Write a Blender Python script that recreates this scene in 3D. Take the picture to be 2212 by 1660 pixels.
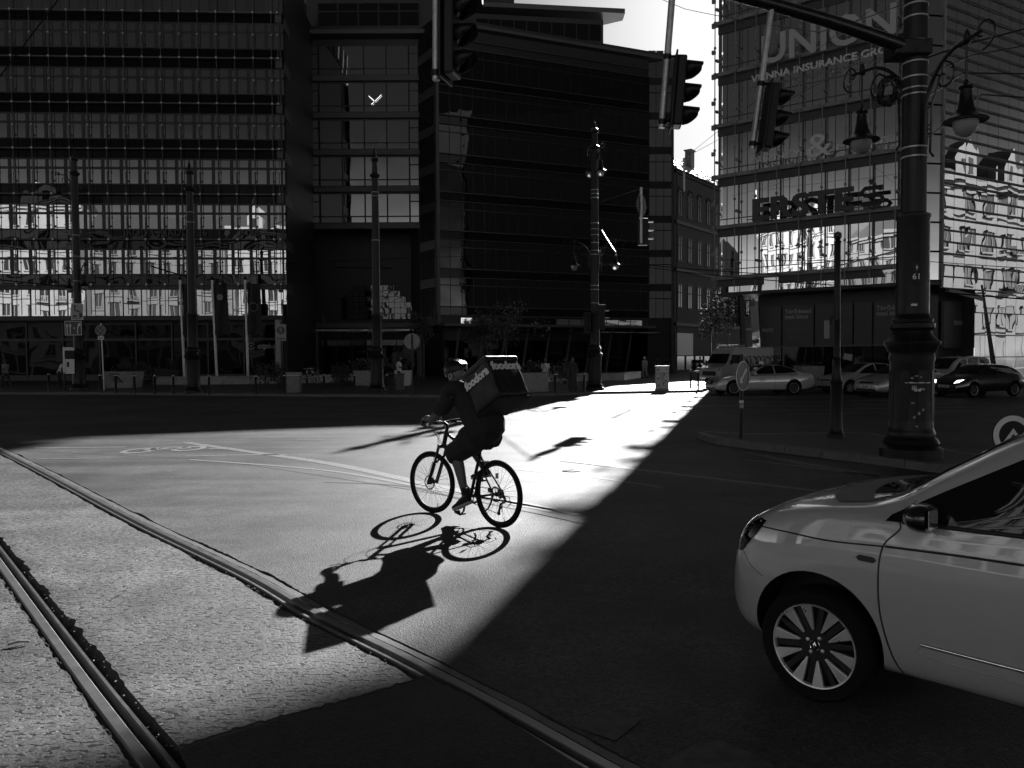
import bpy, bmesh, math, random
from mathutils import Vector, Matrix, noise
from mathutils.bvhtree import BVHTree
for _o in list(bpy.data.objects): bpy.data.objects.remove(_o)
R = math.radians; PI = math.pi
sc = bpy.context.scene; COL = sc.collection
# ---------------------------------------------------------------- camera
FPX = 1700.0; CH = 1.8; PITCH = math.atan(56/FPX); ROLL = R(0.3)
FW = Vector((0, math.cos(PITCH), -math.sin(PITCH))); RT0 = Vector((1, 0, 0)); UP0 = RT0.cross(FW)
RT = RT0*math.cos(ROLL) - UP0*math.sin(ROLL); UP = UP0*math.cos(ROLL) + RT0*math.sin(ROLL)
cam = bpy.data.cameras.new('camera'); camo = bpy.data.objects.new('camera', cam); COL.objects.link(camo)
cam.sensor_width = 36; cam.lens = FPX/2212*36; cam.clip_start = 0.05; cam.clip_end = 3000
mw = Matrix.Identity(4)
for i in range(3): mw[i][0] = RT[i]; mw[i][1] = UP[i]; mw[i][2] = -FW[i]
mw[2][3] = CH
camo.matrix_world = mw; sc.camera = camo
# ---------------------------------------------------------------- light
AZ = math.atan(0.2975); EL = R(27.3)
w = bpy.data.worlds.new('World'); sc.world = w; w.use_nodes = True
nt = w.node_tree; nt.nodes.clear()
sky = nt.nodes.new('ShaderNodeTexSky'); sky.sky_type = 'NISHITA'; sky.sun_disc = False
sky.sun_elevation = EL; sky.sun_rotation = AZ; sky.air_density = 0.8; sky.dust_density = 0.2; sky.ozone_density = 1.0
sep = nt.nodes.new('ShaderNodeSeparateColor'); bg = nt.nodes.new('ShaderNodeBackground'); wo = nt.nodes.new('ShaderNodeOutputWorld')
nt.links.new(sky.outputs[0], sep.inputs[0])   # black-and-white conversion through a red filter: grey = KR * red - KB * blue, never below KF * red
KR, KB, KF = 2.55, 0.93, 0.14
def _m(op, a, b=None, v=None):
    n = nt.nodes.new('ShaderNodeMath'); n.operation = op; nt.links.new(a, n.inputs[0])
    if b is not None: nt.links.new(b, n.inputs[1])
    if v is not None: n.inputs[1].default_value = v
    return n.outputs[0]
_r = _m('MULTIPLY', sep.outputs[0], v=KR); _b = _m('MULTIPLY', sep.outputs[2], v=KB); _f = _m('MULTIPLY', sep.outputs[0], v=KF)
nt.links.new(_m('MAXIMUM', _m('SUBTRACT', _r, _b), _f), bg.inputs[0])
bg.inputs[1].default_value = 0.05; nt.links.new(bg.outputs[0], wo.inputs[0])
sun = bpy.data.lights.new('sun', 'SUN'); sun.energy = 5.0; sun.angle = R(0.53); sun.color = (1, 1, 1)
suno = bpy.data.objects.new('sun', sun); COL.objects.link(suno)
SD = Vector((math.sin(AZ)*math.cos(EL), math.cos(AZ)*math.cos(EL), math.sin(EL)))
suno.rotation_euler = SD.to_track_quat('Z', 'Y').to_euler(); suno.location = (20, 60, 60)
vs = sc.view_settings; vs.view_transform = 'Standard'; vs.look = 'None'; vs.gamma = 1; vs.use_curve_mapping = False
vs.exposure = 1.36
sc.cycles.max_bounces = 6; sc.cycles.diffuse_bounces = 2; sc.cycles.glossy_bounces = 4
sc.cycles.use_denoising = True
# ---------------------------------------------------------------- pixel measuring helpers
def ray(X, Y): return FW + RT*((X-1106)/FPX) + UP*((830-Y)/FPX)
def G(X, Y, z=0.0):
    r = ray(X, Y); t = (z-CH)/r.z; return Vector((r.x*t, r.y*t, z))
def Pd(X, Y, d):
    r = ray(X, Y); t = d/r.y; return Vector((r.x*t, d, CH+r.z*t))
# ---------------------------------------------------------------- materials
def newmat(name):
    m = bpy.data.materials.new(name); m.use_nodes = True; t = m.node_tree
    return m, t, t.nodes['Principled BSDF']
def g3(v): return (v, v, v, 1)
def mat(name, base, rough=0.5, metal=0.0, var=0.0, vscale=3.0, bump=0.0, bscale=40.0, coat=0.0, ior=1.5, world=True, stretch=None, emis=0.0, detail=6, spec=None, rvar=0.0):
    m, t, p = newmat(name)
    p.inputs['Base Color'].default_value = g3(base); p.inputs['Roughness'].default_value = rough
    p.inputs['Metallic'].default_value = metal; p.inputs['IOR'].default_value = ior
    if spec is not None: p.inputs['Specular IOR Level'].default_value = spec
    if coat: p.inputs['Coat Weight'].default_value = coat; p.inputs['Coat Roughness'].default_value = 0.03
    if emis: p.inputs['Emission Color'].default_value = g3(1); p.inputs['Emission Strength'].default_value = emis
    if var or bump or rvar:
        gn = t.nodes.new('ShaderNodeNewGeometry') if world else t.nodes.new('ShaderNodeTexCoord')
        src = gn.outputs['Position'] if world else gn.outputs['Object']
        if stretch:
            mp = t.nodes.new('ShaderNodeMapping'); mp.inputs['Scale'].default_value = stretch
            t.links.new(src, mp.inputs['Vector']); src = mp.outputs[0]
        n1 = t.nodes.new('ShaderNodeTexNoise'); n1.inputs['Scale'].default_value = vscale; n1.inputs['Detail'].default_value = detail
        n1.inputs['Roughness'].default_value = 0.65
        t.links.new(src, n1.inputs['Vector'])
        if var:
            mr = t.nodes.new('ShaderNodeMapRange'); mr.inputs['From Min'].default_value = 0.3; mr.inputs['From Max'].default_value = 0.7
            mr.inputs['To Min'].default_value = base*(1-var); mr.inputs['To Max'].default_value = base*(1+var)
            t.links.new(n1.outputs[0], mr.inputs[0]); t.links.new(mr.outputs[0], p.inputs['Base Color'])
        if rvar:
            mr = t.nodes.new('ShaderNodeMapRange'); mr.inputs['From Min'].default_value = 0.3; mr.inputs['From Max'].default_value = 0.7
            mr.inputs['To Min'].default_value = max(0.02, rough-rvar); mr.inputs['To Max'].default_value = rough+rvar
            t.links.new(n1.outputs[0], mr.inputs[0]); t.links.new(mr.outputs[0], p.inputs['Roughness'])
        if bump:
            n2 = t.nodes.new('ShaderNodeTexNoise'); n2.inputs['Scale'].default_value = bscale; n2.inputs['Detail'].default_value = 4
            t.links.new(src, n2.inputs['Vector'])
            b = t.nodes.new('ShaderNodeBump'); b.inputs['Strength'].default_value = bump; b.inputs['Distance'].default_value = 0.01 if bscale > 5 else 0.05
            t.links.new(n2.outputs[0], b.inputs['Height']); t.links.new(b.outputs[0], p.inputs['Normal'])
    return m
def wavy_glass(name, base, ior, amp, scale=0.45, rough=0.01, metal=0.0):
    """coated facade glass: mirror-like, each sheet slightly bowed so reflections wander"""
    m, t, p = newmat(name)
    p.inputs['Base Color'].default_value = g3(base); p.inputs['Roughness'].default_value = rough
    p.inputs['IOR'].default_value = ior; p.inputs['Metallic'].default_value = metal
    gn = t.nodes.new('ShaderNodeNewGeometry'); n = t.nodes.new('ShaderNodeTexNoise')
    n.inputs['Scale'].default_value = scale; n.inputs['Detail'].default_value = 0.4
    t.links.new(gn.outputs['Position'], n.inputs['Vector'])
    b = t.nodes.new('ShaderNodeBump'); b.inputs['Strength'].default_value = 1.0; b.inputs['Distance'].default_value = amp
    t.links.new(n.outputs[0], b.inputs['Height']); t.links.new(b.outputs[0], p.inputs['Normal'])
    return m
def asphalt(name, lo, hi, grain, bump, rough, pits=0.0, spec=0.5):
    m, t, p = newmat(name); L = t.links.new
    gn = t.nodes.new('ShaderNodeNewGeometry')
    big = t.nodes.new('ShaderNodeTexNoise'); big.inputs['Scale'].default_value = 0.35; big.inputs['Detail'].default_value = 5
    streak = t.nodes.new('ShaderNodeTexNoise'); streak.inputs['Scale'].default_value = 1.0; streak.inputs['Detail'].default_value = 4
    mp = t.nodes.new('ShaderNodeMapping'); mp.inputs['Scale'].default_value = (0.12, 0.9, 1); mp.inputs['Rotation'].default_value = (0, 0, R(-8))
    L(gn.outputs['Position'], mp.inputs['Vector']); L(mp.outputs[0], streak.inputs['Vector'])
    fine = t.nodes.new('ShaderNodeTexNoise'); fine.inputs['Scale'].default_value = grain; fine.inputs['Detail'].default_value = 3; fine.inputs['Roughness'].default_value = 0.7
    vor = t.nodes.new('ShaderNodeTexVoronoi'); vor.inputs['Scale'].default_value = grain*1.1
    for n in (big, fine, vor): L(gn.outputs['Position'], n.inputs['Vector'])
    a = t.nodes.new('ShaderNodeMath'); a.operation = 'ADD'; L(big.outputs[0], a.inputs[0]); L(streak.outputs[0], a.inputs[1])
    a2 = t.nodes.new('ShaderNodeMath'); a2.operation = 'MULTIPLY_ADD'; L(fine.outputs[0], a2.inputs[0]); a2.inputs[1].default_value = 1.1; L(a.outputs[0], a2.inputs[2])
    mr = t.nodes.new('ShaderNodeMapRange'); mr.inputs['From Min'].default_value = 1.25; mr.inputs['From Max'].default_value = 1.85
    mr.inputs['To Min'].default_value = lo; mr.inputs['To Max'].default_value = hi; mr.clamp = False
    L(a2.outputs[0], mr.inputs[0]); colour = mr.outputs[0]
    h = t.nodes.new('ShaderNodeMath'); h.operation = 'MULTIPLY_ADD'; L(vor.outputs[0], h.inputs[0]); h.inputs[1].default_value = -0.6; L(fine.outputs[0], h.inputs[2])
    height = h.outputs[0]
    if pits:
        hs_ = t.nodes.new('ShaderNodeMath'); hs_.operation = 'MULTIPLY'; L(height, hs_.inputs[0]); hs_.inputs[1].default_value = 0.45; height = hs_.outputs[0]
    if pits:
        pn = t.nodes.new('ShaderNodeTexNoise'); pn.inputs['Scale'].default_value = 24; pn.inputs['Detail'].default_value = 1.5
        pm_ = t.nodes.new('ShaderNodeMapping'); pm_.inputs['Scale'].default_value = (0.75, 1.5, 1.0); L(gn.outputs['Position'], pm_.inputs['Vector']); L(pm_.outputs[0], pn.inputs['Vector'])
        pr = t.nodes.new('ShaderNodeMapRange'); pr.inputs['From Min'].default_value = 0.575; pr.inputs['From Max'].default_value = 0.62
        L(pn.outputs[0], pr.inputs[0])
        inv = t.nodes.new('ShaderNodeMath'); inv.operation = 'MULTIPLY_ADD'; L(pr.outputs[0], inv.inputs[0]); inv.inputs[1].default_value = -pits*3.0; L(height, inv.inputs[2])
        height = inv.outputs[0]
        cm = t.nodes.new('ShaderNodeMath'); cm.operation = 'MULTIPLY_ADD'; L(pr.outputs[0], cm.inputs[0]); cm.inputs[1].default_value = -0.92; cm.inputs[2].default_value = 1.0
        mm = t.nodes.new('ShaderNodeMath'); mm.operation = 'MULTIPLY'; L(colour, mm.inputs[0]); L(cm.outputs[0], mm.inputs[1]); colour = mm.outputs[0]
    # scattered pale and dark aggregate grains
    v2 = t.nodes.new('ShaderNodeTexVoronoi'); v2.inputs['Scale'].default_value = 55; L(gn.outputs['Position'], v2.inputs['Vector'])
    sc_ = t.nodes.new('ShaderNodeSeparateColor'); L(v2.outputs['Color'], sc_.inputs[0])
    gr_ = t.nodes.new('ShaderNodeMapRange'); gr_.inputs['From Min'].default_value = 0.0; gr_.inputs['From Max'].default_value = 1.0; gr_.inputs['To Min'].default_value = 0.55; gr_.inputs['To Max'].default_value = 1.5; L(sc_.outputs[0], gr_.inputs[0])
    # broad worn patches and drip stains
    st_ = t.nodes.new('ShaderNodeTexNoise'); st_.inputs['Scale'].default_value = 1.7; st_.inputs['Detail'].default_value = 7; st_.inputs['Roughness'].default_value = 0.7; L(gn.outputs['Position'], st_.inputs['Vector'])
    sr_ = t.nodes.new('ShaderNodeMapRange'); sr_.inputs['From Min'].default_value = 0.36; sr_.inputs['From Max'].default_value = 0.60; sr_.inputs['To Min'].default_value = 0.62; sr_.inputs['To Max'].default_value = 1.1; L(st_.outputs[0], sr_.inputs[0])
    m1_ = t.nodes.new('ShaderNodeMath'); m1_.operation = 'MULTIPLY'; L(gr_.outputs[0], m1_.inputs[0]); L(sr_.outputs[0], m1_.inputs[1])
    m2_ = t.nodes.new('ShaderNodeMath'); m2_.operation = 'MULTIPLY'; L(colour, m2_.inputs[0]); L(m1_.outputs[0], m2_.inputs[1])
    m3_ = t.nodes.new('ShaderNodeMath'); m3_.operation = 'MAXIMUM'; L(m2_.outputs[0], m3_.inputs[0]); m3_.inputs[1].default_value = 0.004; colour = m3_.outputs[0]
    rr_ = t.nodes.new('ShaderNodeMapRange'); rr_.inputs['From Min'].default_value = 0.3; rr_.inputs['From Max'].default_value = 0.7; rr_.inputs['To Min'].default_value = rough-0.07; rr_.inputs['To Max'].default_value = rough+0.10; L(streak.outputs[0], rr_.inputs[0])
    L(colour, p.inputs['Base Color'])
    b = t.nodes.new('ShaderNodeBump'); b.inputs['Strength'].default_value = bump; b.inputs['Distance'].default_value = 0.009
    L(height, b.inputs['Height']); L(b.outputs[0], p.inputs['Normal'])
    L(rr_.outputs[0], p.inputs['Roughness']); p.inputs['Specular IOR Level'].default_value = spec
    return m
M = {}
M['road'] = asphalt('road_asphalt', 0.012, 0.085, 75, 0.5, 0.62, spec=0.3)
M['track'] = asphalt('track_asphalt', 0.055, 0.12, 60, 0.65, 0.6, pits=1.3)
M['patch'] = asphalt('shade_toned_asphalt', 0.012, 0.03, 60, 0.6, 0.7)
M['pave'] = mat('paving', 0.04, 0.5, var=0.3, vscale=0.8, bump=0.2, bscale=30, stretch=(0.4, 1, 1))
M['island'] = mat('island_paving', 0.045, 0.7, var=0.3, vscale=4, bump=0.4, bscale=60)
M['kerb'] = mat('kerb_stone', 0.09, 0.6, var=0.25, vscale=6, bump=0.3, bscale=50)
M['paint'] = mat('road_paint', 0.18, 0.5, var=0.6, vscale=22, bump=0.3, bscale=90)
M['wornpaint'] = mat('worn_road_paint', 0.11, 0.6, var=0.7, vscale=14, bump=0.4, bscale=90)
M['rail'] = mat('rail_steel', 0.20, 0.40, metal=0.7, var=0.12, vscale=9, rvar=0.05)
M['raildark'] = mat('rail_groove', 0.006, 0.9, var=0.4, vscale=20)
M['crack'] = mat('crack_dirt', 0.03, 0.95, var=0.6, vscale=60, bump=0.6, bscale=70)
M['iron'] = mat('black_iron', 0.008, 0.34, var=0.3, vscale=8, bump=0.15, bscale=25, spec=0.4, rvar=0.12)
M['ironw'] = mat('worn_iron', 0.007, 0.42, var=0.4, vscale=8, bump=0.25, bscale=25, spec=0.3, rvar=0.1)
M['galv'] = mat('galvanised_steel', 0.38, 0.42, metal=0.7, var=0.25, vscale=9)
M['alu'] = mat('aluminium', 0.35, 0.4, metal=0.6, var=0.1, vscale=5)
M['blk'] = mat('black_plastic', 0.005, 0.4, var=0.2, vscale=5, spec=0.25)
M['lens'] = mat('signal_lens', 0.06, 0.15, ior=1.5)
M['white'] = mat('sign_white', 0.6, 0.4, var=0.06, vscale=4)
M['dim'] = mat('sign_grey', 0.28, 0.5, var=0.12, vscale=6)
M['blue'] = mat('sign_dark', 0.03, 0.4, var=0.1, vscale=4)
M['globe'] = mat('lamp_glass', 0.35, 0.25, var=0.05)
p_ = M['globe'].node_tree.nodes['Principled BSDF']; p_.inputs['Transmission Weight'].default_value = 0.55; p_.inputs['Roughness'].default_value = 0.5
M['glassL'] = wavy_glass('facade_glass_left', 0.46, 1.5, 0.010, scale=0.35, metal=1.0)
M['glassD'] = wavy_glass('facade_glass_dark', 0.006, 1.6, 0.04)
M['glassR'] = wavy_glass('facade_glass_recess', 0.5, 1.5, 0.012, metal=1.0)
M['glassE'] = wavy_glass('facade_glass_bank', 0.93, 1.5, 0.012, metal=1.0)
M['glassE2'] = wavy_glass('facade_glass_bank_side', 0.93, 1.5, 0.009, scale=0.6, metal=1.0)
M['spandrel'] = wavy_glass('spandrel_glass', 0.004, 1.35, 0.03)
M['shop'] = wavy_glass('shop_glass', 0.003, 1.17, 0.02, rough=0.02)
M['frame'] = mat('dark_frame', 0.012, 0.45)
M['panel'] = mat('dark_panel', 0.010, 0.5, var=0.2, vscale=2)
M['ledge'] = mat('ledge_metal', 0.05, 0.5, var=0.15, vscale=3)
M['ledgeE'] = mat('bank_ledge_metal', 0.16, 0.5, var=0.15, vscale=3)
M['wallE'] = mat('bank_dark_band', 0.03, 0.5, var=0.15, vscale=3)
M['brick'] = mat('brick_wall', 0.03, 0.85, var=0.35, vscale=5, bump=0.4, bscale=12)
M['trim'] = mat('stone_trim', 0.055, 0.7, var=0.2, vscale=4)
M['tile'] = mat('roof_tile', 0.28, 0.45, var=0.6, vscale=6, bump=0.8, bscale=7)
M['chim'] = mat('chimney_render', 0.2, 0.8, var=0.2, vscale=5)
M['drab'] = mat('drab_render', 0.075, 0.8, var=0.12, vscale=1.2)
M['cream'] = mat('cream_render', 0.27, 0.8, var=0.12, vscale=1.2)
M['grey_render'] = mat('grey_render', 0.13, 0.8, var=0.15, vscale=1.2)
M['darkwin'] = mat('dark_window', 0.02, 0.1)
M['stone'] = mat('bench_stone', 0.30, 0.55, var=0.2, vscale=3, bump=0.1, bscale=30)
M['planter'] = mat('planter_concrete', 0.22, 0.7, var=0.2, vscale=4)
M['plwhite'] = mat('planter_white', 0.45, 0.5, var=0.1, vscale=4)
M['graf'] = mat('graffiti_black', 0.01, 0.5)
M['carwhite'] = mat('car_paint_white', 0.40, 0.28, coat=1.0, var=0.03, vscale=2)
M['carhero'] = mat('car_paint_pale', 0.33, 0.30, coat=1.0, var=0.03, vscale=3)
for _n in ('carwhite', 'carhero'): M[_n].node_tree.nodes['Principled BSDF'].inputs['Coat IOR'].default_value = 1.85
M['carsilver'] = mat('car_paint_silver', 0.32, 0.3, metal=0.4, coat=1.0)
M['carblack'] = mat('car_paint_black', 0.008, 0.2, coat=1.0)
M['cglass'] = mat('car_glass', 0.006, 0.02, ior=1.5)
M['cglasst'] = mat('car_glass_clear', 0.9, 0.0, ior=1.45)
M['cglasst'].node_tree.nodes['Principled BSDF'].inputs['Transmission Weight'].default_value = 1.0
M['rubber'] = mat('tyre_rubber', 0.006, 0.8, bump=0.2, bscale=60, spec=0.15)
M['chrome'] = mat('bright_alloy', 0.75, 0.18, metal=1.0)
M['alloy'] = mat('machined_alloy', 0.75, 0.34, metal=0.75, rvar=0.1, vscale=12)
M['lampg'] = mat('headlamp_glass', 0.5, 0.05, metal=0.6)
M['lit'] = mat('lit_headlamp', 0.8, 0.2, emis=1.5)
M['skin'] = mat('skin', 0.065, 0.5, var=0.1, vscale=20)
M['cblack'] = mat('black_cloth', 0.008, 0.9, bump=0.3, bscale=25)
M['cdark'] = mat('dark_cloth', 0.03, 0.9, bump=0.3, bscale=25)
M['cwhite'] = mat('white_cloth', 0.6, 0.85, bump=0.3, bscale=15)
M['cgrey'] = mat('grey_cloth', 0.2, 0.9, bump=0.3, bscale=15)
M['bag'] = mat('bag_fabric', 0.009, 0.45, var=0.2, vscale=8, bump=0.9, bscale=6, world=False, spec=0.3)
M['bagtop'] = mat('bag_glint_fabric', 0.25, 0.30, var=0.2, vscale=8, bump=0.7, bscale=9, world=False)
M['logo'] = mat('logo_print', 0.55, 0.5)
M['leaf'] = mat('leaf', 0.035, 0.5, var=0.4, vscale=8)
M['bark'] = mat('bark', 0.05, 0.9, var=0.4, vscale=8, bump=0.5, bscale=20)
M['grille'] = mat('grille_plastic', 0.01, 0.5)
M['letD'] = mat('letter_dark', 0.035, 0.5)
M['letG'] = mat('letter_grey', 0.24, 0.5)
M['letM'] = mat('letter_mid', 0.33, 0.5)
M['letW'] = mat('letter_pale', 0.5, 0.5)
M['faint'] = mat('faint_paint', 0.05, 0.7, var=0.6, vscale=10)
M['interior'] = mat('car_interior', 0.05, 0.7)
# ---------------------------------------------------------------- mesh builder
class MB:
    def __init__(s): s.v = []; s.f = []
    def add(s, vs_, fs):
        k = len(s.v); s.v += [Vector(q) for q in vs_]; s.f += [tuple(i+k for i in f) for f in fs]; return s
    def box(s, x0, x1, y0, y1, z0, z1, mx=None):
        vv = [Vector((x, y, z)) for z in (z0, z1) for y in (y0, y1) for x in (x0, x1)]
        if mx is not None: vv = [mx @ q for q in vv]
        return s.add(vv, [(0, 2, 3, 1), (4, 5, 7, 6), (0, 1, 5, 4), (2, 6, 7, 3), (0, 4, 6, 2), (1, 3, 7, 5)])
    def cbox(s, c, size, mx=None):
        a = [q/2 for q in size]; T = Matrix.Translation(Vector(c)) @ (mx if mx is not None else Matrix.Identity(4))
        return s.box(-a[0], a[0], -a[1], a[1], -a[2], a[2], T)
    def tube(s, pts, r, n=8, closed=False, cap=True):
        pts = [Vector(q) for q in pts]; N = len(pts); rr = r if isinstance(r, (list, tuple)) else [r]*N
        k = len(s.v); prev = None
        for i, q in enumerate(pts):
            if closed: d = pts[(i+1) % N]-pts[i-1]
            else: d = pts[min(i+1, N-1)]-pts[max(i-1, 0)]
            d = d.normalized() if d.length > 1e-9 else Vector((0, 0, 1))
            if prev is None:
                a = Vector((0, 0, 1)) if abs(d.z) < 0.9 else Vector((1, 0, 0)); u = d.cross(a).normalized()
            else:
                u = (prev - d*prev.dot(d)); u = u.normalized() if u.length > 1e-6 else d.orthogonal().normalized()
            prev = u; v = d.cross(u)
            for j in range(n):
                t = 2*PI*j/n; s.v.append(q+(u*math.cos(t)+v*math.sin(t))*rr[i])
        m = N if closed else N-1
        for i in range(m):
            a = k+i*n; b = k+((i+1) % N)*n
            for j in range(n): s.f.append((a+j, a+(j+1) % n, b+(j+1) % n, b+j))
        if cap and not closed:
            s.f.append(tuple(k+j for j in range(n))[::-1]); s.f.append(tuple(k+(N-1)*n+j for j in range(n)))
        return s
    def lathe(s, prof, n=24, mx=None, cap=True):
        k = len(s.v)
        for (r, z) in prof:
            for j in range(n):
                t = 2*PI*j/n; q = Vector((r*math.cos(t), r*math.sin(t), z)); s.v.append(mx @ q if mx is not None else q)
        for i in range(len(prof)-1):
            for j in range(n):
                a = k+i*n; b = a+n; s.f.append((a+j, a+(j+1) % n, b+(j+1) % n, b+j))
        if cap:
            s.f.append(tuple(k+j for j in range(n))[::-1]); s.f.append(tuple(k+(len(prof)-1)*n+j for j in range(n)))
        return s
    def prism(s, poly, h0, h1, mx=None):
        """poly in xy, extruded along z"""
        n = len(poly); vv = [Vector((x, y, h0)) for x, y in poly]+[Vector((x, y, h1)) for x, y in poly]
        if mx is not None: vv = [mx @ q for q in vv]
        return s.add(vv, [tuple(range(n))[::-1], tuple(range(n, 2*n))]+[(i, (i+1) % n, (i+1) % n+n, i+n) for i in range(n)])
    def quad(s, a, b, c, d): return s.add([a, b, c, d], [(0, 1, 2, 3)])
    def mesh(s, name, m, smooth=False):
        me = bpy.data.meshes.new(name); me.from_pydata([tuple(q) for q in s.v], [], s.f); me.update()
        if smooth:
            me.polygons.foreach_set('use_smooth', [True]*len(me.polygons)); me.set_sharp_from_angle(angle=R(40))
        if m is not None: me.materials.append(m)
        return me
    def build(s, name, m, parent=None, smooth=False, bevel=0, loc=None, kind=None, fixn=True):
        me = s.mesh(name, m, False)
        if fixn:
            b = bmesh.new(); b.from_mesh(me); bmesh.ops.recalc_face_normals(b, faces=b.faces); b.to_mesh(me); b.free()
        if smooth: me.polygons.foreach_set('use_smooth', [True]*len(me.polygons)); me.set_sharp_from_angle(angle=R(40))
        o = link(name, me, parent, loc)
        if bevel:
            bm_ = o.modifiers.new('bevel', 'BEVEL'); bm_.width = bevel; bm_.segments = 2; bm_.limit_method = 'ANGLE'; bm_.angle_limit = R(40)
        if kind: o['kind'] = kind
        return o
def link(name, me, parent=None, loc=None, rot=None):
    o = bpy.data.objects.new(name, me); COL.objects.link(o)
    if parent is not None: o.parent = parent
    if loc is not None: o.location = loc
    if rot is not None: o.rotation_euler = rot
    return o
def thing(name, label, cat, loc=(0, 0, 0), rz=0.0, group=None, rot=None):
    o = bpy.data.objects.new(name, None); COL.objects.link(o); o.location = loc; o.rotation_euler = rot or (0, 0, rz)
    o.empty_display_size = 0.2
    o['label'] = label; o['category'] = cat
    if group: o['group'] = group
    return o
def tag(o, label, cat, group=None, kind=None):
    o['label'] = label; o['category'] = cat
    if group: o['group'] = group
    if kind: o['kind'] = kind
    return o
def copy_tree(o, parent=None, loc=None, rz=None, label=None):
    c = o.copy(); COL.objects.link(c)
    if parent is not None: c.parent = parent
    if loc is not None: c.location = loc
    if rz is not None: c.rotation_euler = (0, 0, rz)
    if label: c['label'] = label
    for ch in [q for q in bpy.data.objects if q.parent == o]: copy_tree(ch, c)
    return c
def text_mesh(txt, size, depth=0.01, bold=0.0, shear=0.0, align='CENTER', spacing=1.0):
    cu = bpy.data.curves.new('lettering', 'FONT'); cu.body = txt; cu.size = size; cu.extrude = depth/2; cu.offset = bold; cu.shear = shear
    cu.align_x = align; cu.space_character = spacing; cu.resolution_u = 3
    o = bpy.data.objects.new('lettering', cu); COL.objects.link(o); dg = bpy.context.evaluated_depsgraph_get()
    me = bpy.data.meshes.new_from_object(o.evaluated_get(dg)); bpy.data.objects.remove(o); bpy.data.curves.remove(cu)
    return me
def text(name, txt, size, m, parent, mx, depth=0.01, bold=0.0, shear=0.0, align='CENTER', spacing=1.0, sx=1.0):
    me = text_mesh(txt, size, depth, bold, shear, align, spacing); me.transform(mx @ Matrix.Diagonal((sx, 1, 1, 1))); me.materials.clear(); me.materials.append(m); me.name = name
    return link(name, me, parent)
VERT = Matrix(((1, 0, 0, 0), (0, 0, -1, 0), (0, 1, 0, 0), (0, 0, 0, 1)))   # text lying in xz, facing -y
def T(x, y, z): return Matrix.Translation((x, y, z))
def RZ(a): return Matrix.Rotation(a, 4, 'Z')
def RX(a): return Matrix.Rotation(a, 4, 'X')
def RY(a): return Matrix.Rotation(a, 4, 'Y')
def skin(joints, edges, root, sub=2):
    names = list(joints); idx = {n: i for i, n in enumerate(names)}
    me = bpy.data.meshes.new('skin_tmp'); me.from_pydata([joints[n][0] for n in names], [(idx[a], idx[b]) for a, b in edges], []); me.update()
    o = bpy.data.objects.new('skin_tmp', me); COL.objects.link(o)
    md = o.modifiers.new('s', 'SKIN'); md.use_smooth_shade = True
    for i, n in enumerate(names):
        d = me.skin_vertices[0].data[i]; r = joints[n][1]
        d.radius = r if isinstance(r, tuple) else (r, r); d.use_root = (n == root)
    ss = o.modifiers.new('ss', 'SUBSURF'); ss.levels = sub; ss.render_levels = sub
    dg = bpy.context.evaluated_depsgraph_get(); out = bpy.data.meshes.new_from_object(o.evaluated_get(dg))
    bpy.data.objects.remove(o); bpy.data.meshes.remove(me)
    return out
def finish(me, name, m, parent=None, smooth=True, loc=None, rot=None):
    me.name = name; me.materials.clear(); me.materials.append(m)
    if smooth: me.polygons.foreach_set('use_smooth', [True]*len(me.polygons))
    return link(name, me, parent, loc, rot)
def join_meshes(ms):
    b = bmesh.new()
    for q in ms: b.from_mesh(q)
    me = bpy.data.meshes.new('joined'); b.to_mesh(me); b.free(); return me
ORD = ['first', 'second', 'third', 'fourth', 'fifth', 'sixth', 'seventh', 'eighth', 'ninth', 'tenth', 'eleventh', 'twelfth', 'thirteenth', 'fourteenth', 'fifteenth', 'sixteenth']
# ================================================================ GROUND, TRACK, MARKINGS
def path_resample(pts, ds_fn):
    out = [pts[0].copy()]; 
    for a, b in zip(pts, pts[1:]):
        L = (b-a).length; n = max(1, int(L/ds_fn((a+b)/2)))
        for i in range(1, n+1): out.append(a.lerp(b, i/n))
    return out
def smooth_path(ctrl, n):
    out = []
    for i in range(len(ctrl)-1):
        p0 = ctrl[max(i-1, 0)]; p1 = ctrl[i]; p2 = ctrl[i+1]; p3 = ctrl[min(i+2, len(ctrl)-1)]
        for k in range(n):
            t = k/n; out.append(0.5*((2*p1)+(p2-p0)*t+(2*p0-5*p1+4*p2-p3)*t*t+(3*p1-p0-3*p2+p3)*t**3))
    out.append(ctrl[-1]); return out
def rail_ctrl(us, ext0, ext1):
    pts = [G(*q) for q in us]; a = (pts[0]-pts[1]).normalized(); b = (pts[-1]-pts[-2]).normalized()
    return [pts[0]+a*e for e in ext0]+pts+[pts[-1]+b*e for e in ext1]
RA = rail_ctrl([(1300, 1660), (1090, 1541), (864, 1421), (678, 1329), (525, 1240), (284, 1123), (100, 1025), (0, 974)], (120, 20, 3), (4, 20, 120))
RB = rail_ctrl([(350, 1660), (263, 1552), (180, 1445), (88, 1322), (0, 1203)], (120, 20, 3), (3, 8, 25, 120))
NS = 900
def uniform(ctrl, N):
    """sample both rails at matching along-track coordinate q = (-x+y)/sqrt2"""
    dens = smooth_path(ctrl, 40); qs = [(-p.x+p.y)*0.7071 for p in dens]; out = []
    j = 0
    for q in N:
        while j < len(qs)-2 and qs[j+1] < q: j += 1
        t = (q-qs[j])/(qs[j+1]-qs[j]) if qs[j+1] != qs[j] else 0
        out.append(dens[j].lerp(dens[j+1], t))
    return out
QS = [-90, -40, -15, -5, -1, 0.5, 1.2]
q = 1.3
while q < 8: QS.append(q); q += 0.02
while q < 30: QS.append(q); q += 0.06+0.02*(q-8)
QS += [35, 42, 50, 60, 80, 100]
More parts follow.
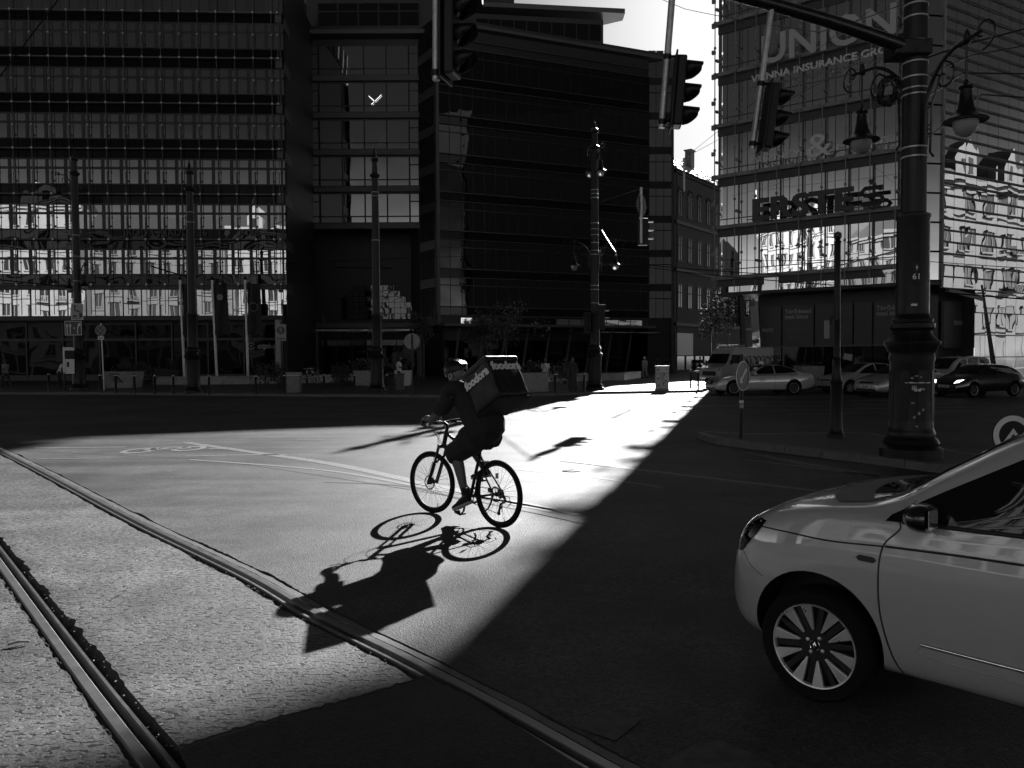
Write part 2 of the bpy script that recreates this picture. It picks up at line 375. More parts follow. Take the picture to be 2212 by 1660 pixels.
PA = uniform(RA, QS); PB = uniform(RB, QS); N = len(QS)
def tang(P, i):
    d = P[min(i+1, N-1)]-P[max(i-1, 0)]; d.z = 0; return d.normalized()
def off(P, i, o, z=0.0):
    d = tang(P, i); n = Vector((d.y, -d.x, 0)) if abs(o) < 2 else Vector((0.70711, 0.70711, 0))      # to the right of travel (towards +x+y)
    q = P[i]+n*o; return Vector((q.x, q.y, z))
def nz(i, seed, f=3.0, a=1.0):
    return a*(noise.noise(Vector((QS[i]*f, seed*7.3, 0)))+0.5*noise.noise(Vector((QS[i]*f*3.1, seed*3.7, 2)))+0.35*noise.noise(Vector((QS[i]*f*9, seed, 5))))
def ribbon(lines):
    """lines: list of lists of points (same length) -> quads between neighbours"""
    b = MB(); n = len(lines[0]); m = len(lines)
    b.v = [lines[j][i] for i in range(n) for j in range(m)]
    b.f = [(i*m+j, i*m+j+1, (i+1)*m+j+1, (i+1)*m+j) for i in range(n-1) for j in range(m-1)]
    return b
# rail cross-sections: o<0 is the camera side (lower left)
# rail A (far one): head, groove, lip ; rail B: mirrored
HW = 0.06
def rail_part(P, prof, name, m, parent):
    return ribbon([[off(P, i, o, z) for i in range(N)] for o, z in prof]).build(name, m, parent, smooth=False, fixn=False)
trk = {}
for key, P, sgn, lab in (('A', PA, 1, 'grooved steel tram rail running from the bottom centre to the left edge, nearer the cyclist'),
                         ('B', PB, -1, 'grooved steel tram rail in the bottom left corner with broken asphalt beside it')):
    t = thing('tram_rail', lab, 'tram rail', (0, 0, 0), group='rails of the tram track')
    # head on the outer side (away from the other rail)
    rail_part(P, [(sgn*0.005, -0.05), (sgn*0.005, 0.0), (sgn*0.010, 0.005), (sgn*0.060, 0.006), (sgn*0.068, 0.001), (sgn*0.068, -0.03)], 'rail_head', M['rail'], t)
    rail_part(P, [(sgn*0.005, -0.05), (-sgn*0.038, -0.05)], 'groove', M['raildark'], t)
    rail_part(P, [(-sgn*0.038, -0.05), (-sgn*0.038, 0.0), (-sgn*0.043, 0.003), (-sgn*0.060, 0.003), (-sgn*0.062, -0.03)], 'rail_lip', M['rail'], t)
    trk[key] = t
# ragged joints beside the rails
wA_out = [0.075+0.012*abs(nz(i, 1, 1.2)) for i in range(N)]
wA_in = [0.10+0.05*abs(nz(i, 2, 0.9)) for i in range(N)]
wB_in = [0.12+max(0, 0.10*nz(i, 3, 0.9)) for i in range(N)]
wB_out = [0.10+0.03*abs(nz(i, 4, 1.0)) for i in range(N)]
# rubble filled joints
def joint(P, sgn, inner, outer, name, zdeep):
    return ribbon([[off(P, i, sgn*inner, -0.012) for i in range(N)],
                   [off(P, i, sgn*(inner+(outer[i]-inner)*0.35), zdeep+0.010*nz(i, 11, 8)) for i in range(N)],
                   [off(P, i, sgn*(inner+(outer[i]-inner)*0.7), zdeep+0.012*nz(i, 12, 9)) for i in range(N)],
                   [off(P, i, sgn*outer[i], -0.002+0.004*nz(i, 14, 9)) for i in range(N)]]).build(name, M['crack'], None, fixn=False, kind='structure')
joint(PA, 1, 0.068, wA_out, 'track_joint', -0.008)
joint(PA, -1, 0.062, wA_in, 'track_joint', -0.022)
joint(PB, 1, 0.062, wB_in, 'track_joint', -0.06)
joint(PB, -1, 0.068, wB_out, 'track_joint', -0.010)
# concrete shoulder strips and surfaces
def surf(Pl, ol, Pr, orr, cols, name, m, amp, bulge=0.0, far=None):
    lines = []
    for c in range(cols+1):
        t = c/cols; L = []
        for i in range(N):
            a = off(Pl, i, ol[i]) if not isinstance(ol, float) else off(Pl, i, ol)
            b = off(Pr, i, orr[i]) if not isinstance(orr, float) else off(Pr, i, orr)
            p = a.lerp(b, t); e = min(t, 1-t)*cols
            z = amp*noise.noise(Vector((p.x*1.7, p.y*1.7, 3)))*min(1, e) + bulge*math.exp(-((t*cols-1.0)/0.9)**2)*(0.6+0.8*noise.noise(Vector((QS[i]*2.2, 5, 1))))
            if e == 0: z = 0.0
            L.append(Vector((p.x, p.y, z)))
        lines.append(L)
    return ribbon(lines).build(name, m, None, smooth=True, fixn=False, kind='structure')
surf(PB, wB_in, PA, [-q_ for q_ in wA_in], 14, 'track_bed', M['track'], 0.008, 0.012)
surf(PB, -3.5, PB, [-q_ for q_ in wB_out], 8, 'track_shoulder', M['track'], 0.006)
ribbon([[off(PA, i, wA_out[i]) for i in range(N)], [off(PA, i, 0.13+0.012*nz(i, 21, 3), 0.001) for i in range(N)]]).build('track_concrete_edge', M['kerb'], None, fixn=False, kind='structure')
ribbon([[off(PA, i, 0.13+0.012*nz(i, 21, 3), 0.001) for i in range(N)], [off(PA, i, 0.142+0.022*max(0, nz(i, 22, 1.6)), -0.02) for i in range(N)], [off(PA, i, 0.150+0.035*max(0, nz(i, 22, 1.6)), 0.0) for i in range(N)]]).build('track_crack', M['crack'], None, fixn=False, kind='structure')
ra_out = [0.150+0.035*max(0, nz(i, 22, 1.6)) for i in range(N)]
ribbon([[off(PA, i, ra_out[i]) for i in range(N)], [off(PA, i, 0.6) for i in range(N)], [off(PA, i, 4) for i in range(N)], [off(PA, i, 30) for i in range(N)], [off(PA, i, 420) for i in range(N)]]).build('road', M['road'], None, smooth=False, fixn=False, kind='structure')
ribbon([[off(PB, i, -420) for i in range(N)], [off(PB, i, -30) for i in range(N)], [off(PB, i, -3.5) for i in range(N)]]).build('road_near_side', M['road'], None, fixn=False, kind='structure')
# darker asphalt colour standing in for the shadow at the bottom, with its raised broken edge
def flat(us, z, name, m, kind='structure', parent=None, dd=None):
    pts = [G(X, Y, z) for X, Y in us]; b = MB(); n = len(pts)
    b.add(pts, [tuple(range(n))]); o = b.build(name, m, parent, fixn=False)
    if kind: o['kind'] = kind
    me = o.data
    if me.polygons[0].normal.z < 0: me.flip_normals()
    return o
edge = [(384, 1617), (440, 1600), (520, 1574), (600, 1553), (690, 1530), (770, 1509), (850, 1484), (930, 1461)]
ja = []
for i in range(len(edge)-1):
    for k in range(12):
        t = k/12; X = edge[i][0]*(1-t)+edge[i+1][0]*t; Y = edge[i][1]*(1-t)+edge[i+1][1]*t
        ja.append((X, Y+3.5*noise.noise(Vector((X*0.06, 0, 0)))+2*noise.noise(Vector((X*0.2, 3, 0)))))
flat(ja+[(1010, 1500), (1230, 1640), (1350, 1720), (1400, 1900), (500, 1900), (420, 1690)], 0.016, 'shade_asphalt_sheet', M['patch'])
cr = MB(); cr.tube([G(X, Y, 0.008) for X, Y in ja], [0.012+0.008*noise.noise(Vector((X*0.1, 9, 0))) for X, Y in ja], 5); cr.build('asphalt_crack', M['crack'], None, fixn=False, kind='structure')
# expansion crack across the road right of the track (thin dark tar lines)
def line(us, wpx, name, m, z=0.004, wmul=None):
    """a painted stripe: us = centre line in photo units, wpx = width in metres"""
    pts = [G(X, Y, z) for X, Y in us]; fine = smooth_path(pts, 8) if len(pts) > 2 else [pts[0].lerp(pts[1], i/12) for i in range(13)]
    L1 = []; L2 = []
    for i, p in enumerate(fine):
        d = (fine[min(i+1, len(fine)-1)]-fine[max(i-1, 0)]).normalized(); n = Vector((-d.y, d.x, 0))*(wpx/2)
        j = 1+0.12*noise.noise(Vector((p.x*9, p.y*9, 0)))
        L1.append(p+n*j); L2.append(p-n*j)
    return ribbon([L1, L2]).build(name, m, None, fixn=False, kind='structure')
Wm = M['paint']
line([(75, 968), (160, 967), (272, 966)], 0.12, 'lane_marking', Wm)
line([(80, 992), (160, 991), (237, 990)], 0.10, 'lane_marking', M['wornpaint'])
line([(410, 993), (700, 1016), (920, 1054), (1140, 1092)], 0.10, 'lane_marking', Wm)
line([(1140, 1092), (1250, 1112)], 0.08, 'lane_marking', M['wornpaint'])
line([(400, 986), (470, 984), (620, 982)], 0.10, 'lane_marking', Wm)
line([(400, 956), (560, 979), (720, 1003), (900, 1041), (1060, 1076), (1200, 1103)], 0.22, 'lane_marking', M['wornpaint'])
line([(640, 951), (700, 950)], 0.08, 'lane_marking', M['wornpaint'])
line([(700, 1042), (870, 1050), (1000, 1080)], 0.05, 'road_seam', M['crack'], 0.003)
line([(60, 975), (300, 986), (470, 996), (900, 1060), (1130, 1104), (1260, 1132)], 0.025, 'road_seam', M['crack'], 0.003)
line([(1150, 985), (1400, 1017), (1700, 1053), (1920, 1080)], 0.16, 'lane_marking', M['wornpaint'])
line([(1210, 997), (1500, 1029), (1800, 1068), (2000, 1090)], 0.05, 'road_seam', M['crack'], 0.003)
line([(1610, 993), (1750, 1010), (1900, 1030)], 0.13, 'lane_marking', M['wornpaint'])
line([(1106, 1013), (1300, 1034), (1430, 1053)], 0.08, 'lane_marking', M['wornpaint'])
line([(1690, 1120), (1750, 1124), (1850, 1135)], 0.12, 'lane_marking', M['wornpaint'])
for k in range(7):
    line([(1600+k*52, 975+k*9), (1740+k*56, 1006+k*9)], 0.07, 'lane_marking', M['wornpaint'])
for k in range(9):
    line([(300+k*200, 878+(k % 3)*9), (520+k*190, 875+(k % 3)*9)], 0.25, 'lane_marking', M['wornpaint'])
for k in range(5):
    line([(1580+k*30, 860+k*9), (1990+k*30, 856+k*8)], 0.3, 'lane_marking', M['wornpaint'])
# bicycle symbol on the road (flattened by the view)
def ring_flat(c, r, wd, z, n=20, sx=1, sy=1, rot=0):
    a = []; b_ = []
    for i in range(n+1):
        t = 2*PI*i/n; u = Vector((math.cos(t)*sx, math.sin(t)*sy, 0)); u = RZ(rot) @ u
        a.append(c+u*r+Vector((0, 0, z))); b_.append(c+u*(r-wd)+Vector((0, 0, z)))
    return [a, b_]
bc = G(360, 972); bs = MB()
BK = 0.5
for dx, dy in ((-0.95, -0.35), (0.75, 0.35)):
    L = ring_flat(bc+Vector((dx*BK, dy*BK, 0)), 0.62*BK, 0.11, 0.005, sx=1.0, sy=1.5); r_ = ribbon(L); bs.add(r_.v, r_.f)
for a, b_ in (((-0.95, -0.35), (-0.1, 0.15)), ((-0.1, 0.15), (0.75, 0.35)), ((-0.1, 0.15), (-0.5, 0.7)), ((-0.5, 0.7), (0.4, 0.95)), ((0.4, 0.95), (0.75, 0.35)), ((-0.95, -0.35), (-0.5, 0.7)), ((1.6, 0.3), (2.3, 0.25))):
    p0 = bc+Vector((a[0]*BK, a[1]*BK, 0.005)); p1 = bc+Vector((b_[0]*BK, b_[1]*BK, 0.005)); d = (p1-p0).normalized(); n_ = Vector((-d.y, d.x, 0))*0.06
    bs.quad(p0+n_, p1+n_, p1-n_, p0-n_)
bs.build('bicycle_marking', M['paint'], None, kind='structure')
# worn zebra pieces bottom right
flat([(1430, 1650), (1500, 1608), (1560, 1600), (1640, 1635), (1700, 1675), (1660, 1760), (1400, 1760)], 0.005, 'worn_crossing_paint', M['faint'])
flat([(1240, 1570), (1300, 1530), (1380, 1560), (1330, 1600)], 0.005, 'worn_crossing_paint', M['faint'])
# small road things
mh = MB(); mh.lathe([(0.0, 0.012), (0.14, 0.012), (0.15, 0.0)], 20, T(*G(1234, 1018))); tag(mh.build('valve_cover', M['iron'], None, smooth=True), 'small round black valve cover set in the sunlit asphalt', 'valve cover')
st = MB(); a = G(17, 1392, 0.02); b_ = G(64, 1386, 0.02); st.tube([a, (a+b_)/2+Vector((0, 0, 0.01)), b_], 0.008, 6); st.tube([a+Vector((0.02, 0.02, 0)), b_+Vector((-0.03, 0.02, 0))], 0.006, 6)
tag(st.build('twig', M['dim'], None), 'pale snapped twig lying on the asphalt left of the nearest rail', 'twig')
random.seed(4); gr = MB()
for k in range(110):
    i = random.randrange(7, 330); o = 0.07+random.random()*0.10; p = off(PB, i, o, -0.012+random.random()*0.01); s_ = 0.002+random.random()*0.005
    gr.cbox(p, (s_*2.4, s_, s_), RZ(random.random()*PI) @ RX(random.random()*2))
for k in range(160):
    i = random.randrange(7, 330); o = -0.07-random.random()*0.07; p = off(PA, i, o, -0.01); s_ = 0.003+random.random()*0.006
    gr.cbox(p, (s_*2, s_, s_), RZ(random.random()*PI))
tag(gr.build('gravel', M['track'], None, kind='stuff'), 'loose grit and chips lying in the broken joints beside the rails', 'gravel', kind='stuff')
# ---------------------------------------------------------------- kerbs and pavements
far_kerb = [Vector((-160, 44, 0)), G(0, 853), G(200, 853), G(620, 857), G(1000, 860), G(1200, 855.5), G(1300, 852), G(1515, 848), Vector((10.6, 42.6, 0)), Vector((12.5, 43.2, 0)), Vector((24, 43.0, 0)), Vector((60, 47, 0)), Vector((200, 70, 0))]
def raised(poly, h, name, m, kerbm, kw=0.18, closed=True):
    b = MB(); n = len(poly); b.add([Vector((p.x, p.y, h)) for p in poly], [tuple(range(n))]); top = b.build(name, m, None, fixn=False, kind='structure')
    if top.data.polygons[0].normal.z < 0: top.data.flip_normals()
    return top
back = [Vector((200, 300, 0)), Vector((-160, 300, 0))]
raised(far_kerb+back, 0.12, 'pavement', M['pave'], None)
def kerbstones(line_, h, name, seg=1.0, w_=0.2, closed=False, inward=1):
    """individual kerb stones along a polyline"""
    L = []; pts = line_+([line_[0]] if closed else [])
    for a, b2 in zip(pts, pts[1:]):
        d = b2-a; n = max(1, round(d.length/seg))
        for k in range(n): L.append((a.lerp(b2, k/n), a.lerp(b2, (k+1)/n)))
    return L
kb = MB()
for a, b2 in kerbstones(far_kerb[1:12], 0.12, 'kerb', 1.0):
    d = (b2-a); ln = d.length; d.normalize(); ang = math.atan2(d.y, d.x)
    kb.box(0.006, ln-0.006, 0.0, 0.2, -0.02, 0.128, T(a.x, a.y, 0) @ RZ(ang))
kb.build('kerb', M['kerb'], None, kind='structure')
# traffic island with the big column
isl = [G(1507, 947, 0), G(1520, 953.5, 0), G(1545, 960, 0), G(1620, 971, 0), G(1775, 990, 0), G(1953, 1012, 0), G(2060, 1027, 0), G(2212, 1050, 0), G(2330, 1068, 0)]
isl_far = [G(2330, 1030, 0), G(2083, 994, 0), G(2021, 981, 0), G(1917, 957, 0), G(1884, 949, 0), G(1819, 947, 0), G(1731, 949, 0), G(1600, 950, 0), G(1525, 944.5, 0)]
ip = isl+isl_far
raised([p+Vector((0, 0.0, 0)) for p in ip], 0.13, 'traffic_island', M['island'], None)
k = 0
for a, b2 in kerbstones(ip, 0.13, 'kerb', 0.9, closed=True):
    d = (b2-a); ln = d.length
    if ln < 0.02: continue
    d.normalize(); ang = math.atan2(d.y, d.x)
    kk = MB(); kk.box(0.004, ln-0.004, -0.0, 0.16, -0.02, 0.138, T(a.x, a.y, 0) @ RZ(ang)); o = kk.build('kerb_stone', M['kerb'], None, bevel=0.012); o['kind'] = 'structure'
# ================================================================ BUILDINGS
rnd = random.Random(11)
def part_copy(proto, parent, loc, jit=0.0):
    o = proto.copy(); COL.objects.link(o); o.parent = parent; o.location = loc
    if jit: o.rotation_euler = (rnd.gauss(0, jit), 0, rnd.gauss(0, jit))
    return o
def window_proto(name, bars, panes, frame_m, glass_ms, fd=(-0.06, 0.06)):
    """bars: list of (x0,x1,z0,z1); panes likewise. returns a frame object with pane children (unlinked template)"""
    b = MB()
    for x0, x1, z0, z1 in bars: b.box(x0, x1, fd[0], fd[1], z0, z1)
    fr = b.build(name, frame_m, None)
    pans = []
    for i, (x0, x1, z0, z1) in enumerate(panes):
        q = MB(); q.box(x0-(x0+x1)/2, x1-(x0+x1)/2, -0.012, 0.012, z0-(z0+z1)/2, z1-(z0+z1)/2)
        pans.append((q.mesh('pane', glass_ms), ((x0+x1)/2, 0, (z0+z1)/2)))
    return fr, pans
def place_window(fr, pans, parent, loc, jit):
    o = fr.copy(); COL.objects.link(o); o.parent = parent; o.location = loc
    for me, l in pans:
        link('pane', me, o, l, (rnd.gauss(0, jit), 0, rnd.gauss(0, jit)))
    return o
def drop(fr): bpy.data.objects.remove(fr)
# ---- left glass office building -------------------------------------------------
LBc = Vector((-18.75, 64.9, 0)); lw = 19*1.47+0.6
lb = thing('office_building', 'wide dark glass office building on the left with window rows above the bank sign', 'office building', tuple(LBc), math.atan(0.045))
# local x negative leftwards from the right corner
W0 = -lw; FH = 3.65; Z1 = 7.94
b = MB(); b.box(W0, -0.05, 0.35, 13.3, 5.4, 34.3); b.build('wall', M['panel'], lb)
b = MB(); b.box(W0, -0.05, 1.3, 13.3, 0.12, 5.4); b.build('ground_floor_wall', M['panel'], lb)
bw = 1.47; xr = -0.62
fr, pans = window_proto('window', [(0, 1.47, 2.81, 2.92), (0, 1.47, 0.80, 0.89), (0, 0.20, 0.89, 2.81), (0.20, 1.47, 2.04, 2.23), (0.47, 0.56, 0.89, 2.04), (0.47, 0.56, 2.23, 2.81), (1.42, 1.47, 0.89, 2.81), (0.56, 0.68, 1.0, 1.16)],
                        [(0.20, 0.47, 0.89, 2.04), (0.56, 1.42, 0.89, 2.04), (0.20, 0.47, 2.23, 2.81), (0.56, 1.42, 2.23, 2.81)], M['frame'], M['glassL'])
sp = MB(); sp.box(0.01, 1.46, -0.02, 0.1, 0, 0.79); spm = sp.mesh('spandrel_panel', M['spandrel'])
sp = MB(); sp.box(0.01, 1.46, -0.02, 0.1, 2.93, 3.64); spm2 = sp.mesh('spandrel_panel', M['spandrel'])
nb = 19
for f in range(6):
    z = Z1+f*FH
    for k in range(nb):
        x = xr-(k+1)*bw+0.90
        place_window(fr, pans, lb, (x, 0.12, z), 0.0016)
        link('spandrel_panel', spm, lb, (x, 0.14, z)); link('spandrel_panel', spm2, lb, (x, 0.14, z))
drop(fr)
b = MB(); b.box(0, 1.45, -0.02, 0.02, 0.0, 4.2); tm = b.mesh('glass_sheet', M['glassL'])
for k in range(nb): link('glass_sheet', tm, lb, (xr-(k+1)*bw+0.90, 0.05, Z1+6*FH+0.1), (rnd.gauss(0, .012), 0, rnd.gauss(0, .012)))
b = MB()
for k in range(nb+1): b.box(xr-k*bw-0.03, xr-k*bw+0.03, 0.10, 0.16, Z1+6*FH, 34.3)
for f in range(8):
    z = Z1+f*FH; o = MB().box(W0, -0.02, -0.22, 0.10, z-0.05, z+0.05).build('ledge', M['ledge'], lb)
b.build('top_mullion', M['frame'], lb)
rod = MB().tube([(0, 0, 5.5), (0, 0, 34.3)], 0.030, 6).mesh('glazing_rod', M['ledge'])
for k in range(nb+1): link('glazing_rod', rod, lb, (xr-k*bw, -0.25, 0))
link('glazing_rod', rod, lb, (-0.12, -0.25, 0))
b = MB()
for f in range(7):
    for k in range(-1, nb+1):
        x = xr-k*bw if k >= 0 else -0.12
        z = Z1+f*FH; b.box(x-0.075, x+0.075, -0.31, -0.22, z-0.075, z+0.075)
        if f < 6: b.box(x-0.06, x+0.06, -0.31, -0.22, z+1.80, z+1.92)
b.build('glazing_clip', M['alu'], lb, kind='stuff')
# band of big sheets above the shops
gm = MB().box(0.03, 1.44, -0.015, 0.015, 0, 2.1).mesh('shop_sheet', M['glassL'])
for k in range(nb): link('shop_sheet', gm, lb, (xr-(k+1)*bw+0.90, 0.1, 5.42), (rnd.gauss(0, .006), 0, rnd.gauss(0, .006)))
b = MB()
for k in range(nb+1): b.box(xr-k*bw+0.87, xr-k*bw+0.93, 0.02, 0.14, 5.3, 7.6)
b.box(W0, -0.02, -0.05, 0.3, 5.05, 5.40); b.box(W0, -0.02, -0.02, 0.3, 7.55, 7.88); b.build('band_frame', M['frame'], lb)
# shop fronts
b = MB()
sg = MB().box(0.05, 2.85, -0.015, 0.015, 0.6, 3.4).mesh('shop_window', M['shop']); sf = MB().box(0.05, 2.85, -0.015, 0.015, 3.6, 4.7).mesh('shop_window', M['shop'])
for k in range(10):
    x = -0.6-(k+1)*2.94
    link('shop_window', sg, lb, (x, 1.0, 0), (rnd.gauss(0, .01), 0, rnd.gauss(0, .01))); link('shop_window', sf, lb, (x, 1.0, 0), (rnd.gauss(0, .01), 0, rnd.gauss(0, .01)))
    b.box(x-0.06, x+0.06, 0.9, 1.1, 0.12, 5.0)
b.box(W0, -0.4, 0.92, 1.08, 3.4, 3.6); b.box(W0, -0.4, 0.95, 1.2, 0.12, 0.6); b.build('shop_frame', M['frame'], lb)
col = MB().lathe([(0.28, 0.12), (0.28, 5.1)], 20, T(-0.5, 0.25, 0)); col.build('corner_column', M['dim'], lb, smooth=True)
def LBx(X): return ((X-1106)/1700*64.9+18.75)
text('bank_sign', 'otp', 0.62, M['letG'], lb, T(LBx(563), 0.8, 2.72) @ VERT, 0.05, 0.016, 0.2, 'CENTER')
text('bank_sign', 'bank', 0.62, M['letG'], lb, T(LBx(590), 0.8, 2.72) @ VERT, 0.05, 0.0, 0.2, 'CENTER')
b = MB()
for a0, a1 in ((20, 160), (200, 340)):
    b.tube([(LBx(539)+0.27*math.cos(R(a)), 0.8, 2.92+0.27*math.sin(R(a))) for a in range(a0, a1+1, 10)], 0.05, 6)
b.lathe([(0.07, 0), (0.07, 0.05)], 10, T(LBx(539), 0.8, 2.92) @ RX(PI/2)); b.build('bank_logo', M['letG'], lb, smooth=True)
text('rental_sign', 'IRODA KIADÓ', 0.80, M['dim'] if False else M['letD'], lb, T(LBx(350), 0.0, 11.9) @ VERT, 0.04, 0.01, 0, 'CENTER', 1.02)
text('rental_sign', '36', 0.80, M['letD'], lb, T(LBx(445), 0.0, 11.9) @ VERT, 0.04, 0.01)
text('rental_sign', '8183', 0.80, M['letD'], lb, T(LBx(545), 0.0, 11.9) @ VERT, 0.04, 0.01)
# side wall of the left building, receding to the recess: slabs and glass
sw = Vector((-19.9, 78.3, 0)); 
# ---- recessed middle part --------------------------------------------------------
mb_ = thing('office_building', 'recessed dark middle office block with four-pane window rows between projecting wings', 'office building', (-19.9, 78, 0))
RW_ = 11.0
b = MB(); b.box(-4.5, RW_+0.6, 0.4, 12, 15.1, 34.5); b.build('wall', M['panel'], mb_)
b = MB(); b.box(-4.5, RW_+6, 6.0, 12, 0.12, 15.1); b.build('lobby_wall', M['panel'], mb_)
rows = [15.25+3.6*i for i in range(5)]
ww = 0.975*11/11.0
xs = [(0.15, 1.0)]+[(1.12+2.18*i, 1.12+2.18*i+2.08) for i in range(4)]+[(9.9, 10.8)]
def simple_win(bars, panes, m, jit=0.0015): return window_proto('window', bars, panes, M['frame'], m)
for kind in (0, 1):
    if kind == 0:
        fr, pans = simple_win([(0, 0.9, 2.78, 2.9), (0, 0.9, -0.1, 0.02), (0, 0.05, 0, 2.8), (0.85, 0.9, 0, 2.8), (0, 0.9, 0.55, 0.65), (0, 0.9, 1.98, 2.1)], [(0.05, 0.85, 0.02, 0.55), (0.05, 0.85, 0.65, 1.98), (0.05, 0.85, 2.1, 2.78)], M['glassR'])
        for z in rows:
            place_window(fr, pans, mb_, (0.12, 0.2, z), 0.0015); place_window(fr, pans, mb_, (9.95, 0.2, z), 0.0015)
    else:
        fr, pans = simple_win([(0, 2.18, 2.78, 2.9), (0, 2.18, -0.1, 0.02), (0, 0.06, 0, 2.8), (2.12, 2.18, 0, 2.8), (0, 2.18, 0.53, 0.65)], [(0.06, 2.12, 0.02, 0.53), (0.06, 2.12, 0.65, 2.78)], M['glassR'])
        for z in rows:
            for i in range(4): place_window(fr, pans, mb_, (1.12+2.2*i, 0.2, z), 0.0015)
    drop(fr)
for i, z in enumerate(rows): MB().box(-0.3, RW_+0.2, -0.05, 0.4, z-0.62, z-0.12).build('ledge', M['ledge'], mb_)
MB().box(-0.6, RW_+0.6, -1.0, 3, 33.2, 33.6).build('roof_terrace', M['ledge'], mb_)
# penthouse windows above
fr, pans = simple_win([(0, 2.0, 2.5, 2.6), (0, 2.0, 0, 0.1), (0, 0.06, 0, 2.5), (1.94, 2.0, 0, 2.5), (0, 2.0, 1.65, 1.75)], [(0.06, 1.94, 0.1, 1.65), (0.06, 1.94, 1.75, 2.5)], M['glassD'])
b = MB().box(-0.6, RW_+1.5, 2.2, 9, 34.5, 39.5).build('penthouse_wall', M['panel'], mb_)
for i in range(5): place_window(fr, pans, mb_, (0.6+2.05*i, 2.1, 34.9), 0.0015)
drop(fr)
for i, (y0, zz) in enumerate(((-0.5, 39.2), (0.2, 39.75), (0.6, 40.3))): MB().box(-3, RW_+6, y0, 8, zz, zz+0.22).build('roof_slab', M['ledge'], mb_)
# glowing strokes set in front of one window, forming a tick
for p0, p1 in (((6.02, -0.02, 27.55), (6.55, -0.02, 27.05)), ((6.62, -0.02, 27.05), (7.25, -0.02, 27.65)), ((6.25, -0.02, 26.72), (6.48, -0.02, 26.92))): MB().tube([p0, p1], 0.012, 6).build('bright_stroke', M['lit'], mb_)
# atrium: arch with glass wall, canopy, sign
arch = MB(); n = 16
outer = [(5.2+3.9*math.cos(PI*i/n), 6.3+4.6*math.sin(PI*i/n)) for i in range(n+1)]
b = MB()
for gx in range(12):
    x0 = 1.9+gx*0.62; xc = x0+0.31
    hh = 6.3+3.3*math.sqrt(max(0.05, 1-((xc-5.3)/4.1)**2))
    z = 6.0
    while z < hh-0.1:
        q = MB().box(0.02, 0.60, -0.01, 0.01, 0, 0.56).mesh('atrium_pane', M['glassD'])
        link('atrium_pane', q, mb_, (x0, 5.6, z), (rnd.gauss(0.01, .004), 0, rnd.gauss(-0.06+gx*0.012, .005))); z += 0.6
MB().box(-0.3, RW_+0.6, 0.3, 3.2, 4.9, 5.35).build('canopy', M['ledge'], mb_)
MB().box(0.0, RW_+0.4, 0.22, 0.28, 4.55, 4.75).build('canopy_strip', M['alu'], mb_)
text('building_sign', 'KÁLVIN', 0.46, M['letG'], mb_, T(4.3, 0.1, 4.45) @ VERT, 0.06, 0.01)
text('building_sign', 'K', 0.8, M['letG'], mb_, T(5.9, 0.1, 4.35) @ VERT, 0.06, 0.01)
text('building_sign', 'SQUARE', 0.46, M['letG'], mb_, T(7.6, 0.1, 4.45) @ VERT, 0.06, 0.01)
b = MB()
for i in range(7):
    link('lobby_glass', MB().box(0.04, 1.5, -0.015, 0.015, 0.15, 3.0).mesh('lobby_glass', M['shop']), mb_, (0.3+1.55*i, 3.5, 0), (rnd.gauss(0, .02), 0, rnd.gauss(0, .03)))
    link('lobby_glass', MB().box(0.04, 1.5, -0.015, 0.015, 3.2, 3.75).mesh('lobby_glass', M['glassR']), mb_, (0.3+1.55*i, 3.4, 0), (0.10, 0, rnd.gauss(0, .03)))
    b.box(0.26+1.55*i, 0.34+1.55*i, 3.4, 3.6, 0.12, 4.9)
b.build('lobby_frame', M['frame'], mb_)
for sx in (0.3, 10.7): MB().lathe([(0.3, 0.12), (0.3, 4.9)], 18, T(sx, 0.8, 0)).build('round_column', M['ledge'], mb_, smooth=True)
for sx in (1.2, 9.9): MB().lathe([(0.10, 5.35), (0.12, 5.7), (0.2, 5.85), (0.12, 5.95), (0.2, 6.1), (0.0, 6.25)], 12, T(sx, 0.8, 0)).build('parapet_lamp', M['ledge'], mb_, smooth=True)
# side walls of the recess (left wing side, right wing side)
def side_wall(p0, p1, zlo, zhi, root_name, parent_thing, floors, zf0, fh, glass):
    d = (p1-p0); ln = d.length; ang = math.atan2(d.y, d.x); base = parent_thing.matrix_world.inverted() if False else None
    return ln, ang
def build_side(parent, p0w, p1w, floors, z0, fh, flip):
    mwp = T(*parent.location) @ RZ(parent.rotation_euler[2]); inv = mwp.inverted(); a = inv @ p0w; c = inv @ p1w
    d = c-a; ln = d.length; ang = math.atan2(d.y, d.x); mx = T(a.x, a.y, 0) @ RZ(ang)
    y0, y1 = (0.05, 0.5) if not flip else (-0.5, -0.05)
    nbay = 8; bwid = ln/nbay
    for f in range(floors):
        z = z0+f*fh
        MB().box(0, ln, min(y0, -0.12) if not flip else -0.4, 0.12 if flip else 0.4, z-0.9, z-0.05, mx).build('side_ledge', M['ledge'], parent)
        bb = MB(); bb.box(0.05, ln-0.05, -0.03, 0.03, z, z+fh-1.0, mx); bb.build('side_glazing', M['glassD'], parent)
        for k in range(nbay+1): MB().box(k*bwid-0.04, k*bwid+0.04, -0.08, 0.08, z, z+fh-0.95, mx).build('side_mullion', M['frame'], parent)
build_side(lb, Vector((-18.75, 65.0, 0)), Vector((-19.95, 78.0, 0)), 8, 8.2, 3.65, False)
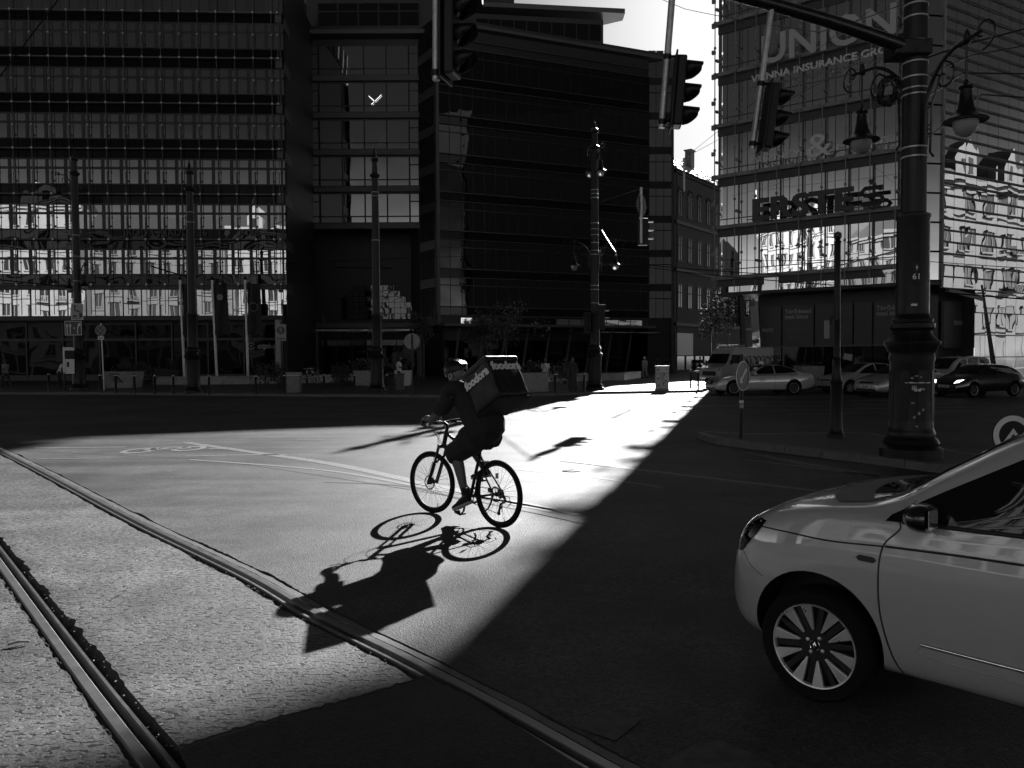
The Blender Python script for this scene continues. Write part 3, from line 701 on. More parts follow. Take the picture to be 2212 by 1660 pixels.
# ---- right dark wing -------------------------------------------------------------
RWa = Vector((-6.93, 74.9, 0)); RWb = Vector((17.35, 85.0, 0)); dv = (RWb-RWa); rl = dv.length; ra = math.atan2(dv.y, dv.x)
rw = thing('office_building', 'long dark glass office wing in the centre with thin ledge lines and sloping roofline', 'office building', tuple(RWa), ra)
rl2 = rl-2.9
FR = 3.62; ZR = 5.9
b = MB(); b.box(0.05, rl2, 0.3, 14, ZR-0.8, 33.2); b.build('wall', M['panel'], rw)
b = MB(); b.box(1.5, rl2, 3.5, 14, 0.12, ZR-0.8); b.build('ground_floor_wall', M['panel'], rw)
MB().box(-0.15, rl+0.05, -0.45, 14.4, 33.2, 33.5).build('roof_slab', M['ledge'], rw)
MB().box(-0.05, rl, -0.2, 14.2, 33.5, 33.9).build('roof_edge', M['panel'], rw)
nbr = 20; bwr = rl2/nbr
fr, pans = window_proto('window', [(0, bwr, -0.05, 0.02), (0, 0.05, 0, 2.72), (bwr-0.0, bwr+0.001, 0, 0.01), (0, bwr, 1.95, 2.05), (0, bwr, 2.70, 2.78)], [(0.05, bwr-0.005, 0.02, 1.95), (0.05, bwr-0.005, 2.05, 2.70)], M['frame'], M['glassD'])
spm3 = MB().box(0.02, bwr-0.02, -0.02, 0.1, 0, 0.75).mesh('spandrel_panel', M['spandrel'])
for f in range(7):
    for k in range(nbr):
        z = ZR+0.9+f*FR
        if z+2.8 > 33.2: continue
        place_window(fr, pans, rw, (k*bwr+0.03, 0.1, z), 0.002)
        link('spandrel_panel', spm3, rw, (k*bwr+0.03, 0.12, z-0.82))
drop(fr)
for f in range(8): MB().box(0.0, rl2, -0.10, 0.1, ZR+f*FR-0.02, ZR+f*FR+0.04).build('ledge', M['ledge'], rw); MB().box(0.0, rl2, -0.08, 0.1, ZR+f*FR+0.80, ZR+f*FR+0.85).build('ledge', M['ledge'], rw)
MB().box(-0.2, 0.1, -0.3, 0.4, ZR-0.8, 33.3).build('corner_post', M['ledge'], rw)
# lighter corner bay facing the square
mxc = T(rl2, 0.35, 0) @ RZ(-ra+0.02)
MB().box(0.0, 2.55, 0.1, 8, 0.12, 33.2, mxc).build('corner_wall', M['panel'], rw)
for f in range(8):
    z = ZR+0.1+f*FR
    for k in range(3):
        x0 = 0.06+k*0.83
        for zz0, zz1 in ((0.0, 2.0), (2.1, 2.85)):
            me = MB().box(0.0, 0.78, -0.012, 0.012, 0, zz1-zz0).mesh('corner_pane', M['glassL'])
            me.transform(RZ(rnd.gauss(0, 0.01)) @ RX(rnd.gauss(0, 0.004))); me.transform(mxc @ T(x0, 0.04, z+zz0))
            link('corner_pane', me, rw)
MB().box(2.5, 2.75, -0.1, 0.4, 0.12, 33.2, mxc).build('corner_post', M['ledge'], rw)
# ground floor arcade
for k in range(9):
    MB().tube([(1.8+k*2.4, 1.0, 0.12), (2.2+k*2.4, 0.2, ZR-0.8)], 0.13, 10).build('slanting_column', M['ledge'], rw, smooth=True)
MB().box(0.2, rl2, -1.2, 1.5, ZR-1.05, ZR-0.8).build('canopy', M['ledge'], rw)
MB().box(6.0, rl2, -1.9, 0.5, 4.3, 4.42).build('glass_canopy', M['glassD'], rw)
for k in range(12): link('shop_window', MB().box(0.04, 1.8, -0.015, 0.015, 0.4, 3.6).mesh('shop_window', M['shop']), rw, (1.6+k*1.88, 3.3, 0), (rnd.gauss(0, .02), 0, rnd.gauss(0, .03)))
for k in range(14): link('mezzanine_pane', MB().box(0.03, 1.40, -0.012, 0.012, 0.0, 0.75).mesh('mezzanine_pane', M['glassR']), rw, (2.2+k*1.45, 0.0, 4.95), (0.03, 0, rnd.gauss(0, .01)))
MB().box(3.2, 6.3, 0.6, 0.7, 2.7, 3.25).build('pharmacy_board', M['panel'], rw)
text('pharmacy_sign', 'GYÓGYSZERTÁR', 0.26, M['letD'], rw, T(4.75, 0.55, 3.02) @ VERT, 0.02, 0.004)
text('pharmacy_sign', 'PHARMACY', 0.24, M['letD'], rw, T(4.75, 0.55, 2.77) @ VERT, 0.02, 0.004)
for sx in (3.5, 6.0):
    q = MB().box(sx-0.18, sx+0.18, 0.55, 0.6, 2.92, 3.02); q.box(sx-0.05, sx+0.05, 0.54, 0.6, 2.80, 3.14); q.build('pharmacy_cross', M['letD'], rw)
# rear roof storey behind both
rs = thing('roof_pavilion', 'set-back dark upper storey with overhanging flat roof slabs behind the central office wing', 'roof storey', (0, 0, 0))
b = MB(); pr = [(-19, 92), (11.2, 96), (11.2, 112), (-19, 108)]
def zat(Y, d): return CH+(774-Y)/FPX*d
b.prism(pr, 30, zat(50, 94)).build('wall', M['panel'], rs) if False else None
q = MB(); q.prism(pr, 20, zat(48, 95)); q.build('wall', M['panel'], rs)
q = MB(); q.prism([(-19, 90.5), (13.6, 94.5), (13.6, 96.5), (11, 98), (-19, 99)], zat(38, 94), zat(28, 94)); q.build('roof_slab', M['ledge'], rs)
q = MB(); q.prism([(-19, 91.5), (0.5, 94), (0.5, 110), (-19, 109)], zat(18, 94), zat(6, 94)); q.build('roof_slab', M['panel'], rs)
q = MB(); q.prism([(-19, 93), (5, 95), (5, 110), (-19, 109)], zat(30, 94), zat(16, 94)); q.build('roof_slab', M['panel'], rs)
for k in range(10):
    x = -4+k*1.5; me = MB().box(0.03, 1.4, -0.01, 0.01, 0, 1.9).mesh('pane', M['glassD']); link('pane', me, rs, (x, 93.9+(x+4)*0.132, zat(86, 94)), (0, 0, 0.13))
# fix side of right wing facing the recess
build_side(rw, Vector((-7.0, 75.0, 0)), Vector((-8.9, 78.0, 0)), 8, 5.9, 3.62, True)
# ---- old brick house -------------------------------------------------------------
BA = Vector((18.7, 89.5, 0)); bang = math.atan2(0.8, 0.6)
bh = thing('brick_house', 'old brick house with arched windows and sunlit tiled roof between the glass blocks', 'brick house', tuple(BA), bang)
BL = 26.0
EH = 23.0
b = MB(); b.box(0, BL, 0.3, 12, 0.12, EH); b.build('wall', M['brick'], bh)
for zc in (EH-0.35, 17.0, 11.6, 5.4): MB().box(0, BL, -0.02, 0.32, zc, zc+0.35).build('cornice', M['trim'] if zc < 20 else M['brick'], bh)
wf = MB(); wf.box(-0.1, 1.3, -0.06, 0.04, -0.2, -0.02); wf.box(-0.1, 1.3, -0.04, 0.04, 2.5, 2.72); wf.box(0, 0.08, -0.03, 0.06, 0, 2.5); wf.box(1.12, 1.2, -0.03, 0.06, 0, 2.5); wf.box(0.55, 0.65, -0.03, 0.06, 0, 2.5); wf.box(0, 1.2, -0.03, 0.06, 1.6, 1.7)
wfm = wf.mesh('window', M['trim']); wp = MB().box(0.08, 1.12, -0.01, 0.01, 0.0, 2.5).mesh('pane', M['darkwin'])
ar = MB().tube([(0.6+0.66*math.cos(PI*i/10), -0.02, 2.4+0.66*math.sin(PI*i/10)) for i in range(11)], 0.09, 6).mesh('window_arch', M['brick'])
for zi, zz in enumerate((18.2, 13.0, 7.6)):
    for k in range(9):
        o = link('window', wfm, bh, (1.0+k*2.7, 0.27, zz)); link('pane', wp, o, (0, 0.02, 0))
        if zi == 0: link('window_arch', ar, o, (0, 0, 0))
MB().box(0.3, 5.0, 0.2, 0.32, 2.0, 4.6).build('shop_board', M['dim'], bh)
for k in range(4): MB().box(0.6+k*2.6, 2.6+k*2.6, 0.22, 0.34, 0.3, 1.9).build('shop_window', M['darkwin'], bh)
MB().tube([(0.15, 0.1, EH-0.6), (0.3, 0.1, EH-3), (0.3, 0.1, 0.3)], 0.07, 6).build('drainpipe', M['frame'], bh)
rf = MB(); rf.add([(-0.2, -0.25, EH), (BL, -0.25, EH), (BL, 5.5, EH+4.2), (-0.2, 5.5, EH+4.2), (-0.2, 12, EH), (BL, 12, EH)], [(0, 1, 2, 3), (3, 2, 5, 4), (0, 3, 4), (1, 5, 2)]); rfo = rf.build('roof', M['tile'], bh, fixn=False)
tl = MB()
for r_ in range(16):
    for k in range(34):
        t = r_/16; y = -0.2+5.7*t; z = EH+4.2*t+0.06; x = k*0.75+(0.37 if r_ % 2 else 0)
        if x > 24: continue
        tl.box(-0.33, 0.33, -0.22, 0.2, -0.03, 0.05, T(x, y, z) @ RX(math.atan2(4.2, 5.7)-0.10+rnd.gauss(0, .05)) @ RY(rnd.gauss(0, 0.05)))
tl.build('roof_tile', M['tile'], rfo, kind='stuff')
for cx, cy in ((4.5, 4.6), (11.5, 3.6)):
    c = MB().box(cx-0.55, cx+0.55, cy-0.4, cy+0.4, EH+1.8, EH+4.9).build('chimney', M['chim'], rfo); MB().box(cx-0.68, cx+0.68, cy-0.52, cy+0.52, EH+4.9, EH+5.05).build('chimney_cap', M['chim'], rfo)
MB().box(-2, 0.0, 0.5, 12, 0.12, EH-1).build('gable_wall', M['brick'], bh)
# tall dark strip beyond, seen right of the brick house
fb = thing('apartment_building', 'pale narrow slice of a house front beside the left edge of the bank building', 'apartment building', (34.5, 130, 0), -0.5)
MB().box(-1.2, 6, 0, 10, 0.1, zat(432, 130)).build('wall', M['cream'], fb)
for k in range(8):
    for j in range(2): MB().box(-0.6+j*1.9, 0.5+j*1.9, -0.05, 0.0, 2+k*3.2, 4+k*3.2).build('window', M['darkwin'], fb)
# ---- bank building at right -------------------------------------------------------
EA = Vector((14.33, 55, 0)); EBp = Vector((24.5, 47.1, 0)); EC = Vector((25.75, 47.3, 0)); d1 = (EBp-EA); L1 = d1.length; a1 = math.atan2(d1.y, d1.x)
ED = EC+Vector((0.865, 0.5, 0))*30; EE = Vector((27, 77, 0))
eb = thing('bank_building', 'grey glass bank office building at right with large sign letters and mirrored side wall', 'bank building', tuple(EA), a1)
inv = (T(*EA) @ RZ(a1)).inverted()
def loc2(p): q = inv @ p; return (q.x, q.y)
TOPZ = 33.0; ZE = 7.26; FE = 3.47
ins = 0.45
cen = (EA+EBp+EC+ED+EE)/5
foot = [EA+Vector((0.35, 0.35, 0)), EBp+Vector((0.1, 0.6, 0)), EC+Vector((0.0, 0.5, 0)), ED, Vector((50, 78, 0)), EE]
MB().prism([loc2(p) for p in foot], 6.4, TOPZ).build('core', M['wallE'], eb)
# front
nE = 9; be = L1/nE
glE = M['glassE']
fr, pans = window_proto('window', [(0, 0.11, 0, 2.75), (0.11, be, 0.43, 0.49), (0.62, 0.66, 0, 2.75), (0, be, 2.75, 2.85), (0, be, -0.06, 0.0)], [(0.11, 0.62, 0.0, 0.43), (0.66, be, 0.0, 0.43), (0.11, 0.62, 0.49, 2.75), (0.66, be, 0.49, 2.75)], M['wallE'], glE, fd=(-0.04, 0.06))
for f in range(7):
    for k in range(nE): place_window(fr, pans, eb, (k*be, 0.14, ZE+f*FE+0.12), 0.0012)
drop(fr)
sk = MB().box(0.02, be-0.02, -0.012, 0.012, -1.0, -0.08).mesh('skirt_pane', M['glassR'])
for k in range(nE): link('skirt_pane', sk, eb, (k*be, 0.02, ZE), (rnd.gauss(0, .01), 0, rnd.gauss(0, .01)))
for f in range(8):
    z = ZE+f*FE
    MB().box(-0.12, L1+0.05, -0.42, 0.0, z-0.14, z+0.10).build('ledge', M['ledgeE'], eb)
    MB().box(0.0, L1, 0.0, 0.3, z-0.62, z-0.14).build('spandrel', M['wallE'], eb)
rod = MB().tube([(0, 0, ZE-1.0), (0, 0, TOPZ)], 0.032, 6).mesh('glazing_rod', M['ledgeE'])
for k in range(nE+1): link('glazing_rod', rod, eb, (k*be, -0.50, 0))
link('glazing_rod', rod, eb, (-0.14, -0.20, 0))
b = MB()
for f in range(8):
    for k in range(nE+1):
        z = ZE+f*FE; b.box(k*be-0.09, k*be+0.09, -0.56, -0.42, z-0.09, z+0.09); b.box(k*be-0.07, k*be+0.07, -0.56, -0.44, z+1.7, z+1.86)
        b.box(k*be-0.08, k*be+0.08, -0.30, 0.05, z+0.95, z+1.1)
    b.box(-0.35, -0.10, -0.3, -0.1, z+1.5, z+1.75); b.box(-0.35, -0.10, -0.3, -0.1, z-0.2, z+0.12)
b.build('glazing_clip', M['ledgeE'], eb, kind='stuff')
# chamfer
ch = MB(); c0 = loc2(EBp); c1 = loc2(EC); cd = Vector((c1[0]-c0[0], c1[1]-c0[1], 0)); cl = cd.length; ca = math.atan2(cd.y, cd.x); mc = T(c0[0], c0[1], 0) @ RZ(ca)
for f in range(14):
    me = MB().box(0.06, cl-0.06, 0.05, 0.08, 0, 1.62).mesh('corner_pane', M['glassE2']); me.transform(mc @ T(0, 0, ZE-0.9+f*FE/2)); link('corner_pane', me, eb)
MB().box(-0.05, 0.05, -0.1, 0.1, ZE-1, TOPZ, mc).build('corner_post', M['ledgeE'], eb); MB().box(cl-0.05, cl+0.05, -0.1, 0.1, 5.9, TOPZ, mc).build('corner_post', M['ledgeE'], eb)
# mirrored side wall
s0 = loc2(EC); s1 = loc2(ED); sd = Vector((s1[0]-s0[0], s1[1]-s0[1], 0)); sa = math.atan2(sd.y, sd.x); ms = T(s0[0], s0[1], 0) @ RZ(sa)
pw = 1.17; lh = 0.694
pm = MB().box(0.015, pw-0.015, -0.012, 0.012, 0.01, 2*lh-0.01).mesh('mirror_pane', M['glassE2'])
pm2 = MB().box(0.015, pw-0.015, -0.012, 0.012, 0.01, 2*lh-0.01).mesh('mirror_pane', M['glassE2'])
for k in range(11):
    for f in range(-4, 15):
        z = 5.87+f*2*lh
        if k < 3 and f < 0: continue
        if z < 0: continue
        o = link('mirror_pane', pm, eb); o.matrix_local = ms @ T(k*pw, 0.0, z) @ Matrix.Rotation(rnd.gauss(0, .003), 4, 'Z') @ Matrix.Rotation(rnd.gauss(0, .003), 4, 'X')
for f in range(28):
    MB().box(0, 13, -0.16, -0.06, 5.87+f*lh-0.03, 5.87+f*lh+0.03, ms).build('louvre', M['frame'], eb)
for f in range(-8, 0, 2): MB().box(3.6, 13, -0.08, -0.02, 5.87+f*lh-0.03, 5.87+f*lh+0.03, ms).build('louvre', M['ledge'], eb)
MB().box(3.6, 13.2, 0.08, 1.0, 0.1, 6.4, ms).build('side_base', M['panel'], eb)
# rooftop screen above the left corner (its lower edge draws the second shadow line across the track)
rp = MB(); e0 = loc2(EA+Vector((0.3, 0.25, 0))); e1 = loc2(EA+Vector((-0.93, -0.74, 0))*3.2); rl_ = math.hypot(e1[0]-e0[0], e1[1]-e0[1]); rp.box(0, rl_, -0.08, 0.08, 27.14, TOPZ+1, T(e0[0], e0[1], 0) @ RZ(math.atan2(e1[1]-e0[1], e1[0]-e0[0]))); rp.build('roof_screen', M['ledgeE'], eb)
# recessed ground floor
MB().prism([loc2(p) for p in (Vector((17.5, 56.0, 0)), Vector((25.6, 49.3, 0)), Vector((26.6, 49.2, 0)), Vector((30.2, 51.4, 0)), Vector((31, 62, 0)), Vector((22, 64, 0)))], 0.12, 6.4).build('ground_floor_core', M['panel'], eb)
gp0 = Vector((17.4, 55.7, 0)); gp1 = Vector((25.5, 49.15, 0)); g0 = loc2(gp0); g1 = loc2(gp1); gl = (gp1-gp0).length; ga = math.atan2(g1[1]-g0[1], g1[0]-g0[0]); mg = T(g0[0], g0[1], 0) @ RZ(ga)
MB().box(-0.2, gl+0.2, -0.1, 0.1, 0.12, 0.5, mg).build('plinth', M['panel'], eb)
postm = mat('poster_dark', 0.030, 0.5, var=0.15, vscale=1.5)
for i, (x0, x1) in enumerate(((0.2, 1.7), (1.8, 3.9), (4.0, 6.4), (6.5, 7.6), (7.7, 10.2))):
    MB().box(x0, x1, -0.14, -0.08, 2.6, 5.3, mg).build('poster_panel', postm, eb)
    MB().box(x0, x1, -0.12, -0.08, 0.5, 2.45, mg).build('shop_window', M['shop'], eb)
MB().box(-0.2, gl+0.2, -0.16, -0.06, 2.45, 2.58, mg).build('shop_transom', M['ledge'], eb)
def gtxt(s, x, z, size, m, al='LEFT', bold=0.0): text('poster_lettering', s, size, m, eb, mg @ T(x, -0.16, z) @ VERT, 0.01, bold, 0, al)
gtxt('ERSTE', 0.35, 3.55, 0.30, M['letG'], bold=0.008)
for xx in (1.95, 7.85):
    gtxt('Törődésed', xx, 4.75, 0.40, M['letG'], bold=0.008); gtxt('igazi kincs', xx, 4.40, 0.40, M['letG'], bold=0.008)
    for j in range(3): MB().box(xx, xx+1.7-0.15*j, -0.16, -0.14, 3.72-0.13*j, 3.78-0.13*j, mg).build('poster_small_print', M['letD'], eb)
    MB().box(xx, xx+1.7, -0.16, -0.14, 2.85, 2.89, mg).build('poster_small_print', M['letD'], eb)
gtxt('ATM', 0.75, 1.62, 0.42, M['letD'], bold=0.01)
MB().box(0.6, 1.7, -0.30, -0.14, 0.5, 1.5, mg).build('cash_machine', M['panel'], eb)
# poster picture: two people shapes, abstract
q = MB(); q.lathe([(0.0, 0), (0.28, 0.02), (0.34, 0.3), (0.25, 0.55), (0.0, 0.62)], 12, mg @ T(5.3, -0.12, 3.9)); q.build('poster_figure', M['letD'], eb, smooth=True)
q = MB(); q.box(4.6, 4.95, -0.16, -0.14, 3.0, 4.2, mg); q.box(5.4, 5.95, -0.17, -0.15, 2.75, 3.15, mg @ RY(0.2)); q.build('poster_figure', M['dim'], eb)
# corner panel with the small sign
h0 = loc2(Vector((26.7, 48.95, 0))); h1 = loc2(Vector((30.0, 50.85, 0))); ha = math.atan2(h1[1]-h0[1], h1[0]-h0[0]); mh_ = T(h0[0], h0[1], 0) @ RZ(ha)
MB().box(0.1, 3.3, -0.1, 0.1, 2.3, 5.2, mh_).build('corner_panel', postm, eb)
MB().tube([mh_ @ Vector(v) for v in ((0.3, -0.12, 2.5), (3.0, -0.12, 2.5), (3.15, -0.12, 2.65), (3.15, -0.12, 5.0))], 0.02, 5).build('corner_panel_edge', M['letD'], eb)
text('bank_sign', 'ERSTE', 0.34, M['letG'], eb, mh_ @ T(1.5, -0.14, 3.75) @ VERT, 0.02, 0.012)
def s_logo(parent, mx, w_, m, name='bank_logo'):
    q = MB(); q.tube([mx @ Vector(v) for v in ((w_*.45, 0, w_*.35), (-w_*.3, 0, w_*.35), (-w_*.45, 0, w_*.2), (-w_*.3, 0, w_*.03), (w_*.3, 0, w_*.0), (w_*.45, 0, -w_*.15), (w_*.3, 0, -w_*.33), (-w_*.45, 0, -w_*.33))], w_*0.10, 6)
    q.lathe([(0, -w_*.06), (w_*.13, -w_*.03), (w_*.13, w_*.03), (0, w_*.06)], 12, mx @ T(0, 0, w_*0.62) @ RX(PI/2)); return q.build(name, m, parent, smooth=True)
s_logo(eb, mh_ @ T(2.35, -0.14, 3.85), 0.34, M['letG'])
# slanted end posts, soffit
for pa, pb in ((Vector((16.6, 55.9, 0.1)), Vector((16.0, 55.2, 6.3))), (Vector((30.9, 50.3, 0.1)), Vector((29.3, 49.5, 6.2)))):
    MB().tube([inv @ pa, inv @ pb], 0.22, 4).build('slanted_post', M['panel'], eb)
pa, pb = Vector((17.1, 55.4, 0.3)), Vector((16.6, 54.9, 5.3)); MB().quad(inv @ pa, inv @ (pa+Vector((0.45, -0.3, 0))), inv @ (pb+Vector((0.45, -0.3, 0))), inv @ pb).build('slanted_glass', M['glassE'], eb, fixn=False)
MB().prism([loc2(p) for p in (EA, EBp, EC, EC+Vector((0.865, 0.5, 0))*3.6, Vector((30, 60, 0)), Vector((20, 62, 0)))], 6.05, 6.25).build('soffit', M['panel'], eb)
MB().box(0, 3.7, -0.05, 0.15, 5.7, 5.95, ms @ RY(0.12)).build('soffit_edge', M['ledge'], eb)
# big letters standing in front of the glass
def et(s, xa, xb, z, size, m, name='sign_lettering', bold=0.0, depth=0.10, yoff=-0.85):
    me = text_mesh(s, size, depth, bold, 0, 'LEFT', 1.0); xs_ = [v.co.x for v in me.vertices]; wd = max(xs_)-min(xs_)
    me.transform(Matrix.Translation((-min(xs_), 0, 0))); me.transform(T(xa, yoff, z) @ VERT @ Matrix.Diagonal(((xb-xa)/wd, 1, 1, 1))); me.materials.clear(); me.materials.append(m); return link(name, me, eb)
def EX(X):   # distance along front for photo column X
    u = (X-1106)/FPX; c, s_ = d1.x/L1, d1.y/L1
    return (u*EA.y-EA.x)/(c-u*s_)
def EZ(X, Y):
    x = EX(X); d = EA.y+x*d1.y/L1; return CH+(774-(X-1106)*0.0052-Y)/FPX*d
et('UNIQA', 0, 1, 0, 1, M['letW']) if False else None
et('UNION', EX(1652), EX(1935), EZ(1652, 156), 2.55, M['letM'], bold=0.05)
et('VIENNA INSURANCE GROUP', EX(1630), EX(1952), EZ(1640, 192), 0.62, M['letW'], bold=0.012)
et('MONEY', EX(1632), EX(1738), EZ(1640, 360), 0.55, M['letW'])
et('&', EX(1748), EX(1802), EZ(1750, 352), 2.1, M['letW'])
et('MORE', EX(1812), EX(1920), EZ(1820, 335), 0.55, M['letW'])
et('ERSTE', EX(1634), EX(1850), EZ(1640, 482), 1.95, M['letD'], bold=0.07)
et('BANK', EX(1870), EX(1912), EZ(1870, 459), 0.40, M['letD'], bold=0.02)
s_logo(eb, T((EX(1865)+EX(1912))/2, -0.9, EZ(1880, 432)), 1.35, M['letD'])
for zz in (EZ(1640, 478), EZ(1640, 200), EZ(1640, 362), EZ(1640, 120)):
    MB().tube([(2.4, -0.62, zz), (10.5, -0.62, zz)], 0.03, 5).build('sign_rail', M['ledgeE'], eb)
# ---- sunlit houses behind the camera, seen mirrored in the glass -------------------
def classic_house(loc, rz, width, floors, fh, m, label, gables=0, spacing=3.0, arches=False):
    t = thing('apartment_building', label, 'apartment building', loc, rz)
    H_ = 4.6+floors*fh
    MB().box(-width/2, width/2, 0, 12, 0, H_).build('wall', m, t)
    nwin = int(width/spacing); st = width/nwin
    wn = MB(); trm = MB()
    for f in range(floors):
        for k in range(nwin):
            x = -width/2+st*(k+0.5); z = 4.9+f*fh
            hwn = spacing*0.22; wn.box(x-hwn, x+hwn, -0.03, 0.02, z+0.5, z+2.75)
            trm.box(x-hwn-0.2, x+hwn+0.2, -0.28, 0, z+0.25, z+0.45); trm.box(x-hwn-0.25, x+hwn+0.25, -0.35, 0, z+2.75, z+3.0)
            trm.box(x-0.06, x+0.06, -0.08, 0, z+0.5, z+2.6); trm.box(x-hwn-0.18, x-hwn, -0.12, 0, z+0.45, z+2.75); trm.box(x+hwn, x+hwn+0.18, -0.12, 0, z+0.45, z+2.75)
            if arches and f == floors-1: wn.lathe([(hwn, 0), (hwn, 0.05)], 12, T(x, -0.03, z+2.6) @ RX(PI/2))
            if k % 4 == 1 and f in (1, 2):
                trm.box(x-1.1, x+1.1, -1.0, 0, z+0.05, z+0.2)
                for j in range(9): trm.box(x-1.05+j*0.25, x-0.97+j*0.25, -0.98, -0.9, z+0.2, z+1.0)
                trm.box(x-1.1, x+1.1, -1.02, -0.88, z+1.0, z+1.1)
        trm.box(-width/2, width/2, -0.25, 0, 4.6+f*fh, 4.85+f*fh)
    for k in range(nwin):
        x = -width/2+st*(k+0.5); wn.box(x-st*0.44, x+st*0.44, -0.03, 0.02, 0.3, 4.0)  # added wide dark boxes keep the mirrored street level dark, as if shaded
    trm.box(-width/2-0.3, width/2+0.3, -0.9, 0, H_-0.5, H_); trm.box(-width/2-0.3, width/2+0.3, -0.5, 0, H_-1.0, H_-0.5)
    wn.build('window', M['darkwin'], t, kind='stuff'); trm.build('moulding', m, t, kind='stuff')
    rr = MB(); rr.add([(-width/2, -0.6, H_), (width/2, -0.6, H_), (width/2, 5.5, H_+4.5), (-width/2, 5.5, H_+4.5), (-width/2, 12, H_), (width/2, 12, H_)], [(0, 1, 2, 3), (3, 2, 5, 4), (0, 3, 4), (1, 5, 2)]); ro = rr.build('roof', M['ledge'], t, fixn=False)
    for g in range(gables):
        x = -width/2+width*(g+0.5)/gables
        gb = MB(); gb.prism([(-2.2, 0), (2.2, 0), (2.2, 2.4), (0, 4.6), (-2.2, 2.4)], 0, 2.5, T(x, 0.0, H_) @ RX(PI/2) @ T(0, 0, -2.5)); gb.build('gable', m, t)
        MB().box(x-0.6, x+0.6, -0.04, 0.03, H_+0.6, H_+2.4).build('gable_window', M['darkwin'], t)
    return t
# facing +y : local facade is at y=0 facing -y, so turn by 180 degrees
classic_house((-84, -18, 0), PI, 26, 6, 4.2, M['cream'], 'tall cream apartment house mirrored at the far left of the left glass building', 2)
classic_house((-58, -20, 0), PI, 24, 5, 4.0, M['grey_render'], 'grey rendered apartment house mirrored in the lower left windows', 0)
classic_house((-34, -18, 0), PI, 22, 5, 4.2, M['cream'], 'cream apartment house with two gables mirrored in the middle of the left glass building', 2)
classic_house((-11, -21, 0), PI, 22, 4, 4.1, M['cream'], 'lower cream apartment house mirrored near the right end of the left glass building', 0)
classic_house((12, -24, 0), PI, 22, 4, 4.3, M['grey_render'], 'grey apartment house standing behind the photographer, mirrored in the recessed middle block', 1)
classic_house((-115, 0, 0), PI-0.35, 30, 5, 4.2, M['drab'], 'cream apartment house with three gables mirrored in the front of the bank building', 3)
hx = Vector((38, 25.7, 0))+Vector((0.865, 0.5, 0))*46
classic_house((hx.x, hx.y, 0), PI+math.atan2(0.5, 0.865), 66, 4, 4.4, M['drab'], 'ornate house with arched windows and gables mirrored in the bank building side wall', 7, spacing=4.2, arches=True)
# ================================================================ STREET FURNITURE
COLPROF = [(0.48, 0.0), (0.48, 0.15), (0.45, 0.17), (0.41, 0.20), (0.43, 0.24), (0.40, 0.30), (0.36, 0.34), (0.37, 0.40), (0.35, 0.44), (0.335, 0.50), (0.33, 1.55), (0.35, 1.62), (0.34, 1.70), (0.37, 1.76), (0.425, 1.86), (0.43, 1.90), (0.37, 1.95), (0.31, 2.02), (0.29, 2.08), (0.34, 2.13), (0.345, 2.20), (0.31, 2.22), (0.32, 2.27), (0.28, 2.30), (0.255, 2.36)]
def lantern(parent, mx, k=1.0):
    pr = [(0.02, 0.62), (0.045, 0.58), (0.025, 0.54), (0.10, 0.52), (0.11, 0.49), (0.08, 0.47), (0.09, 0.34), (0.12, 0.20), (0.16, 0.12), (0.20, 0.08), (0.31, 0.015), (0.315, 0.0), (0.18, 0.012)]
    b = MB().lathe([(r*k, z*k) for r, z in pr], 22, mx, cap=False).build('lamp_hood', M['iron'], parent, smooth=True)
    g = MB().lathe([(0.175*k, 0.0), (0.18*k, -0.04*k), (0.165*k, -0.11*k), (0.13*k, -0.18*k), (0.07*k, -0.225*k), (0.0, -0.24*k)], 18, mx, cap=False).build('globe', M['globe'], b, smooth=True)
    return b
def spiral(c, ax, r0, r1, a0, a1, n=22):
    return [Vector((0, 0, 0))+c+ax*((r0+(r1-r0)*i/n)*math.cos(a0+(a1-a0)*i/n))+Vector((0, 0, (r0+(r1-r0)*i/n)*math.sin(a0+(a1-a0)*i/n))) for i in range(n+1)]
def bracket(parent, ang, rad, zrim, r0=0.18, k=1.0):
    ax = Vector((math.cos(ang), math.sin(ang), 0)); zt = zrim+1.22*k
    b = MB(); P0 = lambda r, z: ax*r+Vector((0, 0, z))
    b.tube([P0(r0+0.04, zrim-0.15), P0(r0+0.04, zrim+0.35)]+[P0(r0+0.04+(rad-r0-0.04)*(1-math.cos(t)), zrim+0.35+(zt-zrim-0.35)*math.sin(t)) for t in [PI/2*i/12 for i in range(1, 13)]]+[P0(rad+0.25, zt+0.03)], 0.032*k, 8)
    b.tube(spiral(P0(rad+0.28, zt-0.0), ax, 0.26, 0.05, -PI/2, PI*1.4), 0.016*k, 6)
    b.tube(spiral(P0(rad-0.42, zt-0.42), ax, 0.24, 0.04, PI*0.5, -PI*1.6), 0.018*k, 6)
    b.tube([P0(rad-0.42, zt-0.18), P0(r0+0.35, zt-0.35), P0(r0+0.16, zt-0.75), P0(r0+0.13, zrim-0.3), P0(r0+0.20, zrim-0.38)], 0.018*k, 6)
    for zz in (zrim+0.1, zrim+0.45): b.tube(spiral(P0(r0+0.10, zz), ax, 0.05, 0.03, 0, PI*1.8, 10), 0.012*k, 5)
    b.build('bracket', M['iron'], parent, smooth=True)
    h = MB(); h.tube([P0(rad, zt+0.1), P0(rad, zrim+0.6*k)], 0.016*k, 6); h.lathe([(0, 0.16), (0.03, 0.12), (0.05, 0.05), (0.04, 0), (0.06, -0.05), (0, -0.08)], 10, T(*P0(rad, zt))); h.build('hanger', M['iron'], parent, smooth=True)
    lantern(parent, T(*P0(rad, zrim)), k)
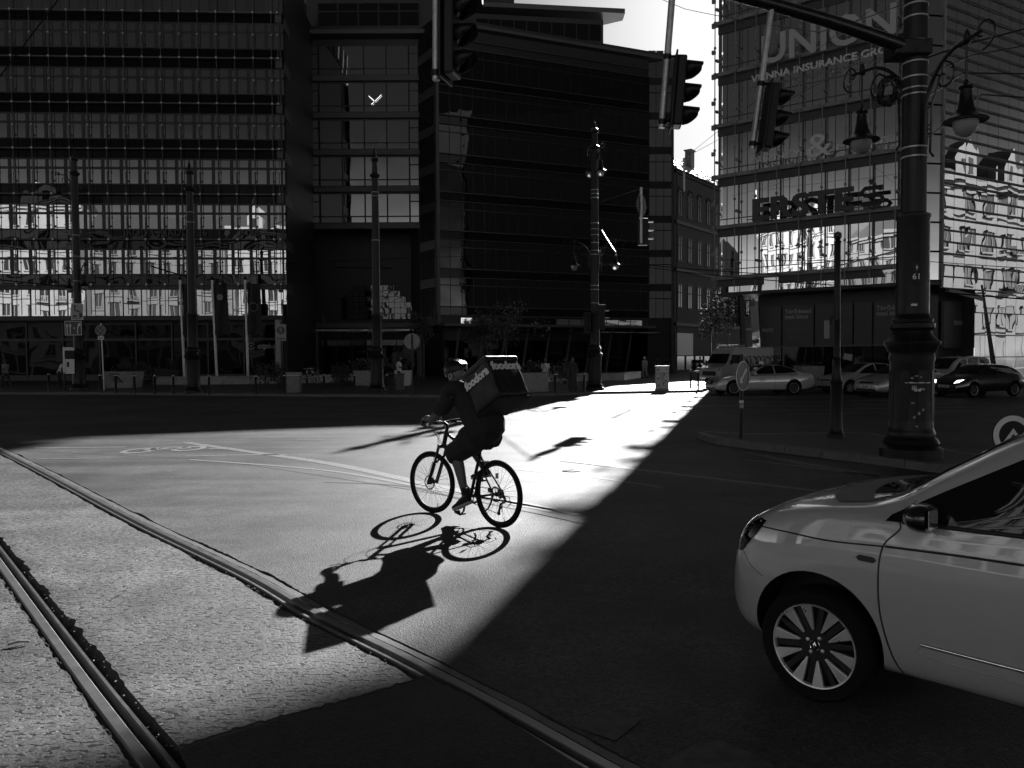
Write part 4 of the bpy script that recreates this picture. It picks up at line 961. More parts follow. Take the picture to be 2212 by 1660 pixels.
def column(loc, label, height, brackets=(), finial=True, bands=(), shaft=0.20, group='cast-iron lamp columns on the square', mid=None, rz=0.0):
    t = thing('lamp_column', label, 'lamp post', tuple(loc), rz, group)
    MB().lathe(COLPROF, 28).build('base', M['ironw'], t, smooth=True)
    mid = mid or 4.0
    MB().lathe([(0.255, 2.34), (0.25, mid-0.05), (0.265, mid-0.02), (0.265, mid+0.03), (shaft+0.01, mid+0.06), (shaft, height*0.72), (shaft*0.85, height)], 24).build('shaft', M['ironw'], t, smooth=True)
    for k in range(8):   # raised panels on the base
        a = 2*PI*k/8; MB().box(0.318, 0.335, -0.07, 0.07, 0.62, 1.44, RZ(a)).build('base_panel', M['ironw'], t, bevel=0.006)
    for z in bands:
        r = 0.27 if z < mid else (shaft+0.012 if z < height*0.72 else shaft)
        MB().lathe([(r, z), (r+0.006, z+0.005), (r+0.006, z+0.025), (r, z+0.03)], 24, cap=False).build('band', M['galv'], t, smooth=True)
    if finial: MB().lathe([(shaft*0.85, height-0.05), (0.26, height+0.05), (0.28, height+0.12), (0.16, height+0.22), (0.14, height+0.8), (0.2, height+0.86), (0.22, height+1.0), (0.10, height+1.1), (0.08, height+1.25), (0.03, height+1.45), (0, height+1.6)], 20).build('finial', M['iron'], t, smooth=True)
    for a, rr_, zr in brackets: bracket(t, a, rr_, zr)
    return t
CL = G(1967, 987, 0.13)
bigc = column(CL, 'massive black iron lamp column on the traffic island at right, carrying the signal arm and two scroll lanterns', 9.6,
              finial=False, bands=(4.9, 5.05, 5.9, 6.0, 6.18, 6.42, 6.75, 7.15, 7.35, 7.6, 8.0), mid=3.95, shaft=0.185)
bigc['label'] = 'massive black iron lamp column on the traffic island, with signal arm and two scroll lanterns'
for X, Y, d in ((2086, 262, 12.05), (1861, 305, 14.2)):
    p = Pd(X, Y, d) - Vector(CL); bracket(bigc, math.atan2(p.y, p.x), math.hypot(p.x, p.y), p.z, 0.2)
tagp = MB().box(-0.075, 0.075, -0.005, 0.005, 0, 0.34); a_ = math.atan2(-CL.y, -CL.x)+0.22; mxp = RZ(a_+PI/2) @ T(0, -0.262, 2.85)
tp = tagp.mesh('number_plate', M['blk']); tp.transform(mxp); pl = link('number_plate', tp, bigc)
text('plate_number', '61', 0.13, M['white'], pl, mxp @ T(0, -0.008, 0.06) @ VERT, 0.002, 0.002)
q = MB(); q.add([mxp @ Vector(v) for v in ((0.01, -0.009, 0.30), (-0.02, -0.009, 0.24), (0.0, -0.009, 0.24), (-0.012, -0.009, 0.19), (0.022, -0.009, 0.255), (0.003, -0.009, 0.255))], [(0, 1, 2, 5), (2, 3, 4, 5)]); q.build('lightning_mark', M['white'], pl)
random.seed(8)
for k, (da, z, w_, h_, m) in enumerate(((-.12, 2.48, .09, .05, 'white'), (.1, 1.23, .42, .02, 'white'), (.05, 1.10, .10, .06, 'white'), (-.1, 1.12, .07, .09, 'dim'), (.28, 1.12, .07, .04, 'dim'), (.0, 1.34, .06, .02, 'dim'), (-.15, 0.9, .05, .03, 'dim'), (.12, .72, .04, .06, 'dim'), (-.08, .66, .03, .05, 'dim'), (.03, .52, .03, .03, 'dim'), (.32, .78, .03, .06, 'dim'), (.2, 1.32, .03, .03, 'dim'), (-.2, 1.3, .04, .04, 'dim'))):
    r_ = 0.26 if z > 2.3 else 0.334; n_ = 8; c_ = MB(); wa = w_/r_/2; wa = min(wa, 0.6)
    for i in range(n_):
        t0 = a_+da-wa+2*wa*i/n_; t1 = a_+da-wa+2*wa*(i+1)/n_; rr2 = r_+0.006
        c_.quad((rr2*math.cos(t0), rr2*math.sin(t0), z), (rr2*math.cos(t1), rr2*math.sin(t1), z), (rr2*math.cos(t1), rr2*math.sin(t1), z+h_*(0.7+0.3*math.sin(i*2.1))), (rr2*math.cos(t0), rr2*math.sin(t0), z+h_*(0.7+0.3*math.sin(i*2.1-2.1))))
    c_.build('sticker_remnant', M[m], bigc, fixn=False)
# signal arm and three hanging signals
A0 = Vector((CL.x-0.1, CL.y-0.05, 6.78)); ADIR = Vector((-7.53, -3.80, 0)).normalized()
def armpt(X):
    u = (X-1106)/FPX; s_ = (u*A0.y-A0.x)/(ADIR.x-u*ADIR.y); return A0+ADIR*s_, s_
def armz(s_): return 6.78+0.13*math.sin(min(1, s_/3)*PI/2)
arm = thing('mast_arm', 'long black tubular arm reaching left from the iron column above the street', 'signal arm', tuple(A0))
pts = [ADIR*s_+Vector((0, 0, armz(s_)-6.78)) for s_ in [0.0, 0.5, 1, 1.5, 2, 3, 4, 5, 6, 7, 8, 9.3]]
MB().tube(pts, [0.12, 0.115, 0.11, 0.105, 0.10, 0.095, 0.09, 0.085, 0.08, 0.075, 0.07, 0.065], 14).build('tube', M['iron'], arm, smooth=True)
MB().box(-0.35, 0.25, -0.22, 0.22, -0.14, 0.10).build('clamp', M['iron'], arm, bevel=0.02)
q = MB(); random.seed(2)
for k in range(16):
    c_ = Vector((-0.45, -0.25, -0.75)); ra_ = 0.16+random.random()*0.06; tt = random.random()*0.8; q.tube([c_+Matrix.Rotation(tt, 3, 'Z') @ Matrix.Rotation(random.random()*0.8, 3, 'X') @ Vector((ra_*math.cos(a), 0.02, ra_*1.1*math.sin(a))) for a in [2*PI*i/14 for i in range(14)]], 0.009, 5, closed=True)
q.build('cable_coil', M['iron'], arm, smooth=True)
def signal(label, X, tilt, ln=1.98, yaw=0.0):
    p, s_ = armpt(X); z = armz(s_)
    t = thing('traffic_signal', label, 'traffic light', (p.x, p.y, z), rot=(0, tilt, yaw), group='traffic lights hanging from the mast arm')
    MB().tube([(0, 0, 0.12), (0, 0, -ln)], 0.045, 12).build('hanger_pole', M['galv'], t, smooth=True)
    for z0 in (-ln+0.95, -ln+0.08): MB().tube([(0, 0, z0), (0.16, 0, z0+0.02)], 0.022, 6).lathe([(0.055, -0.035), (0.055, 0.035)], 14, T(0, 0, z0)).build('bracket', M['blk'], t, smooth=True)
    zt = -ln+0.97
    MB().box(0.105, 0.13, -0.20, 0.20, zt-1.0, zt+0.02).build('backboard', M['blk'], t, bevel=0.01)
    MB().box(0.13, 0.26, -0.14, 0.14, zt-0.95, zt-0.02).build('housing', M['blk'], t, bevel=0.025)
    for i in range(3):
        zc = zt-0.175-0.305*i; v = MB(); n = 18; rows_ = []
        for (xx, cut) in ((0.33, 0), (0.56, 1)):
            pass
        for j in range(n+1):
            a = R(-45)+R(270)*j/n; up_ = max(0.0, min(1.0, ((math.sin(a)+0.7)/1.1)))**0.6
            v.v += [Vector((0.25, 0.125*math.cos(a), zc+0.125*math.sin(a))), Vector((0.28+0.20*up_, 0.128*math.cos(a), zc-0.02+0.128*math.sin(a)))]
        for j in range(n): v.f.append((2*j, 2*j+2, 2*j+3, 2*j+1))
        vo = v.build('visor', M['blk'], t, smooth=True); sd_ = vo.modifiers.new('thick', 'SOLIDIFY'); sd_.thickness = 0.006
        MB().lathe([(0.0, 0.03), (0.06, 0.022), (0.10, 0.0)], 18, T(0.265, 0, zc) @ RY(PI/2), cap=False).build('lens', M['lens'], t, smooth=True)
    return t
signal('large dark traffic light at top centre on an upright pole, cut by the frame', 951, R(0.6), 1.88, -0.30)
signal('dark traffic light on a tilted pole against the bright sky gap', 1454, R(4.5), 2.00, -0.12)
signal('dark traffic light on the most tilted pole before the bank building letters', 1663, R(7.5), 2.10, -0.05)
# lamp column in the middle distance, backlit
c1 = G(1285, 848, 0.0); c1.z = 0.10
column(c1, 'tall backlit lamp column at the edge of the sunlit strip with four lanterns', 12.4, brackets=((-1.35, 1.0, 11.05), (1.75, 0.9, 11.4), (-0.15, 1.05, 6.45), (PI-0.1, 1.05, 6.45)), bands=(4.5, 5.2, 5.4, 7.0, 7.2, 7.6, 8.0, 8.3, 8.6, 9.9, 10.1, 10.3))
column(G(815, 845, 0.1), 'slender black lamp column with a pointed finial in front of the recessed office block', 11.2, bands=(7.9, 10.2, 10.4))
column(G(418, 850, 0.1), 'black lamp column without lanterns between the bollards in front of the left office building', 10.2, bands=(8.6, 9.1))
c4 = G(172, 843, 0.1)
lc = column(c4, 'lamp column at far left carrying two traffic signs and three hanging lanterns', 12.2, brackets=((PI-0.2, 1.05, 11.1), (PI-0.3, 0.55, 5.8), (-0.2, 0.5, 5.9)), bands=(6.2, 7.6, 8.8))
# overhead wire booms
def boom(p0, p1, label, r=0.035):
    t = thing('wire_boom', label, 'boom', tuple(p0)); MB().tube([Vector((0, 0, 0)), Vector(p1)-Vector(p0)], r, 7).build('tube', M['iron'], t, smooth=True); return t
boom(Pd(0, 605, 46), Pd(168, 622, 47.7), 'thin boom reaching from the left edge to the far left lamp column')
boom(Pd(325, 575, 41), Pd(408, 600, 42), 'short sloping boom on the column without lanterns')
boom(Pd(725, 578, 43), Pd(845, 580, 43.5), 'short crossbar on the slender finial column')
boom(Pd(1295, 437, 40.4), Pd(1385, 408, 28.6), 'thin stay rod running from the backlit lamp column to the hanging sign', 0.02)
# hanging round sign and small signal at d = 28
hs = thing('hanging_signal', 'round sign back and small traffic light on one pole right of backlit column', 'hanging signal', tuple(Pd(1385, 405, 28.4)))
MB().tube([(0, 0, 0), (0, 0, -2.0)], 0.05, 10).build('hanger_pole', M['galv'], hs, smooth=True)
MB().lathe([(0.0, -0.015), (0.38, -0.015), (0.38, 0.015), (0.0, 0.015)], 26, T(0.02, 0.1, -0.62) @ RZ(0.95) @ RX(PI/2)).build('disc', M['blue'], hs, smooth=True)
MB().box(-0.1, 0.26, 0.0, 0.3, -2.05, -1.1).build('housing', M['blk'], hs, bevel=0.02)
for i in range(3): MB().box(0.26, 0.46, 0.02, 0.26, -1.2-0.3*i-0.03, -1.2-0.3*i).build('visor', M['galv'], hs)
sg2 = thing('traffic_signal', 'small traffic light with lit visor edges on the right side of the backlit lamp column', 'traffic light', tuple(Pd(1305, 690, 40.6)))
MB().box(-0.35, 0.05, 0, 0.3, -0.5, 0.75).build('housing', M['blk'], sg2, bevel=0.02)
for i in range(3): MB().box(0.05, 0.27, 0.02, 0.28, 0.42-0.36*i, 0.46-0.36*i).build('visor', M['galv'], sg2)
sg3 = thing('traffic_signal', 'black traffic light on the left side of the backlit lamp column', 'traffic light', tuple(Pd(1268, 700, 40.6)))
MB().box(-0.15, 0.2, 0, 0.3, -0.5, 0.6).build('housing', M['blk'], sg3, bevel=0.02)
for i in range(3): MB().lathe([(0.1, 0), (0.11, 0.18)], 12, T(0.02, 0, 0.4-0.33*i) @ RX(PI/2), cap=False).build('visor', M['blk'], sg3)
# white hanging street pole in the sky gap
hp = thing('hanging_pole', 'pale vertical pole hanging from wires in front of the old brick house', 'hanging pole', tuple(Pd(1478, 342, 50)))
MB().tube([(0, 0, 0), (0, 0, -2.1)], 0.08, 10).build('tube', M['galv'], hp, smooth=True)
# thin post with ball top on the island
tpz = G(1806, 944, 0.13); h_ = 4.25
tpst = thing('slender_post', 'slender black post with a ball top standing on the traffic island', 'post', tuple(tpz))
MB().lathe([(0.17, 0), (0.17, 0.06), (0.14, 0.09), (0.12, 0.2), (0.115, 1.1), (0.13, 1.13), (0.10, 1.18), (0.085, 1.35), (0.075, 1.6), (0.085, 1.62), (0.07, 1.66)], 18).build('base', M['ironw'], tpst, smooth=True)
MB().lathe([(0.07, 1.6), (0.065, 2.4), (0.075, 2.42), (0.065, 2.46), (0.062, 4.0), (0.08, 4.03), (0.05, 4.06)], 16).build('shaft', M['ironw'], tpst, smooth=True)
MB().lathe([(0.0, 4.05), (0.05, 4.07), (0.085, 4.14), (0.07, 4.21), (0.0, 4.25)], 16).build('ball', M['iron'], tpst, smooth=True)
# keep-left sign on island
def arrow_poly(L_, w_, hl, hw): return [(-w_/2, -L_/2), (w_/2, -L_/2), (w_/2, L_/2-hl), (hw/2, L_/2-hl), (0, L_/2), (-hw/2, L_/2-hl), (-w_/2, L_/2-hl)]
def disc_sign(parent, mx, r, face, rim, arrow=None, rot=0):
    b = MB().lathe([(0, -0.01), (r, -0.01), (r, 0.0), (0, 0.0)], 32, mx @ RX(PI/2)).build('sign_face', face, parent)
    MB().lathe([(r*0.93, 0.0), (r*1.0, 0.0), (r*1.0, 0.008), (r*0.93, 0.008)], 32, mx @ RX(PI/2), cap=False).build('rim', rim, b)
    if arrow:
        MB().prism([(x*r, y*r) for x, y in arrow], 0.002, 0.008, mx @ RX(PI/2) @ RZ(rot)).build('arrow', rim, b)
    return b
kl = thing('keep_left_sign', 'round dark road sign with a white arrow pointing down left on the island tip', 'road sign', tuple(G(1600, 947, 0.13)))
MB().tube([(0, 0, 0), (0.02, 0, 1.72)], 0.038, 10).build('pole', M['ironw'], kl, smooth=True)
disc_sign(kl, T(0.02, -0.06, 1.28) @ RZ(R(48)) , 0.305, M['blue'], M['white'], arrow_poly(1.35, 0.22, 0.35, 0.60), R(135))
MB().box(-0.045, 0.045, -0.045, -0.038, 0.72, 0.78).build('sticker', M['white'], kl); MB().box(-0.03, 0.045, -0.045, -0.038, 0.62, 0.70).build('sticker', M['dim'], kl)
# low ring sign at right
ls = G(2180, 1010, 0.0); ls = Pd(2184, 934, 9.5); lsz = Vector((ls.x, ls.y, 0))
bs_ = thing('bollard_sign', 'low round sign with white ring and chevron arrow behind the pale car', 'road sign', tuple(lsz))
MB().tube([(0, 0.03, 0), (0, 0.03, ls.z)], 0.05, 10).build('pole', M['blk'], bs_, smooth=True)
zz = ls.z-0.03
MB().lathe([(0, -0.01), (0.24, -0.01), (0.24, 0.0), (0, 0.0)], 32, T(0, -0.03, zz) @ RX(PI/2)).build('sign_face', M['blk'], bs_)
MB().lathe([(0.17, 0.0), (0.235, 0.0), (0.235, 0.008), (0.17, 0.008)], 32, T(0, -0.03, zz) @ RX(PI/2), cap=False).build('white_ring', M['white'], bs_)
MB().prism([(-0.13, -0.10), (0, 0.08), (0.13, -0.10), (0.13, -0.05), (0.10, -0.12), (0, 0.03), (-0.10, -0.12)][:3]+[(0.10, -0.13), (0, 0.02), (-0.10, -0.13)], 0.0, 0.008, T(0, -0.04, zz) @ RX(PI/2)).build('arrow', M['white'], bs_)
# bollards along far kerb
bmesh_ = [(0.055, 0), (0.055, 0.85), (0.065, 0.87), (0.065, 0.93), (0.03, 0.98), (0, 0.99)]
bxs = [(106, 843), (217, 848), (250.5, 850), (291, 851), (335, 851.5), (375, 852), (452, 853.5), (553, 854.5), (614.5, 852), (700, 850), (766, 851), (836, 851), (1199.5, 850), (1262, 848), (1492, 838), (1508, 842)]
proto = None
for i, (X, Y) in enumerate(bxs):
    p = G(X, Y, 0.12)
    if i >= 14: lab = 'black bollard beside the taxi nose, the %s one of the pair' % ('left' if i == 14 else 'right')
    else: lab = 'thin black bollard on the far kerb, %s of the row from the left' % ORD[i]
    if proto is None:
        proto = thing('bollard', lab, 'bollard', tuple(p), group='bollards along the far kerb')
        MB().lathe(bmesh_, 12).build('post', M['iron'], proto, smooth=True)
        MB().lathe([(0.066, 0.875), (0.07, 0.9), (0.066, 0.925)], 12, cap=False).build('collar', M['galv'], proto, smooth=True)
    else: copy_tree(proto, loc=p, label=lab)
# road signs on the far pavement
ns = thing('no_stopping_sign', 'round no-stopping sign with a small tow plate on a thin pole near the left planter', 'road sign', tuple(G(225, 843, 0.12)))
MB().tube([(0, 0, 0), (-0.10, 0, 3.75)], 0.035, 8).build('pole', M['galv'], ns, smooth=True)
cz = (-0.10, -0.06, 3.35)
MB().lathe([(0, -0.01), (0.30, -0.01), (0.30, 0), (0, 0)], 28, T(*cz) @ RX(PI/2)).build('sign_face', M['blue'], ns)
for r0_, r1_ in ((0.27, 0.30), (0.20, 0.215)): MB().lathe([(r0_, 0), (r1_, 0), (r1_, 0.008), (r0_, 0.008)], 28, T(*cz) @ RX(PI/2), cap=False).build('sign_ring', M['dim'], ns)
for s_ in (1, -1): MB().box(-0.21, 0.21, -0.012, -0.004, -0.012, 0.012, T(cz[0], cz[1], cz[2]) @ RY(s_*PI/4)).build('sign_cross', M['dim'], ns)
MB().box(-0.17, 0.17, -0.01, 0.01, -0.09, 0.09, T(-0.09, -0.06, 2.93)).build('tow_plate', M['white'], ns); MB().box(-0.12, 0.12, -0.02, -0.01, -0.03, 0.02, T(-0.09, -0.06, 2.93)).build('tow_mark', M['graf'], ns)
def panel_sign(parent, c, w_, h_, face, edge, marks, em=None):
    o = MB().box(-w_/2, w_/2, -0.01, 0.01, -h_/2, h_/2, T(*c)).build('sign_face', face, parent)
    e = 0.03
    for x0, x1, z0, z1 in ((-w_/2, w_/2, h_/2-e, h_/2), (-w_/2, w_/2, -h_/2, -h_/2+e), (-w_/2, -w_/2+e, -h_/2+e, h_/2-e), (w_/2-e, w_/2, -h_/2+e, h_/2-e)): MB().box(x0, x1, -0.016, -0.011, z0, z1, T(*c)).build('sign_edge', edge, parent)
    for poly, m in marks: MB().prism(poly, 0.012, 0.018, T(*c) @ RX(PI/2)).build('sign_mark', m, parent)
def arr(x, y, L_, w_, up=True): return [(x-w_/2, y), (x+w_/2, y), (x+w_/2, y+L_*0.7), (x+w_*1.5, y+L_*0.7), (x, y+L_), (x-w_*1.5, y+L_*0.7), (x-w_/2, y+L_*0.7)]
ls1 = thing('diversion_sign', 'upright rectangular traffic sign with a bent arrow and tram pictogram on the far left column', 'road sign', (c4.x+0.2, c4.y-0.42, 4.55))
panel_sign(ls1, (0, 0, 0), 0.68, 0.92, M['dim'], M['white'], [([(-0.16, 0.1), (-0.10, 0.1), (-0.10, 0.28), (-0.06, 0.28), (-0.13, 0.40), (-0.20, 0.28), (-0.16, 0.28)], M['graf']), ([(-0.16, 0.06), (0.20, -0.06), (0.20, 0.0), (-0.12, 0.12)], M['graf']), ([(0.12, -0.32), (0.28, -0.32), (0.28, -0.08), (0.12, -0.08)], M['graf']), ([(-0.26, -0.30), (-0.04, -0.30), (-0.02, -0.20), (-0.22, -0.20)], M['graf']), ([(-0.28, -0.41), (0.2, -0.41), (0.2, -0.38), (-0.28, -0.38)], M['graf'])])
ls2 = thing('lane_sign', 'dark rectangular lane sign with three white arrows and white border on the far left column', 'road sign', (c4.x+0.0, c4.y-0.50, 3.62))
panel_sign(ls2, (0, 0, 0), 0.95, 0.80, M['blue'], M['white'], [(arr(-0.34, -0.32, 0.6, 0.05), M['white']), (arr(-0.17, -0.32, 0.6, 0.05), M['white']), ([(0.22, -0.32), (0.27, -0.32), (0.27, 0.02), (0.36, 0.14), (0.40, 0.10), (0.42, 0.30), (0.24, 0.24), (0.30, 0.2), (0.22, 0.05)], M['white']), ([(0.0, -0.03), (0.1, -0.03), (0.05, 0.06)], M['white'])])
zn = thing('zone_sign', 'white pedestrian zone sign with dark disc and the word ZÓNA near bank lettering', 'road sign', tuple(G(609, 838, 0.12)))
MB().tube([(0, 0, 0), (0, 0, 3.9)], 0.04, 8).build('pole', M['ironw'], zn, smooth=True)
panel_sign(zn, (0, -0.06, 3.25), 0.62, 0.98, M['dim'], M['letG'], [])
MB().lathe([(0, 0), (0.245, 0), (0.245, 0.006), (0, 0.006)], 26, T(0, -0.075, 3.38) @ RX(PI/2)).build('sign_disc', M['blue'], zn)
text('sign_word', 'ZÓNA', 0.17, M['graf'], zn, T(0, -0.08, 2.84) @ VERT, 0.004, 0.004)
q = MB(); q.lathe([(0.035, 0), (0.035, 0.006)], 10, T(-0.02, -0.085, 3.54) @ RX(PI/2)); q.box(-0.05, 0.01, -0.092, -0.085, 3.36, 3.5); q.box(0.04, 0.08, -0.092, -0.085, 3.34, 3.46)
q.tube([(-0.07+0.04*math.cos(a), -0.09, 3.24+0.04*math.sin(a)) for a in [PI/5*i for i in range(10)]], 0.008, 4, closed=True); q.tube([(0.05+0.04*math.cos(a), -0.09, 3.24+0.04*math.sin(a)) for a in [PI/5*i for i in range(10)]], 0.008, 4, closed=True); q.build('sign_pictogram', M['dim'], zn)
rs_ = thing('round_sign_back', 'round sign seen from its grey back on a thin pole near the finial column', 'road sign', tuple(G(891, 856, 0.12)))
MB().tube([(0, 0, 0), (0, 0, 2.75)], 0.035, 8).build('pole', M['ironw'], rs_, smooth=True); MB().lathe([(0, -0.01), (0.36, -0.01), (0.36, 0.01), (0, 0.01)], 28, T(0, 0.05, 2.45) @ RX(PI/2)).build('disc', M['letD'] if False else M['planter'], rs_)
mp_ = thing('stop_timetable', 'white framed stop board with a timetable panel beside the far left lamp column', 'notice board', tuple(G(140, 843, 0.12)))
MB().tube([(0, 0, 0), (0, 0, 1.0)], 0.05, 8).build('pole', M['ironw'], mp_, smooth=True); MB().box(-0.05, 0.05, -0.03, 0.03, 0.9, 2.45).build('edge_strip', M['white'], mp_)
MB().box(0.05, 0.6, -0.03, 0.03, 2.25, 2.42).build('head_panel', M['white'], mp_); MB().box(0.08, 0.58, -0.02, 0.02, 0.92, 1.75).build('timetable_panel', M['white'], mp_); MB().box(0.16, 0.3, -0.03, -0.02, 1.3, 1.6).build('printed_block', M['graf'], mp_)
MB().box(0.05, 0.6, -0.02, 0.02, 1.8, 2.2).build('dark_panel', M['blk'], mp_)
# flagpoles with flags
for i, (X, Yb, X2, Yt) in enumerate(((399, 835, 393, 612), (469, 828, 462, 613), (536, 824, 533, 612))):
    p = G(X, Yb+13, 0.12) if False else Vector(((X-1106)/1700*55, 55, 0.12)); dx = (X2-X)/1700*55
    lab = ['leftmost pale flagpole with a dark hanging flag beside the column without lanterns', 'middle pale flagpole with a flag bearing an emblem in front of the left office', 'rightmost pale flagpole with a dark star-circle flag near the bank sign'][i]
    t = thing('flagpole', lab, 'flagpole', tuple(p), group='flagpoles in front of the left office')
    Hh = (835-612)/1700*55
    MB().tube([(0, 0, 0), (dx, 0, Hh)], 0.09, 10).build('pole', M['galv'], t, smooth=True); MB().lathe([(0.0, Hh), (0.12, Hh+0.1), (0, Hh+0.3)], 10, T(dx, 0, 0)).build('cap', M['blk'], t, smooth=True)
    f = MB(); nx, nz_ = 10, 12; w_, hf = 1.0, 3.6
    for b_ in range(nz_+1):
        for a in range(nx+1): f.v.append(Vector((dx+0.1+w_*a/nx*(0.75 if i == 0 else 1)*(1-0.25*b_/nz_*0), 0.16*math.sin(a*1.1+b_*0.25), Hh-0.25-hf*b_/nz_+0.05*math.sin(a))))
    for b_ in range(nz_):
        for a in range(nx): k = b_*(nx+1)+a; f.f.append((k, k+1, k+nx+2, k+nx+1))
    f.build('flag', [M['cdark'], M['cgrey'], M['cdark']][i], t, smooth=True, fixn=False) if i != 1 else f.build('flag', M['cdark'], t, smooth=True, fixn=False)
    if i == 1: MB().lathe([(0, 0), (0.22, 0), (0.22, 0.01), (0, 0.01)], 14, T(dx+0.6, -0.22, Hh-1.2) @ RX(PI/2)).build('emblem', M['cgrey'], t)
    if i == 2:
        for k in range(12): MB().lathe([(0, 0), (0.05, 0), (0.05, 0.01), (0, 0.01)], 5, T(dx+0.6+0.3*math.cos(k*PI/6), -0.22, Hh-1.9+0.3*math.sin(k*PI/6)) @ RX(PI/2)).build('star', M['cgrey'], t)
# planters, benches, bins, cabinet
def leafball(name, c, r, n, size, parent, m=None, seed=1, flat_=1.0):
    rg = random.Random(seed); b = MB()
    cl = [(Vector((rg.gauss(0, .45), rg.gauss(0, .45), rg.gauss(0, .35)*flat_)), 0.25+rg.random()*0.35) for _ in range(max(5, n//70))]
    for k in range(n):
        cc, cr_ = cl[rg.randrange(len(cl))]; d = Vector((rg.gauss(0, 1), rg.gauss(0, 1), rg.gauss(0, 1))).normalized()*(rg.random()**0.4)
        p = Vector(c)+(cc+d*cr_)*r; u = Vector((rg.gauss(0, 1), rg.gauss(0, 1), rg.gauss(0, 1))).normalized(); v = u.orthogonal().normalized(); s_ = size*(0.6+rg.random()*0.8)
        b.add([p-u*s_, p+v*s_*0.5, p+u*s_, p-v*s_*0.5], [(0, 1, 2, 3)])
    return b.build(name, m or M['leaf'], parent, fixn=False)
def planter(p, w0, w1, h_, m, label, shrub=True, graff=False, seed=1, rz=0.0):
    t = thing('planter', label, 'planter', tuple(p), rz)
    b = MB(); b.add([(-w0/2, -w0/2, 0), (w0/2, -w0/2, 0), (w0/2, w0/2, 0), (-w0/2, w0/2, 0), (-w1/2, -w1/2, h_), (w1/2, -w1/2, h_), (w1/2, w1/2, h_), (-w1/2, w1/2, h_)], [(3, 2, 1, 0), (4, 5, 6, 7), (0, 1, 5, 4), (1, 2, 6, 5), (2, 3, 7, 6), (3, 0, 4, 7)]); b.build('tub', m, t, bevel=0.03)
    MB().box(-w1/2+0.06, w1/2-0.06, -w1/2+0.06, w1/2-0.06, h_-0.05, h_+0.02).build('soil', M['crack'], t)
    if shrub: leafball('shrub', (0, 0, h_+0.3), 0.6, 420, 0.07, t, seed=seed)
    if graff:
        rg = random.Random(seed); g_ = MB()
        for k in range(6):
            x = -w0*0.2+rg.random()*w0*0.5; g_.tube([(x+0.2*math.cos(a*1.3+k), -w1/2+0.0-0.02*0, 0.35+h_*0.25+0.28*math.sin(a+k*0.7)) for a in [i*0.6 for i in range(9)]], 0.016, 4)
        for v in g_.v: v.y = -w0/2-(w1-w0)/2*(v.z/h_)-0.012
        g_.build('graffiti', M['graf'], t)
    return t
pl0 = G(272, 835, 0.12)
planter(G(268, 838, 0.12), 1.5, 1.75, 1.0, M['planter'], 'large tapered concrete planter with black graffiti behind the left bollards', True, True, 3)
planter(G(372, 828, 0.12), 1.5, 1.8, 0.95, M['frame'], 'dark tapered planter right of the graffiti planter', True, False, 4)
planter(G(788, 833, 0.12), 1.0, 1.25, 0.95, M['planter'], 'grey tapered planter left of the man in the white shirt', True, False, 5)
planter(G(872, 833, 0.12), 0.8, 1.05, 0.95, M['plwhite'], 'bright white planter behind the man in the white shirt', True, False, 6)
planter(G(1150, 846, 0.12), 1.5, 1.6, 0.95, M['planter'], 'wide grey planter behind the walking woman with the crossbody bag', True, False, 7)
planter(G(1577, 832, 0.0)+Vector((0, 6, 0.12)), 1.8, 1.9, 0.7, M['planter'], 'concrete planter with spiky palm leaves in front of the white delivery van', False, False, 8)
planter(G(1790, 838, 0.0)+Vector((0, 3, 0.12)), 1.2, 1.4, 1.1, M['planter'], 'grey tapered planter behind the silver cars by the bank', False, False, 9)
pal = G(1577, 832, 0.0)+Vector((0, 6, 0.8)); pt_ = thing('palm_plant', 'spiky palm fronds glowing in the sun in the planter before the van', 'plant', tuple(pal)); rg = random.Random(5); b = MB()
for k in range(70):
    a = rg.random()*2*PI; el_ = 0.2+rg.random()*1.2; L_ = 0.5+rg.random()*0.6; d = Vector((math.cos(a)*math.cos(el_), math.sin(a)*math.cos(el_), math.sin(el_))); s_ = Vector((-math.sin(a), math.cos(a), 0))*0.03
    b.add([s_, d*L_*0.6+s_, d*L_+Vector((0, 0, -0.1)), d*L_*0.6-s_, -s_], [(0, 1, 2, 3, 4)])
b.build('frond', M['leaf'], pt_, fixn=False)
def bench(pts, label, seat_h=0.55, z0=0.12, w_=0.6):
    t = thing('bench', label, 'bench', tuple(pts[0]), group='long stone seat walls on the far pavement')
    o = pts[0]; n = 0
    for a, b2 in zip(pts, pts[1:]):
        d = b2-a; k = max(1, round(d.length/1.6)); ang = math.atan2(d.y, d.x)
        for i in range(k):
            p = a.lerp(b2, i/k)-o; ln = d.length/k
            MB().box(0.008, ln-0.008, 0.05, w_, 0, seat_h-0.1, T(p.x, p.y, 0) @ RZ(ang)).build('block', M['stone'], t, bevel=0.015)
            MB().box(0.004, ln-0.004, 0.0, w_+0.05, seat_h-0.09, seat_h, T(p.x, p.y, 0) @ RZ(ang)).build('seat_slab', M['stone'], t, bevel=0.012)
    return t
def Z12(X, Y): return G(X, Y, 0.12)
bench([Z12(330, 832), Z12(480, 831), Z12(600, 829)], 'long low stone seat wall behind the dark parked bicycles')
bench([Z12(600, 828), Z12(690, 828), Z12(770, 822)], 'sunlit stone seat wall right of the white bicycles')
bench([Z12(1135, 824), Z12(1250, 824), Z12(1350, 822), Z12(1386, 817)], 'low stone seat wall with sun patches left of the old man')
